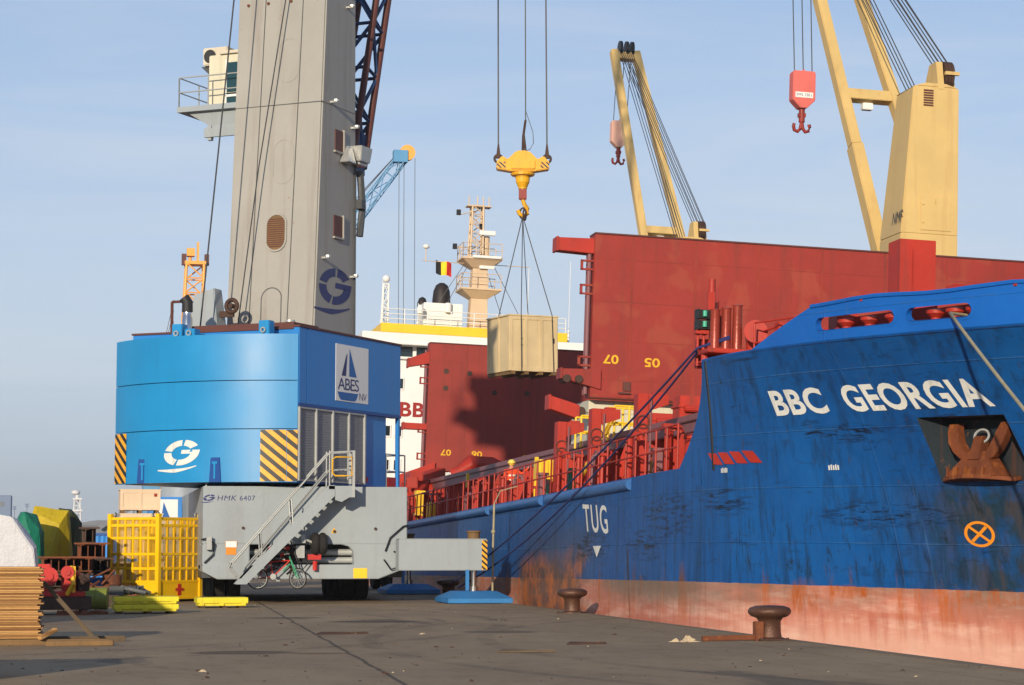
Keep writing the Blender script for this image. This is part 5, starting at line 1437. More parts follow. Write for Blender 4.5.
for z, v_ in ((9.3, .02), (17.6, .3), (14.2, .25), (21.0, .35)):
    m = MB(HM); P, Q = oval(v_, z, .36, .72, .012), oval(v_, z, .39, .75, .012)
    for i in range(20): j = (i + 1) % 20; m.hexa([P[i], Q[i], Q[j], P[j]], [(p[0], p[1] + .05, p[2]) for p in (P[i], Q[i], Q[j], P[j])])
    m.build('manhole_rim', M['grey_tower'] if z > 10 else M['grey_dark'], tw)
for z in (12.15, 15.0):
    m = MB(HM); m.box(1.58, 1.63, -.95 + (z - 12) * .02, -.35, z - .35, z + .35); wd = m.build('side_window', M['boom_red'], tw)
    m = MB(HM); m.box(1.6, 1.68, -.35, -.28, z - .4, z + .4); m.box(1.6, 1.68, -.98, -.35, z - .42, z - .36); m.build('window_trim', M['grey_tower'], wd)
for v_ in (-1.3, -.55, .3, 1.3):
    m = MB(HM); m.cyl((v_, tf(19.6) - .05, 19.6), (v_, tf(19.6), 19.6), .05, n=8); m.build('tower_plug', M['rust'], tw)
m = MB(HM); put_polys(m, logo_polys(), lambda a, b: (1.608, -.80 + 1.12 * a + .12 * b, 10.15 + .60 * b)); m.build('round_emblem', M['navy_mark'], tw)
for u_, z in ((-1.3, 20.4), (-.1, 19.6), (-1.2, 16.2), (.3, 15.6), (-1.7, 11.0), (.3, 10.6)):
    m = MB(HM); m.box(1.6, 1.86, u_ - .05, u_ + .05, z - .04, z + .02); m.cyl((1.8, u_, z), (1.8, u_, z + .06), .1, n=8); m.build('tower_lamp', M['silver'], tw)
m = MB(HM); m.box(1.5, 1.9, .3, .9, 14.35, 14.45); m.hexa([(1.5, .2, 14.45), (2.0, .2, 14.45), (2.0, .9, 14.45), (1.5, .9, 14.45)], [(1.4, .1, 14.95), (2.1, .1, 14.95), (2.1, .9, 14.95), (1.4, .9, 14.95)])
m.hexa([(1.62, -.6, 14.3), (1.95, -.6, 14.3), (1.95, .0, 14.3), (1.62, .0, 14.3)], [(1.62, -.2, 14.9), (1.75, -.2, 14.9), (1.75, .1, 14.9), (1.62, .1, 14.9)])
m.build('floodlight', M['silver'], tw, bevel=.02)
m = MB(HM); m.cyl((1.66, .5, 8.36), (1.66, .5, 14.4), .035, n=6); m.tube([(1.7, .75, 14.2), (1.75, .85, 13.0), (1.7, .75, 12.0)], .12, 8); m.box(1.6, 1.9, .5, .8, 12.9, 13.2)
m.build('cable_duct', M['grey_dark'], tw)
# operator's cab on the far shoulder
m = MB(HM); m.box(-3.05, -1.62, -1.15, .9, 16.4, 18.15); cb = m.build('operator_cab', M['cream'], crane, bevel=.03)
m = MB(HM); m.box(-2.32, -1.70, -1.19, -1.15, 16.85, 17.85); m.box(-2.32, -1.70, -1.18, -1.15, 16.45, 16.82); m.build('cab_window', M['glass_teal'], cb)
m = MB(HM); m.box(-2.38, -2.33, -1.2, -1.15, 16.4, 17.95); m.box(-2.38, -1.66, -1.2, -1.15, 16.68, 16.76); m.build('window_frame', M['white'], cb)
m = MB(HM); m.box(-2.6, -1.6, -1.25, .95, 18.15, 18.25); m.build('cab_roof', M['ac_beige'], cb)
m = MB(HM); m.box(-3.35, -2.4, -1.05, -.5, 17.85, 18.45); ac_ = m.build('air_conditioner', M['ac_beige'], cb, bevel=.03)
m = MB(HM); m.cyl((-3.07, -1.07, 18.15), (-3.07, -1.04, 18.15), .23, n=18); m.build('fan_grille', M['fan_dark'], ac_)
m = MB(HM); m.prism([(-3.5, -.9, 17.85), (-2.5, -.9, 17.85), (-3.0, -.9, 17.4)], (0, .05, 0)); m.build('ac_bracket', M['grey_dark'], ac_)
m = MB(HM); m.box(-4.0, -1.6, -1.6, 1.1, 16.2, 16.38); m.box(-3.0, -1.6, -1.5, -1.4, 15.3, 15.6); m.hexa([(-2.7, -1.3, 15.6), (-1.6, -1.3, 15.6), (-1.6, .8, 15.6), (-2.7, .8, 15.6)], [(-3.7, -1.4, 16.2), (-1.6, -1.4, 16.2), (-1.6, .9, 16.2), (-3.7, .9, 16.2)])
m.box(-2.9, -2.75, -1.45, -1.3, 15.2, 15.7); m.box(-2.95, -1.6, -1.4, -1.2, 15.5, 15.7)
pf = m.build('cab_platform', M['grey_crane'], crane)
m = MB(HM); m.rail([(-1.7, -1.55, 16.38), (-3.95, -1.55, 16.38), (-3.95, 1.0, 16.38)], 1.0, r=.025, mids=1, step=1.2); m.build('platform_railing', M['galv'], pf)
# boom
foot, tipb = Vector((.75, 1.35, 14.6)), Vector((.15, 18.55, 70.0))
bd = (tipb - foot).normalized(); bu = Vector((1, 0, 0)).cross(bd).normalized()
m = MB(HM)
n = 34
def bc(t_, sx, sy):
    w_ = .58 * (1 - .75 * max(0, t_ - .6) / .4) ; h_ = .42 * (1 - .7 * max(0, t_ - .6) / .4)
    return foot.lerp(tipb, t_) + Vector((1, 0, 0)) * w_ * sx + bu * h_ * sy
ts = [0, .03, .06, .09, .12] + [.12 + .88 * i / 24 for i in range(1, 25)]
for sx in (-1, 1):
    for sy in (-1, 1):
        m.tube([bc(t_, sx, sy) for t_ in ts], .12, 8)
bm_ = m.build('boom', M['boom_red'], crane, smooth=50)
m = MB(HM)
for i in range(len(ts) - 1):
    a, b = ts[i], ts[i + 1]
    for (p, q) in (((-1, -1), (-1, 1)), ((1, -1), (1, 1)), ((-1, 1), (1, 1)), ((-1, -1), (1, -1))):
        if i % 2: p, q = q, p
        m.cyl(bc(a, *p), bc(b, *q), .065, n=6); m.cyl(bc(b, *p), bc(b, *q), .06, n=6)
m.build('boom_bracing', M['boom_blue'], bm_, smooth=50)
m = MB(HM); m.hexa([bc(0, -1, -1), bc(0, 1, -1), bc(0, 1, 1), bc(0, -1, 1)], [bc(.02, -1, -1.2), bc(.02, 1, -1.2), bc(.02, 1, 1.2), bc(.02, -1, 1.2)]); m.box(-1.3, 1.4, .5, 1.7, 14.2, 14.7); m.build('boom_foot', M['boom_blue'], bm_)
# ropes on the tower face and over the house
m = MB(HM)
m.tube([(-1.2, -4.6, 8.4), (-.75, -3.4, 19.8), (-.4, -2.4, 30)], .026, 6)
m.tube([(-.95, -2.75, 8.4), (-.38, -2.4, 14.0), (.32, -1.85, 20.0), (1.1, -1.2, 29)], .022, 6)
m.build('luffing_rope', M['wire'], crane)
# hook block on its three falls, under the boom head
HB = Vector((17.65, 87.6, 0)) - CR
m = MB()
hk = Matrix.Translation(HB + Vector((0, 0, 17.0))) @ Matrix.Rotation(R(-9), 4, 'Z')
def hp_(x, y, z): return hk @ Vector((x, y, z))
bt = HM @ tipb
m.cyl(hp_(-1.0, 0, 1.15), bt + Vector((-1.1, 0, 0)), .03, n=6); m.cyl(hp_(1.0, 0, 1.15), bt + Vector((.75, 0, 0)), .03, n=6); m.cyl(hp_(0.12, 0, 2.2), bt + Vector((.1, 0, 0)), .025, n=6)
m.tube([hp_(.12, 0, 2.6), hp_(.42, 0, 1.7), hp_(.45, 0, 1.25), hp_(.3, 0, .98), hp_(.1, 0, .9)], .015, 5)
m.build('hoist_rope', M['wire'], crane)
m = MB(hk)
Pf = [(-1.08, 0, .12), (-.45, 0, .02), (.45, 0, .02), (1.08, 0, .12), (1.08, 0, .42), (.85, 0, .66), (.60, 0, .52), (.30, 0, .82), (.1, 0, .88), (-.2, 0, .88), (-.34, 0, .80), (-.62, 0, .52), (-.85, 0, .66), (-1.08, 0, .42)]
m.prism([(x, -.30, z) for x, y, z in Pf], (0, .6, 0))
m.box(-.50, .50, -.38, .38, .10, .48)
m.lathe([(.50, -.02), (.50, -.12), (.30, -.16), (.28, -.4), (.18, -.62), (.18, -.7)], (0, 0, 0), 16)
kb = m.build('hook_block', M['hook_yellow'], crane, bevel=.03)
hz3 = hazard_mat('hook_hazard_stripes', 1, .3, 1.0, .18)
m = MB(hk)
for s_ in (-1, 1):
    m = MB(hk); m.add([(s_ * .72, -.304, .14), (s_ * 1.07, -.304, .16), (s_ * 1.07, -.304, .40), (s_ * .72, -.304, .40)], [(0, 1, 2, 3)]); m.build('hazard_band', hz3, kb)
m = MB(hk)
for x in (-1.0, 1.0): m.hexa([(x - .10, -.1, .6), (x + .10, -.1, .6), (x + .10, .1, .6), (x - .10, .1, .6)], [(x - .03, -.04, 1.2), (x + .03, -.04, 1.2), (x + .03, .04, 1.2), (x - .03, .04, 1.2)]); m.torus((x, 0, .58), (0, 1, 0), .16, .05, 14, 6)
m.build('rope_socket', M['rust_dark'], kb)
m = MB(hk); m.tube([(.12, 0, .9), (.04, 0, 1.6), (.12, 0, 2.2)], .05, 6); m.tube([(.0, 0, .9), (.02, 0, 1.5), (.12, 0, 2.2)], .05, 6); m.build('centre_pendant', M['rust_dark'], kb)
m = MB(hk); m.box(-.16, .16, -.14, .14, -1.12, -.66); m.build('swivel', M['hook_red'], kb, bevel=.03)
m = MB(hk); m.tube([(.0, 0, -1.1), (.06, 0, -1.3), (.20, 0, -1.5), (.20, 0, -1.68), (.06, 0, -1.8), (-.12, 0, -1.72), (-.2, 0, -1.55)], .085, 10); m.build('load_hook', M['hook_yellow'], kb, smooth=60)
# sling and the crate it carries
sl = thing('lifting_sling', 'steel rope sling hanging from the yellow hook block down to the plywood crate', 'sling', CR + HB + Vector((0, 0, 15.2)))
RZ = R(-4)
ct = CR + HB + Vector((.02, .2, 8.62))
crate = thing('plywood_crate', 'large pale plywood crate hanging in slings from the harbour crane hook', 'crate', ct, R(14))
cm = Matrix.Rotation(R(14), 4, 'Z')
m = MB(); m.torus((0, 0, .12), (1, .4, 0), .22, .035, 16, 6); m.torus((.08, 0, .06), (1, -.5, 0), .22, .035, 16, 6); m.build('ring', M['rust_dark'], sl, smooth=50)
m = MB()
top = Vector((0, 0, 0)); cc = ct - (CR + HB + Vector((0, 0, 15.2)))
for vx, vy in ((-1.0, -1.12), (1.05, -1.12), (-1.0, 1.12), (1.05, 1.12)):
    p = cc + cm @ Vector((vx * .58 + (.0 if vx < 0 else .2), vy, 2.43))
    q = cc + cm @ Vector((vx * .62 + (.05 if vx < 0 else .22), vy * 1.02, .1))
    m.tube([top, p], .02, 6); m.tube([p, q], .018, 6)
m.build('sling_leg', M['wire'], sl)
m = MB()
m.box(-1.06, 1.06, -1.06, 1.06, .14, 2.36)
cb_ = m.build('crate_body', M['wood_crate'], crate, bevel=.012)
m = MB()
for s_ in (-1, 1):
    for x in (-1.0, -.34, .34, 1.0): m.box(x - .06, x + .06, s_ * 1.075 - .018, s_ * 1.075 + .018, .14, 2.36)
    for z in (.2, 2.29): m.box(-.94, .94, s_ * 1.072 - .016, s_ * 1.072 + .016, z - .07, z + .07)
    for y in (-1.0, 0, 1.0): m.box(s_ * 1.075 - .018, s_ * 1.075 + .018, y - .06, y + .06, .14, 2.36)
m.build('batten', M['wood_crate'], cb_)
m = MB(); m.box(-1.12, 1.12, -1.12, 1.12, 2.36, 2.42); m.build('lid', M['wood_crate'], crate, bevel=.01)
for x in (-.92, -.32, .32, .92):
    m = MB(); m.box(x - .08, x + .08, -1.12, 1.12, 0, .14); m.build('skid', M['wood_brown'], crate)
m = MB(); m.cyl((-.55, -1.11, 1.45), (-.55, -1.09, 1.45), .035, n=8); m.cyl((-.55, -1.11, 1.2), (-.55, -1.09, 1.2), .035, n=8); m.box(.84, .92, -1.11, -1.09, 1.3, 1.5); m.build('stencil_mark', M['mark_black'], cb_)

# ------------------------------------------------------------------ on the quay
# mooring bollards
def bollard(x, y, label, rz=0.0):
    b = thing('bollard', label, 'bollard', (x, y, 0), rz, 'mooring bollards on the quay edge')
    m = MB(); m.lathe([(.30, .0), (.30, .03), (.215, .06), (.20, .15), (.20, .34), (.24, .40), (.33, .43), (.385, .48), (.39, .53), (.36, .58), (.26, .615), (.05, .625)], n=26)
    m.build('bollard_post', M['bollard'], b, smooth=50)
    m = MB(); m.box(-.28, .28, -.34, .34, .004, .03); m.build('base_plate', M['rust_dark'], b, bevel=.01)
    m = MB()
    for q in range(4): m.cyl((.24 * (1 if q % 2 else -1), .29 * (1 if q // 2 else -1), .03), (.24 * (1 if q % 2 else -1), .29 * (1 if q // 2 else -1), .055), .03, n=6)
    o = m.build('anchor_bolts', M['rust_dark'], b)
bollard(12.22, 38.2, 'iron bollard before the pink boot topping with a rusty bar lying beside it')
bollard(12.36, 55.0, 'smaller looking iron bollard under the TUG mark and triangle on the hull', 1.0)
bollard(12.1, 72.6, 'iron bollard behind the blue outrigger pad holding the two blue ropes', 2.0)
m = MB(); m.bar((.15, .0, .05), (1.25, .12, .06), .08, .09); m.box(1.15, 1.3, .0, .2, 0, .34)
o = m.build('steel_bar', M['rust'], bevel=.01); o.location = (10.75, 38.0, 0); tag(o, 'rusty steel bar lying on the quay against a bollard under the bow', 'bar')
m = MB()
random.seed(11)
def rag(mb, c, s_, seed):
    rnd = random.Random(seed); nu, nv = 20, 7
    vs = []
    for q in range(nv + 1):
        f = q / nv
        for i in range(nu):
            a = 2 * math.pi * i / nu
            r_ = s_ * (1 - .85 * f) * (1 + .35 * math.sin(3 * a + seed) * (1 - f) + .2 * math.sin(7 * a + 2 * seed)) * rnd.uniform(.8, 1.15)
            vs.append((c[0] + r_ * math.cos(a), c[1] + .6 * r_ * math.sin(a), max(0.004, s_ * .75 * f * rnd.uniform(.75, 1.1))))
    fs = [(q * nu + i, q * nu + (i + 1) % nu, (q + 1) * nu + (i + 1) % nu, (q + 1) * nu + i) for q in range(nv) for i in range(nu)] + [[nv * nu + i for i in range(nu)]]
    mb.add(vs, fs)
rag(m, (0, 0), .15, 2); rag(m, (-.20, .05), .09, 5)
o = m.build('rag_heap', M['debris']); o.location = (10.55, 37.7, 0); tag(o, 'small crumpled pale rag heap on the quay left of the rusty steel bar', 'rags')
for k, (x, y, w_, l_, mt, lb) in enumerate(((7.0, 34.5, .5, .10, 'timber_grey', 'thin splintered board lying flat on the open quay in the foreground'), (8.6, 37.2, .38, .08, 'rust_dark', 'dark flat scrap strip lying on the open quay below the mooring ropes'), (5.0, 42.5, .55, .1, 'rust_dark', 'dark flat strip lying on the quay left of the foreground board'))):
    m = MB(); m.hexa([(-w_, -l_, .004), (w_, -l_ * .5, .004), (w_ * .9, l_, .004), (-w_ * .8, l_ * .8, .004)], [(-w_ * .95, -l_ * .9, .03), (w_ * .9, -l_ * .4, .045), (w_ * .8, l_ * .8, .03), (-w_ * .7, l_ * .6, .05)])
    o = m.build('scrap_board', M[mt]); o.location = (x, y, 0); o.rotation_euler = (0, 0, .1 * k); tag(o, lb, 'board')
m = MB()
random.seed(31)
for k in range(420):
    y = 27 + 50 * random.random() ** 1.4; x = random.uniform(-2, 12.3); q = random.uniform(.006, .018) * (1 if k % 11 else 2.2)
    a_ = random.uniform(0, 3.1); el_ = random.uniform(1, 2.6); ca, sa = math.cos(a_) * q, math.sin(a_) * q
    P = [(x + ca * el_, y + sa * el_, .003), (x - sa, y + ca, .003), (x - ca * el_, y - sa * el_, .003), (x + sa, y - ca, .003)]
    m.cur = (0, 2, 2, 0, 2, 0, 2, 0, 2, 0, 0, 2, 1)[k % 13]
    m.hexa(P, [(x + (p[0] - x) * .6, y + (p[1] - y) * .6, .003 + q * random.uniform(.3, .9)) for p in P])
tag(m.build('quay_grit', [M['timber_grey'], M['debris'], M['rust_dark']]), kind='stuff')
# mooring ropes
def sag(a, b, s, n=14): return [a.lerp(b, i / n) - Vector((0, 0, s * 4 * (i / n) * (1 - i / n))) for i in range(n + 1)]
ra = s2w(.72, -7.72, 6.35); rb_ = s2w(.05, -7.55, 6.02)
for k, (dx, dz, lb) in enumerate(((0, 0, 'upper of the two blue ropes running from the forecastle down to the quay'), (.25, -.08, 'lower of the two blue ropes running from the forecastle down to the quay'))):
    m = MB()
    start = rb_ + Vector((-.05 + dx * .15, dx * .5, dz))
    end = Vector((12.1 + .1 * k, 72.4 - .1 * k - k * .0, .42 - .06 * k)) if k == 0 else Vector((12.35, 72.0, .36))
    m.tube([ra + Vector((.02, 0, -.05 * k)), rb_ + Vector((0, 0, .05))] + sag(start, end, .35 + .25 * k), .027, 8)
    o = m.build('mooring_rope', M['rope_blue'], smooth=60); tag(o, lb, 'rope', 'mooring ropes of the cargo ship')
pa = s2w(2.60, -16.05, 6.03); far_end = Vector((12.1, 21.5, .45))
bollard(12.1, 21.3, 'iron bollard farthest right holding the pale bow rope', .4)
m = MB(); m.tube([s2w(3.2, -15.9, 6.02)] + sag(pa + Vector((-.05, -.05, 0)), far_end, .15), .032, 8)
o = m.build('mooring_rope', M['rope_pale'], smooth=60); tag(o, 'pale rope running from the bow fairlead down to the right', 'rope', 'mooring ropes of the cargo ship')
# sounding pole standing between the pad and the ship
m = MB(); m.tube([(12.5, 66.8, -.4), (12.52, 66.8, 1.6), (12.56, 66.8, 3.0)], .035, 8); m.tube([(12.56, 66.8, 3.0), (12.75, 66.8, 3.4), (13.3, 66.9, 3.55)], .02, 6); m.ball((12.53, 66.8, 2.15), .07)
o = m.build('boat_pole', M['rope_pale'], smooth=50); tag(o, 'thin pale yellow pole leaning upright against the hull behind the outrigger', 'pole')

# bicycle strapped to the chassis end
BC = Vector((5.55, 66.25, .42))
bk = thing('bicycle', 'red and teal bicycle hung on the grey chassis end below the stairs', 'bicycle', BC)
def wheel(c, ax, col):
    m = MB(); m.torus(c, ax, .30, .022, 26, 8); w_ = m.build('bicycle_wheel', M['rubber'], bk, smooth=60)
    m = MB(); m.torus(c, ax, .275, .012, 26, 6); m.build('rim', M['silver'], w_, smooth=60)
    m = MB()
    a = Vector(ax).normalized(); u = a.orthogonal().normalized(); v_ = a.cross(u)
    for q in range(14): t_ = 2 * math.pi * q / 14; m.cyl(Vector(c) + a * (.03 if q % 2 else -.03), Vector(c) + (u * math.cos(t_) + v_ * math.sin(t_)) * .27, .004, n=4)
    m.cyl(Vector(c) - a * .05, Vector(c) + a * .05, .02, n=8); m.build('spokes', M['galv'], w_)
wheel((-.28, 0, .32), (.05, 1, .0), None); wheel((.92, -.05, .32), (.85, 1, 0), None)
m = MB()
bb, st_, hd, rw, fw = Vector((.18, -.01, .38)), Vector((.10, 0, .82)), Vector((.68, -.02, .86)), Vector((-.28, 0, .32)), Vector((.92, -.05, .32))
for a, b, r_ in ((bb, st_, .02), (st_, hd, .018), (bb, hd, .02), (bb, rw, .013), (st_, rw, .011)): m.cyl(a, b, r_, n=8)
m.build('frame', M['red_machine'], bk)
m = MB(); m.cyl(hd + Vector((-.02, 0, .12)), fw + Vector((-.03, .04, 0)), .02, n=8); m.cyl(hd + Vector((.03, 0, .02)), fw + Vector((.03, -.04, 0)), .016, n=8); m.cyl(hd + Vector((0, 0, -.1)), bb + Vector((.3, 0, .15)), .026, n=8); m.build('fork', M['green_pump'], bk)
m = MB(); p = hd + Vector((-.03, 0, .16)); m.tube([p + Vector((-.16, -.28, .02)), p + Vector((-.02, -.16, .04)), p, p + Vector((.02, .16, .04)), p + Vector((-.12, .28, .02))], .016, 6); m.build('handlebar', M['galv'], bk)
m = MB(); m.hexa([(.0, -.07, .88), (.24, -.02, .88), (.24, .02, .88), (.0, .07, .88)], [(.0, -.06, .93), (.24, -.015, .92), (.24, .015, .92), (.0, .06, .93)]); m.cyl((.1, 0, .8), (.1, 0, .9), .013, n=6); m.build('saddle', M['mark_black'], bk)
m = MB(); m.cyl(bb + Vector((0, -.03, 0)), bb + Vector((0, -.04, 0)), .09, n=16); m.bar(bb + Vector((0, -.06, 0)), bb + Vector((.12, -.06, -.12)), .02); m.box(.27, .37, -.15, -.06, .24, .27); m.build('crank', M['silver'], bk)
m = MB(); m.torus((.18, .12, .70), (0, 1, 0), .06, .01, 10, 5); m.bar((.1, .02, .86), (.1, .55, .95), .02); m.bar((.7, .02, .86), (.7, .55, .95), .02); m.build('strap', M['mark_black'], bk)

# yellow lifting cage
CG = Vector((2.40, 68.2, 0))
cage = thing('work_cage', 'tall bright yellow lifting cage with mesh sides and red cross', 'cage', CG, R(-43))
A, H_ = 1.95, 2.55
m = MB()
for x in (0, -A):
    for y in (0, A): m.box(x - .07, x + .07, y - .07, y + .07, .06, H_ + (.15 if (x, y) != (-A, A) else .1))
for z in (.12, .62, 1.02, 1.46, 1.95, 2.34, H_):
    for y in (0, A): m.box(-A + .05, -.05, y - .035, y + .035, z - .04, z + .04)
    for x in (0, -A): m.box(x - .035, x + .035, .05, A - .05, z - .04, z + .04)
for k in (.2, .36, .52, .68, .84): 
    m.box(-A * k - .03, -A * k + .03, -.03, .03, .62, H_); m.box(-A * k - .03, -A * k + .03, A - .03, A + .03, .62, H_)
    m.box(-.03, .03, A * k - .03, A * k + .03, .62, H_); m.box(-A - .03, -A + .03, A * k - .03, A * k + .03, .62, H_)
m.build('cage_frame', M['cage_yellow'], cage, bevel=.008)
m = MB(); m.box(-.02, .02, .05, A - .05, .10, .62); m.box(-A + .05, -A * .45, -.02, .02, .10, .25); m.box(-A * .42, -.05, -.02, .02, .10, .62); m.box(-A + .05, -.05, A - .02, A + .02, .1, .62); m.box(-A - .02, -A + .02, .05, A - .05, .10, .62)
sk = m.build('kick_plate', M['cage_yellow'], cage)
m = MB(); m.box(.022, .032, A * .46, A * .54, .20, .55); m.box(.034, .040, A * .40, A * .60, .34, .42); m.build('red_cross', M['red_machine'], sk)
m = MB()
for y in (.01, A - .01): m.add([(-A, y, .62), (0, y, .62), (0, y, H_), (-A, y, H_)], [(0, 1, 2, 3)])
for x in (.01, -A + .01): m.add([(x, 0, .62), (x, A, .62), (x, A, H_), (x, 0, H_)], [(0, 1, 2, 3)])
m.build('mesh_screen', M['screen'], cage)
m = MB(); m.box(-A, 0, 0, A, .06, .10); m.box(-A + .1, -.1, .15, .25, 0, .06); m.box(-A + .1, -.1, A - .25, A - .15, 0, .06); m.build('cage_floor', M['rust_dark'], cage)
m = MB()
for x, y in ((-.1, .1), (-A + .1, .1), (-.1, A - .1), (-A + .1, A - .1)): m.torus((x, y, H_ + .12), (1, .3, 0), .07, .02, 12, 6)
m.build('lifting_eye', M['galv'], cage, smooth=50)
m = MB(); m.tube([(-.5, .5, H_), (-.55, .5, 1.9), (-.5, .55, 1.4), (-.6, .5, 1.1)], .02, 6); m.tube([(-1.0, 1.1, H_), (-1.05, 1.1, 1.7), (-1.0, 1.1, 1.2)], .02, 6); m.build('safety_line', M['wire'], cage)
for k, (x, y, hh) in enumerate(((-.55, 1.15, .9), (-1.1, 1.2, .7), (-.35, .75, .55))):
    m = MB(); m.lathe([(.16, 0), (.2, .1), (.17, hh * .7), (.07, hh * .85), (.03, hh)], n=10)
    o = m.build('sack', M['timber_grey'], smooth=60); o.location = CG + Matrix.Rotation(R(-43), 3, 'Z') @ Vector((x, y, .10)); tag(o, ('tallest tied sack standing inside the yellow cage', 'middle sized tied sack at the left inside the yellow cage', 'shortest tied sack at the front inside the yellow cage')[k], 'sack', 'sacks inside the yellow cage')
# lemon yellow slotted weights
def slotted(x, y, w_, d_, h_, rz, label, rows):
    b = thing('slotted_block', label, 'block', (x, y, 0), rz)
    m = MB()
    hh = (h_ - .06) / rows
    for r_ in range(rows):
        z = .06 + r_ * hh
        m.box(-w_ / 2, w_ / 2, -d_ / 2, d_ / 2, z + hh * .30, z + hh - .012); m.box(-w_ / 2 + .04, w_ / 2 - .04, -d_ / 2 + .05, d_ / 2 - .05, z, z + hh * .30)
        for xx in (-w_ / 2 + .06, -.1, w_ / 2 - .2): m.box(xx, xx + .14, -d_ / 2 + .001, d_ / 2 - .001, z + .002, z + hh * .30)
    m.build('block_body', M['lemon'], b, bevel=.012)
    m = MB()
    for xx in (-w_ / 2 + .1, 0, w_ / 2 - .24): m.box(xx, xx + .14, -d_ / 2 + .03, d_ / 2 - .03, 0, .06)
    m.build('foot', M['rust_dark'], b)
slotted(1.68, 57.0, 1.62, 1.2, .44, R(3), 'taller lemon yellow slotted steel block standing in front of the yellow cage', 2)
slotted(3.92, 61.9, 1.40, 1.0, .30, R(2), 'flatter lemon yellow steel block under the foot of the stairs', 1)
m = MB()
for k in range(9): m.tube([(random.uniform(-.4, .4), random.uniform(-.3, .3), .04), (random.uniform(-.3, .3), random.uniform(-.2, .2), .2), (random.uniform(-.5, .5), random.uniform(-.3, .3), .05)], .05, 6)
m.box(-.55, -.2, -.2, .2, .0, .22)
o = m.build('strap_heap', M['grey_dark'], smooth=50); o.location = (1.35, 57.1, .46); tag(o, 'tangled dark lashing straps heaped on the taller lemon yellow block', 'straps')

# crates and the machine behind the cage
def wcrate(x, y, z, sx, sy, sz, rz, label, mat='wood_pink', group='pale wooden crates behind the yellow cage'):
    c = thing('wooden_crate', label, 'crate', (x, y, z), rz, group)
    m = MB(); m.box(-sx / 2, sx / 2, -sy / 2, sy / 2, .10, sz); b = m.build('crate_body', M[mat], c, bevel=.01)
    m = MB()
    for s_ in (-1, 1):
        for xx in (-sx / 2 + .05, 0, sx / 2 - .05): m.box(xx - .05, xx + .05, s_ * (sy / 2 + .011) - .012, s_ * (sy / 2 + .011) + .012, .1, sz)
        for zz in (.16, sz - .05): m.box(-sx / 2 + .1, sx / 2 - .1, s_ * (sy / 2 + .010) - .011, s_ * (sy / 2 + .010) + .011, zz - .05, zz + .05)
    m.box(-sx / 2 - .03, sx / 2 + .03, -sy / 2 - .03, sy / 2 + .03, sz, sz + .03)
    m.build('batten', M[mat], b)
    for xx in (-sx / 2 + .1, 0, sx / 2 - .1):
        m = MB(); m.box(xx - .06, xx + .06, -sy / 2, sy / 2, 0, .10); m.build('skid', M['wood_brown'], c)
    m = MB(); m.box(sx / 2 - .22, sx / 2 - .12, -sy / 2 - .026, -sy / 2 - .022, sz * .72, sz * .85); m.build('red_label', M['red_mark'], b)
wcrate(2.12, 78.5, 0, 1.6, 1.4, 1.15, R(2), 'lowest pale wooden crate in the stack behind the yellow cage')
wcrate(2.16, 78.5, 1.18, 1.5, 1.3, 1.05, R(-1), 'third crate from the ground top removed from view behind the cage' if False else 'second pale wooden crate up in the stack behind the yellow cage')
wcrate(2.14, 78.5, 2.26, 1.45, 1.2, .56, R(1), 'flat pale crate just under the topmost crate behind the cage')
wcrate(2.08, 78.45, 2.86, 1.38, 1.1, .80, R(2), 'topmost pale wooden crate showing its front above the yellow cage')
wcrate(4.7, 82.0, 0, 1.3, 1.1, .8, R(-3), 'low pale wooden crate beside the crane wheels behind the cage')
fw_ = thing('auxiliary_machine', 'grey and blue machine with sail sign standing far behind the yellow cage', 'machine', (3.7, 91, 0))
m = MB(); m.box(-2.2, 2.2, -1.2, 3, .3, 2.45); bs = m.build('machine_base', M['grey_crane'], fw_, bevel=.04)
m = MB(); m.box(-2.25, -1.95, -1.23, -1.2, .4, 2.3); m.build('hazard_band', hazard_mat('machine_hazard_stripes', 1, 0, 1, .3), bs)
m = MB(); m.box(-.9, 2.2, -1.1, 2.5, 2.46, 3.7); bl = m.build('blue_housing', M['container_blue'], fw_, bevel=.03)
m = MB(); m.box(-.75, .22, -1.12, -1.1, 2.55, 3.6); sgn = m.build('sign_board', M['sign_white'], bl)
m = MB(); m.add([(-.45, -1.125, 2.75), (-.05, -1.125, 2.75), (-.35, -1.125, 3.5)], [(0, 1, 2)]); m.build('sail_mark', M['sail_blue'], sgn)
m = MB(); m.lathe([(.95, 0), (.95, .72), (.8, .8), (.2, .82)], (.5, 1.0, 3.7), 26); m.build('drum', M['grey_crane'], fw_, smooth=40)
m = MB()
for x in (-1.5, 1.5):
    m2 = MB(Matrix.Translation((x, -.6, .45)) @ Matrix.Rotation(R(90), 4, 'Y')); m2.lathe([(.25, -.18), (.42, -.18), (.45, -.1), (.45, .1), (.42, .18), (.25, .18)], n=20); m2.build('wheel', M['rubber'], fw_, smooth=40)
wb = thing('water_tank', 'slim white and teal tank standing left of the yellow cage', 'tank', (1.55, 88, 0))
m = MB(); m.lathe([(.36, 0), (.36, 1.9), (.3, 2.0)], n=18); m.build('tank_body', M['white'], wb, smooth=40)
m = MB(); m.lathe([(.37, 1.95), (.38, 2.1), (.2, 2.3)], n=18); m.build('tank_cap', M['green_pump'], wb, smooth=40)

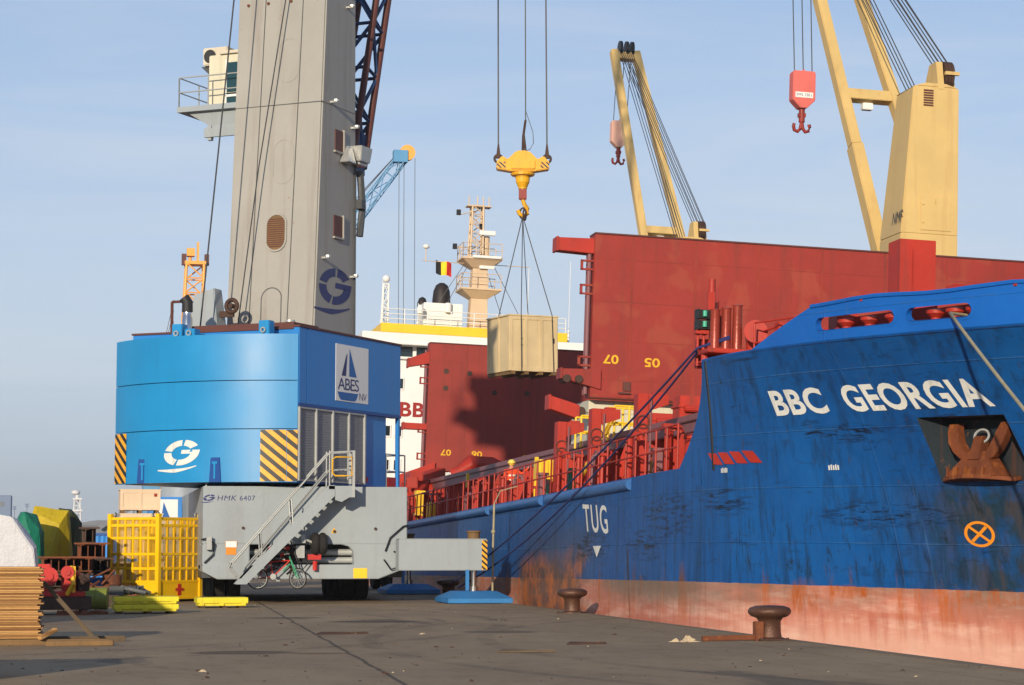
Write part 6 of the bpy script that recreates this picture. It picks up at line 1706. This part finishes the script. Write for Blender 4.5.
# forklift half hidden behind the chassis
fk = thing('forklift', 'orange red forklift half hidden behind the grey chassis by the far pad', 'forklift', (11.1, 88.5, 0), R(8))
m = MB(); m.box(-1.0, 1.0, -.9, 1.2, .45, 1.3); m.hexa([(-1, -1.3, .5), (1, -1.3, .5), (1, -.9, .5), (-1, -.9, .5)], [(-.9, -1.1, 1.25), (.9, -1.1, 1.25), (.9, -.9, 1.3), (-.9, -.9, 1.3)]); m.build('body', M['boom_red'], fk, bevel=.05)
m = MB()
for x in (-.85, .85):
    for y in (-.7, 1.2): m.cyl((x, y, 1.3), (x * .95, y * .8, 2.3), .05, n=8)
m.box(-.95, .95, -.75, 1.1, 2.3, 2.36); m.build('overhead_guard', M['mark_black'], fk)
for x in (-.95, .95):
    for y in (-.7, .9):
        m2 = MB(Matrix.Translation((x, y, .42)) @ Matrix.Rotation(R(90), 4, 'Y')); m2.lathe([(.2, -.15), (.39, -.15), (.42, -.08), (.42, .08), (.39, .15), (.2, .15)], n=20); m2.build('wheel', M['rubber'], fk, smooth=40)

# ------------------------------------------------------------------ the clutter at the left
random.seed(21)
BS = Vector((-.62, 38.75, 0))
nb = 44
var = []
for q in range(4):
    m = MB(); m.box(-2.6, 0, 0, 1.25, 0, .0235)
    me_o = m.build('stacked_board', M['boards'], bevel=.003)
    var.append(me_o)
for k in range(nb):
    o = var[k] if k < 4 else var[k % 4].copy()
    if k >= 4: COL.objects.link(o)
    o.location = BS + Vector((random.uniform(-.05, .06), random.uniform(-.02, .02), .11 + k * .0277))
    o.rotation_euler = (0, 0, random.uniform(-.006, .006))
    tag(o, 'thin brown board in the tall neat stack at the left edge', 'board', 'boards of the tall stack')
def beam(name, pts, w_, h_, mat, label, cat='timber', group=None):
    m = MB(); a = Vector(pts[0]); b = Vector(pts[1]); m.bar(Vector((0, 0, 0)), b - a, w_, h_)
    o = m.build(name, M[mat], bevel=.008); o.location = a; return tag(o, label, cat, group)
G1 = 'timbers lying round the board stack'
beam('bearer_timber', ((-3.2, 38.72, .05), (.55, 38.66, .05)), .12, .10, 'wood_brown', 'long brown timber lying in front under the tall board stack', group=G1)
beam('bearer_timber', ((-3.2, 39.7, .05), (.85, 40.0, .05)), .12, .10, 'timber_grey', 'grey timber running out from behind the board stack', group=G1)
beam('bearer_timber', ((-.5, 38.3, .04), (.62, 38.2, .05)), .16, .085, 'wood_brown', 'short brown timber lying nearest the camera at the foot of the leaning bar', group=G1)
beam('bearer_timber', ((-.62, 38.5, .12), (-.35, 38.75, .26)), .10, .06, 'boards', 'short broken board end propped against the foot of the stack', group=G1)
beam('leaning_bar', ((-.58, 39.3, 1.06), (.32, 39.3, .06)), .075, .075, 'timber_grey', 'dark bar leaning against the right side of the board stack', 'bar')
# white wrapped load with brown crates
wl_ = thing('wrapped_load', 'white film wrapped load bulging over brown crates behind the board stack', 'wrapped load', (-2.0, 49.5, 0))
def blob(mb, c, s, nu=18, nv=12, p=3.0, jit=.05, seed=1):
    """rounded box with irregular folds"""
    rnd = random.Random(seed)
    ph = [rnd.uniform(0, 6.28) for _ in range(6)]
    vs = []
    for j in range(nv + 1):
        b = -math.pi / 2 + math.pi * j / nv
        for i in range(nu):
            a = 2 * math.pi * i / nu
            d = Vector((math.cos(a) * math.cos(b), math.sin(a) * math.cos(b), math.sin(b)))
            r_ = (abs(d.x) ** p + abs(d.y) ** p + abs(d.z) ** p) ** (-1 / p)
            r_ *= 1 + jit * (math.sin(3 * a + ph[0] + 2 * b) + .7 * math.sin(5 * a + ph[1] - 3 * b) + .5 * math.sin(9 * a + ph[2])) * .6
            vs.append((c[0] + s[0] * d.x * r_, c[1] + s[1] * d.y * r_, c[2] + s[2] * d.z * r_))
    fs = [(j * nu + i, j * nu + (i + 1) % nu, (j + 1) * nu + (i + 1) % nu, (j + 1) * nu + i) for j in range(nv) for i in range(nu)]
    return mb.add(vs, fs)
m = MB()
Y_ = 15
prof = [(-2.2, 1.86), (.16, 1.86), (.22, .92), (1.02, .90), (1.08, 1.30), (1.05, 1.66), (.88, 1.98), (.62, 2.27), (.2, 2.34), (-.8, 2.30), (-2.2, 2.33)]
rnd_ = random.Random(4)
vs, fs = [], []
for q in range(Y_):
    for x, z in prof: vs.append((x + rnd_.uniform(-.07, .07), -1.0 + 2.0 * q / (Y_ - 1), z + rnd_.uniform(-.06, .06)))
n_ = len(prof)
for q in range(Y_ - 1): fs += [(q * n_ + k, q * n_ + (k + 1) % n_, (q + 1) * n_ + (k + 1) % n_, (q + 1) * n_ + k) for k in range(n_)]
fs += [list(range(n_)), [(Y_ - 1) * n_ + k for k in range(n_)]]
m.add(vs, fs)
m.build('wrapping_film', M['wrap_white'], wl_, smooth=30, bevel=.02)
m = MB(); m.box(-2.2, .12, -.95, .95, 1.24, 1.52); m.box(-2.2, .10, -.9, .9, 1.56, 1.85)
for k in range(7): m.box(-2.1 + .34 * k, -2.0 + .34 * k, -.97, -.95, 1.24, 1.85)
m.build('load_board', M['wood_brown'], wl_, bevel=.01)
for k, (x, z, lb) in enumerate(((-1.6, .0, 'lower left brown crate beneath the white wrapped load'), (-.2, .0, 'lower right brown crate beneath the white wrapped load'))):
    wcrate(-2.0 + x + .1, 49.5, z, 1.35, 1.8, 1.16, 0, lb, 'wood_brown', 'brown crates under the wrapped load')
def drape(mb, s_, seed):
    """sheet pulled over a machine: a creased hull of pulled-out corners and ridges, hanging to the ground in folds"""
    rnd = random.Random(seed)
    P = []
    for k in range(9): P.append((rnd.uniform(-.8, .85), rnd.uniform(-.8, .8), rnd.uniform(1.78, 2.06)))
    for k in range(12):
        a = 2 * math.pi * k / 12 + rnd.uniform(-.2, .2); P.append((math.cos(a) * rnd.uniform(.92, 1.1), math.sin(a) * rnd.uniform(.92, 1.1), rnd.uniform(1.25, 1.7)))
    for k in range(14):
        a = 2 * math.pi * k / 14 + rnd.uniform(-.15, .15); P.append((math.cos(a) * rnd.uniform(1.0, 1.16), math.sin(a) * rnd.uniform(1.0, 1.16), rnd.uniform(.4, .9)))
    for k in range(14):
        a = 2 * math.pi * k / 14 + rnd.uniform(-.15, .15); P.append((math.cos(a) * 1.08, math.sin(a) * 1.08, 0.01))
    bm = bmesh.new()
    for p in P: bm.verts.new((p[0] * s_[0], p[1] * s_[1], p[2] * s_[2]))
    bmesh.ops.convex_hull(bm, input=bm.verts)
    bmesh.ops.delete(bm, geom=[v_ for v_ in bm.verts if not v_.link_faces], context='VERTS')
    bmesh.ops.subdivide_edges(bm, edges=bm.edges[:], cuts=3, use_grid_fill=True, smooth=.0)
    bm.verts.ensure_lookup_table(); bm.normal_update()
    for v_ in bm.verts:
        a = math.atan2(v_.co.y, v_.co.x)
        f = max(0, 1.6 - v_.co.z / s_[2])
        v_.co += v_.normal * (.045 * f * math.sin(9 * a + seed) + rnd.uniform(-.014, .014))
    bm.verts.index_update()
    mb.add([tuple(v_.co) for v_ in bm.verts], [[v_.index for v_ in f_.verts] for f_ in bm.faces]); bm.free()
# tarpaulined loads
def tarp(name, x, y, s, mat, label, seed, extra=None):
    t_ = thing(name, label, 'covered load', (x, y, 0))
    m = MB(); drape(m, s, seed); m.build('tarpaulin', M[mat], t_, smooth=22)
    m = MB()
    for z in (.35, .75): m.tube([(s[0] * 1.02 * math.cos(q * math.pi / 8), s[1] * 1.02 * math.sin(q * math.pi / 8), s[2] * z + .02 * (q % 2)) for q in range(17)], .014, 5)
    m.build('lashing', M['rope_pale'], t_)
    return t_
tarp('green_covered_load', -1.50, 69.0, (.44, .7, 1.36), 'tarp_green', 'machine under a green tarpaulin left of the yellow covered load', 3)
tarp('yellow_covered_load', -.92, 71.2, (.72, .9, 1.44), 'tarp_yellow', 'machine under a yellow tarpaulin between the green and olive covers', 8)
tarp('olive_covered_load', -.36, 72.2, (.42, .9, 1.44), 'tarp_olive', 'machine under a dark olive tarpaulin right of the yellow one', 14)
# rusty beam bundles on bearers
def ibeam(mb, x, z, y0_, y1_, w_=.16, h_=.2, t_=.02):
    mb.box(x - w_ / 2, x + w_ / 2, y0_, y1_, z, z + t_); mb.box(x - w_ / 2, x + w_ / 2, y0_, y1_, z + h_ - t_, z + h_); mb.box(x - t_ / 2, x + t_ / 2, y0_, y1_, z + t_, z + h_ - t_)
def bundle(x, y, z, n_, h_, mat, label):
    m = MB()
    for k in range(n_): ibeam(m, (k - n_ / 2) * .21, 0, -1.6 + .12 * (k % 3), 1.6, .205, h_, .03)
    m.box(-n_ * .105 - .1, n_ * .105 - .1, .6, .7, .01, h_ - .01); m.box(-n_ * .105 - .2, n_ * .105, -1.64, -1.5, h_, h_ + .05)
    o = m.build('beam_bundle', M[mat]); o.location = (x, y, z); tag(o, label, 'beams', 'rusty beam bundles')
for k, (x, y, z, n_, h_, lb) in enumerate(((-.30, 65.6, .55, 7, .34, 'lower rusty beam bundle with dark gaps behind the red pump'), (-.22, 65.7, .98, 7, .38, 'middle rusty beam bundle below the covered loads'), (.55, 68.4, .95, 5, .36, 'rusty beam bundle at the right beside the blue container'), (.50, 68.6, 1.36, 4, .40, 'topmost rusty beam bundle in front of the blue container'), (.42, 68.8, 1.80, 2, .42, 'narrow rusty frame standing on top of the beam bundles'))):
    bundle(x, y, z, n_, h_, 'rust' if k % 2 else 'rust_dark', lb)
G2 = 'steel trestles carrying the beam bundles'
for k, (x, y, hh) in enumerate(((-.75, 65.6, .54), (.15, 65.7, .54), (.50, 68.5, .94))):
    m = MB(); m.box(-.45, .45, -1.2, -1.05, hh - .12, hh); m.box(-.45, .45, 1.05, 1.2, hh - .12, hh)
    for xx in (-.4, .4):
        for yy in (-1.12, 1.12): m.box(xx - .06, xx + .06, yy - .06, yy + .06, 0, hh - .12)
    o = m.build('trestle', M['rust_dark']); o.location = (x, y, 0); tag(o, ('left low steel trestle under the beam bundles', 'middle low steel trestle under the beam bundles', 'right tall steel trestle under the beam bundles')[k], 'trestle', G2)
cn = thing('blue_container', 'corrugated bright blue container behind the rusty beams', 'container', (1.55, 83.5, 0))
m = MB()
for k in range(12): xx = -1.1 + k * .18; m.hexa([(xx, -1, .2), (xx + .09, -1.04, .2), (xx + .09, 3, .2), (xx, 3, .2)], [(xx, -1, 2.1), (xx + .09, -1.04, 2.1), (xx + .09, 3, 2.1), (xx, 3, 2.1)]); m.hexa([(xx + .09, -1.04, .2), (xx + .18, -1, .2), (xx + .18, 3, .2), (xx + .09, 3, .2)], [(xx + .09, -1.04, 2.1), (xx + .18, -1, 2.1), (xx + .18, 3, 2.1), (xx + .09, 3, 2.1)])
m.build('container_wall', M['container_blue'], cn)
m = MB(); m.box(-1.15, 1.1, -1.05, 3.05, 2.1, 2.2); m.box(-1.15, 1.1, -1.05, 3.05, .05, .2); m.build('container_frame', M['box_blue'], cn)
# red pump set
pm = thing('pump_set', 'red pump set with round red covers right of the board stack', 'pump', (-.55, 56.5, 0))
m = MB(); m.box(-.9, .75, -.5, .6, .45, .58); m.box(-.8, -.1, -.4, .4, .58, 1.25); m.box(.15, .6, -.3, .4, .58, 1.05); m.build('pump_body', M['red_machine'], pm, bevel=.03)
for x, z, r_ in ((-.15, .95, .23), (.30, 1.05, .16)):
    m = MB(); m.cyl((x, -.62, z), (x, -.45, z), r_, n=20); m.cyl((x, -.66, z), (x, -.62, z), r_ * .5, n=14); m.build('round_cover', M['red_machine'], pm, smooth=40)
m = MB(); m.tube([(.3, -.5, .5), (.45, -.6, .75), (.4, -.5, 1.2)], .06, 8); m.box(.42, .5, -.55, -.45, .55, 1.2); m.build('yellow_pipe', M['yellow_mark'], pm, smooth=50)
m = MB(); m.box(.5, .85, -.3, .5, .58, .98); m.box(-.9, .9, -.45, .55, .12, .45); m.tube([(.6, -.4, .95), (.8, -.5, .8), (.6, -.5, .6)], .07, 8); m.build('motor', M['rust_dark'], pm, bevel=.03)
m = MB(); m.box(-.8, -.6, -.4, .5, 0, .12); m.box(.6, .8, -.4, .5, 0, .12); m.build('skid', M['rust_dark'], pm)
dr = thing('oil_drum', 'olive green drum lying on its side next to the red pump', 'drum', (.35, 59.6, .32), R(82))
m2 = MB(Matrix.Rotation(R(90), 4, 'X')); m2.lathe([(.02, -.45), (.28, -.45), (.30, -.44), (.29, -.15), (.31, -.14), (.29, -.12), (.29, .12), (.31, .14), (.29, .15), (.30, .44), (.28, .45), (.02, .45)], n=22); m2.build('drum_shell', M['olive'], dr, smooth=35)
m = MB(); m.cyl((.12, -.47, .14), (.12, -.45, .14), .04, n=8); m.build('bung', M['rust_dark'], dr)
bb_ = thing('blue_bin', 'dark blue steel bin left of the yellow cage', 'bin', (.50, 67.0, 0), R(6))
m = MB(); m.hexa([(-.42, -.5, .12), (.38, -.5, .12), (.38, .5, .12), (-.42, .5, .12)], [(-.34, -.6, .72), (.42, -.6, .72), (.42, .6, .72), (-.34, .6, .72)]); m.build('bin_body', M['box_blue'], bb_, bevel=.02)
m = MB(); m.box(-.36, .44, -.62, .62, .72, .77); m.build('bin_rim', M['box_blue'], bb_)
m = MB(); m.box(-.35, -.2, -.5, .5, 0, .12); m.box(.2, .35, -.5, .5, 0, .12); m.build('skid', M['rust_dark'], bb_)
G3 = 'broken concrete and brick lumps by the drum'
for k in range(16):
    m = MB(); s_ = random.uniform(.06, .11); m.hexa([(-s_, -s_, 0), (s_, -s_ * .8, 0), (s_ * .8, s_, 0), (-s_, s_, 0)], [(-s_ * .7, -s_ * .6, s_ * 1.2), (s_ * .6, -s_ * .7, s_), (s_ * .6, s_ * .6, s_ * 1.3), (-s_ * .5, s_ * .6, s_)])
    o = m.build('rubble_lump', M['rust']); o.location = (-.45 + k * .075 + random.uniform(-.05, .05), 56.0 + random.uniform(-.35, .3), 0); o.rotation_euler = (0, 0, random.uniform(0, 3)); tag(o, 'small rusty brown lump in the row in front of the olive drum', 'lump', G3)
sc_ = thing('scrap_heap', 'tangle of rusty scrap bars piled before the blue bin', 'scrap', (.45, 63.4, 0))
m = MB()
for k in range(26):
    a = Vector((random.uniform(-.9, .8), random.uniform(-.6, .6), random.uniform(.0, .9))); b = a + Vector((random.uniform(-.8, .9), random.uniform(-.5, .5), random.uniform(-.5, .5))); b.z = max(b.z, .04); m.bar(a, b, .05, .05)
m.build('scrap_bars', M['rust'], sc_)
m = MB()
for k in range(4): m.box(-.8 + k * .4, -.5 + k * .4, -.4, .4, 0, .45 + .15 * (k % 2))
m.build('scrap_blocks', M['rust_dark'], sc_, bevel=.03)
m = MB(); m.box(-.8, .8, -.6, .6, 1.05, 1.15); m.box(-.7, -.55, -.5, -.35, 0, 1.05); m.box(.55, .7, -.5, -.35, 0, 1.05); m.box(-.7, -.55, .35, .5, 0, 1.05); m.box(.55, .7, .35, .5, 0, 1.05)
o = m.build('work_bench', M['rust']); o.location = (.95, 72.6, 0); tag(o, 'low rusty steel bench loaded with bars before the blue container', 'bench')
bt_ = thing('steel_barrel', 'rusty red barrel standing beside the yellow cage', 'barrel', (.98, 65.2, 0))
m = MB(); m.lathe([(.02, 0), (.27, 0), (.28, .02), (.27, .28), (.285, .3), (.27, .32), (.27, .58), (.285, .6), (.27, .62), (.28, .86), (.26, .88), (.02, .86)], n=20); m.build('barrel_shell', M['rust'], bt_, smooth=35)
# loads standing out of view to the left; their shadows cross the foreground
def lstack(x, y, w_, d_, h_, label, k):
    t_ = thing('timber_stack', label, 'stack', (x, y, 0))
    m = MB(); m.box(-w_ / 2, w_ / 2, -d_ / 2, d_ / 2, .1, h_); m.build('timber_bundle', M['boards'], t_, bevel=.02)
    m = MB(); m.box(-w_ / 2, w_ / 2, -d_ / 2 + .1, -d_ / 2 + .25, 0, .1); m.box(-w_ / 2, w_ / 2, d_ / 2 - .25, d_ / 2 - .1, 0, .1); m.build('bearer', M['wood_brown'], t_)
lstack(-2.9, 29.2, 3.6, 1.6, 1.05, 'low timber stack left of the camera view on the open quay', 0)

# the deckhand
def person(pos, rz, label):
    p = thing('person', label, 'person', pos, rz)
    me = bpy.data.meshes.new('body')
    J = [(0, 0, .95), (0, .0, 1.18), (0, .0, 1.40), (0, -.01, 1.50), (0, -.02, 1.60), (0, -.02, 1.70),
         (-.11, 0, .90), (-.12, -.03, .50), (-.13, .0, .09), (-.13, -.14, .04), (.11, 0, .90), (.13, .02, .50), (.14, .05, .09), (.14, -.10, .04),
         (-.20, 0, 1.42), (-.27, -.02, 1.16), (-.24, -.16, .95), (.20, 0, 1.42), (.36, -.12, 1.30), (.50, -.26, 1.48), (.54, -.30, 1.56), (-.23, -.22, .90)]
    E_ = [(0, 1), (1, 2), (2, 3), (3, 4), (4, 5), (0, 6), (6, 7), (7, 8), (8, 9), (0, 10), (10, 11), (11, 12), (12, 13), (2, 14), (14, 15), (15, 16), (2, 17), (17, 18), (18, 19), (19, 20), (16, 21)]
    rad = [.16, .165, .17, .06, .09, .085, .10, .075, .055, .045, .10, .075, .055, .045, .08, .06, .045, .08, .06, .045, .035, .035]
    me.from_pydata(J, E_, [])
    o = bpy.data.objects.new('body', me); COL.objects.link(o); o.parent = p
    sk_ = o.modifiers.new('skin', 'SKIN')
    for v_, r_ in zip(me.skin_vertices[0].data, rad): v_.radius = (r_, r_ * .85)
    me.skin_vertices[0].data[0].use_root = True
    sub = o.modifiers.new('sub', 'SUBSURF'); sub.levels = 1; sub.render_levels = 1
    dg = bpy.context.evaluated_depsgraph_get()
    nm_ = bpy.data.meshes.new_from_object(o.evaluated_get(dg))
    o.modifiers.clear(); o.data = nm_
    for m_ in (M['suit_orange'], M['skin'], M['mark_black']): nm_.materials.append(m_)
    for f in nm_.polygons:
        c = f.center
        f.material_index = 1 if c.z > 1.47 and abs(c.x) < .15 or c.x > .5 or (c.y < -.19 and c.z < 1.0) else 2 if c.z < .12 else 0
        f.use_smooth = True
    m = MB(); m.lathe([(.165, 0), (.165, .06), (.16, .06)], (0, 0, 1.06), 14); m.lathe([(.178, 0), (.178, .06), (.17, .06)], (0, 0, 1.22), 14); m.build('reflective_band', M['hivis'], p, smooth=60)
    m = MB(); m.ball((0, -.02, 1.70), .125, 10, (1, 1.12, .9)); m.lathe([(.15, 0), (.15, .02), (.1, .03)], (0, -.05, 1.68), 16); m.build('helmet', M['helmet'], p, smooth=60)
    return p
person(s2w(1.3, 20.0, 3.13), R(10), 'deckhand in orange overalls and yellow helmet standing at the ship railing')

# the air over the harbour
hzm = bpy.data.materials.new('harbour_haze'); hzm.use_nodes = True
hn = hzm.node_tree.nodes; hn.clear()
ho_ = hn.new('ShaderNodeOutputMaterial'); hv = hn.new('ShaderNodeVolumePrincipled')
hv.inputs['Color'].default_value = (.86, .90, .96, 1); hv.inputs['Density'].default_value = 0.00016; hv.inputs['Anisotropy'].default_value = 0.0
hzm.node_tree.links.new(hv.outputs[0], ho_.inputs['Volume'])
m = MB(); m.box(-3050, 3050, -120, 4050, -8.2, 78)
tag(m.build('haze', hzm), kind='stuff')

# ------------------------------------------------------------------ across the basin
fc = thing('lattice_jib_crane', 'distant pale blue lattice crane jib with yellow wheel beside the grey tower', 'crane', (8.2, 223, 0))
m = MB(); J0, J1 = Vector((-.2, 0, 9)), Vector((23.0, -7.6, 40.6)); m.lattice(J0, J1, 1.5, .95, 18, .075, .045); m.build('lattice_jib', M['far_blue'], fc)
m = MB(); m.box(-2, 2, -2, 2, 5, 9.5); m.box(-1, 1, -1, 1, 0, 5); m.box(22.0, 23.4, -8.2, -7.1, 40.0, 41.2); m.build('crane_house', M['far_blue'], fc)
m = MB(); m.cyl((23.4, -8.0, 41.0), (23.4, -7.2, 41.0), .78, n=18); m.build('head_sheave', M['far_orange'], fc, smooth=40)
m = MB()
for dx in (-.6, -.1, 1.0): m.cyl((23.2 + dx, -7.6, 40.5), (23.2 + dx, -7.6, 12), .03, n=5)
for k in range(3): m.cyl((0, .3 * k, 14 + k), (22.5, -7.6, 41), .03, n=5)
m.build('hoist_rope', M['wire'], fc)
oc = thing('yellow_lattice_crane', 'distant orange yellow lattice crane mast left of the grey tower', 'crane', (9.4, 200, 0))
m = MB(); m.lattice((0, 0, 3), (.55, 0, 27.3), 2.7, 1.55, 18, .13, .07, up=(0, 1, 0)); m.build('lattice_mast', M['far_orange'], oc)
m = MB(); m.box(-.4, 1.55, -.9, .9, 27.2, 27.5); m.box(-.2, .5, -.5, .5, 28.0, 28.7); m.box(.7, .9, -.2, .2, 27.5, 29.3); m.cyl((.1, 0, 27.5), (.1, 0, 28.2), .15, n=8); m.build('mast_head', M['far_orange'], oc)
for x in (-.45, 1.6):
    m = MB(); m.box(x - .2, x + .2, -.3, .3, 27.2, 28.2); m.build('mast_lamp', M['boom_red'], oc)
m = MB(); m.box(-2.5, 2.5, -2, 2, 0, 3); m.build('crane_base', M['far_orange'], oc)
m = MB()
for k in range(3): m.cyl((-1.3, 0, 24 - k * 1.0), (-3.8, 0, 12), .03, n=5); m.cyl((-4, 0, 9 + .4 * k), (6, 0, 19.5 + k), .03, n=5)
m.build('stay_rope', M['wire'], oc)
# far shore
m = MB()
m.prism([(-400, 430, -2), (400, 430, -2), (400, 430, .4), (-400, 430, .4)], (0, 400, 0))
tag(m.build('far_shore', M['far_shed']), kind='structure')
def block(name, x, y, w_, d_, h_, mat, label, cat='building', roof=None):
    t_ = thing(name, label, cat, (x, y, 0))
    m = MB(); m.box(-w_ / 2, w_ / 2, -d_ / 2, d_ / 2, 0, h_); wl2 = m.build('wall', M[mat], t_)
    m = MB()
    n_ = max(1, int(w_ / 4)); 
    for k in range(n_):
        for z in range(max(1, int(h_ / 4))): m.box(-w_ / 2 + (k + .3) * w_ / n_, -w_ / 2 + (k + .7) * w_ / n_, -d_ / 2 - .05, -d_ / 2 - .01, 1.2 + z * 4, 2.6 + z * 4)
    o = m.build('windows', M['far_shed'] if mat != 'far_shed' else M['far_bldg'], wl2)
    if roof:
        m = MB(); m.prism([(-w_ / 2 - .3, -d_ / 2 - .3, h_), (w_ / 2 + .3, -d_ / 2 - .3, h_), (w_ / 2 * .2, -d_ / 2 - .3, h_ + roof), (-w_ / 2 * .2, -d_ / 2 - .3, h_ + roof)], (0, d_ + .6, 0)); m.build('roof', M[mat], t_)
    return t_
tb = block('tower_block', -24.5, 640, 11.5, 14, 16.4, 'far_bldg', 'distant blue grey tower block at the left edge of the skyline')
m = MB(); m.box(-4.5, .5, -5, 5, 16.4, 18.5); m.box(-.8, .8, -7.1, -7, 9, 13); m.build('roof_plant', M['far_bldg'], tb)
block('warehouse', 4.5, 412, 14, 20, 5.6, 'far_shed', 'long distant grey warehouse behind the light mast', roof=1.0)
block('shed', 9.5, 398, 16, 10, 3.4, 'far_green', 'low distant pale green shed in front of the grey warehouse')
block('warehouse', -19, 470, 34, 20, 4.2, 'far_shed', 'low distant grey warehouse behind the covered loads', roof=.6)
lt = thing('light_mast', 'distant white lattice light mast standing on the skyline', 'mast', (-.3, 405, 0))
m = MB(); m.lattice((0, 0, 0), (0, 0, 10.5), 1.7, 1.0, 8, .14, .09, up=(0, 1, 0)); m.cyl((0, 0, 10), (0, 0, 11.6), .3, n=8); m.build('mast_lattice', M['far_white'], lt)
m = MB(); m.box(-.9, .9, -.9, .9, 8.2, 8.5); m.build('lamp_platform', M['far_white'], lt)
m = MB(); m.box(-.8, .8, -.8, .8, 10.3, 10.6); m.build('lamp_platform', M['far_white'], lt)
m = MB(); m.ball((-.3, 0, 11.6), .8, 8, (1, 1, .6)); m.build('lamp_head', M['far_white'], lt, smooth=60)
m = MB(); m.cyl((-.8, 0, 5.5), (-3.2, 0, 4), .08, n=5); m.cyl((.8, 0, 5.5), (3.6, 0, 3.5), .08, n=5); m.build('mast_brace', M['far_white'], lt)
for k, (x, hgt, lb) in enumerate(((-12.0, 8.9, 'distant dark street lamp nearest the tower block'), (-9.7, 9.4, 'tallest distant dark street lamp above the green covered load'), (-7.6, 8.4, 'shortest distant dark street lamp left of the light mast'))):
    t_ = thing('street_lamp', lb, 'lamp', (x, 430, 0), 0, 'distant street lamps on the skyline')
    m = MB(); m.cyl((0, 0, 0), (0, 0, hgt), .09, .06, n=6); m.build('lamp_pole', M['far_shed'], t_)
    m = MB(); m.box(-.3, .3, -.3, .3, hgt, hgt + .7); m.build('lamp_head', M['far_bldg'], t_)
cv = thing('conveyor', 'distant grey conveyor bridge sloping up left of the blue crane house', 'conveyor', (6.4, 396, 0))
m = MB(); m.bar((-2.8, 0, 5.2), (3.4, 0, 9.2), .9, .8); m.build('conveyor_gallery', M['far_shed'], cv)
m = MB(); m.box(-3, 2.6, 1, 6, 0, 6.4); m.box(3.0, 3.4, -.3, .3, 0, 9); m.build('conveyor_leg', M['far_shed'], cv)
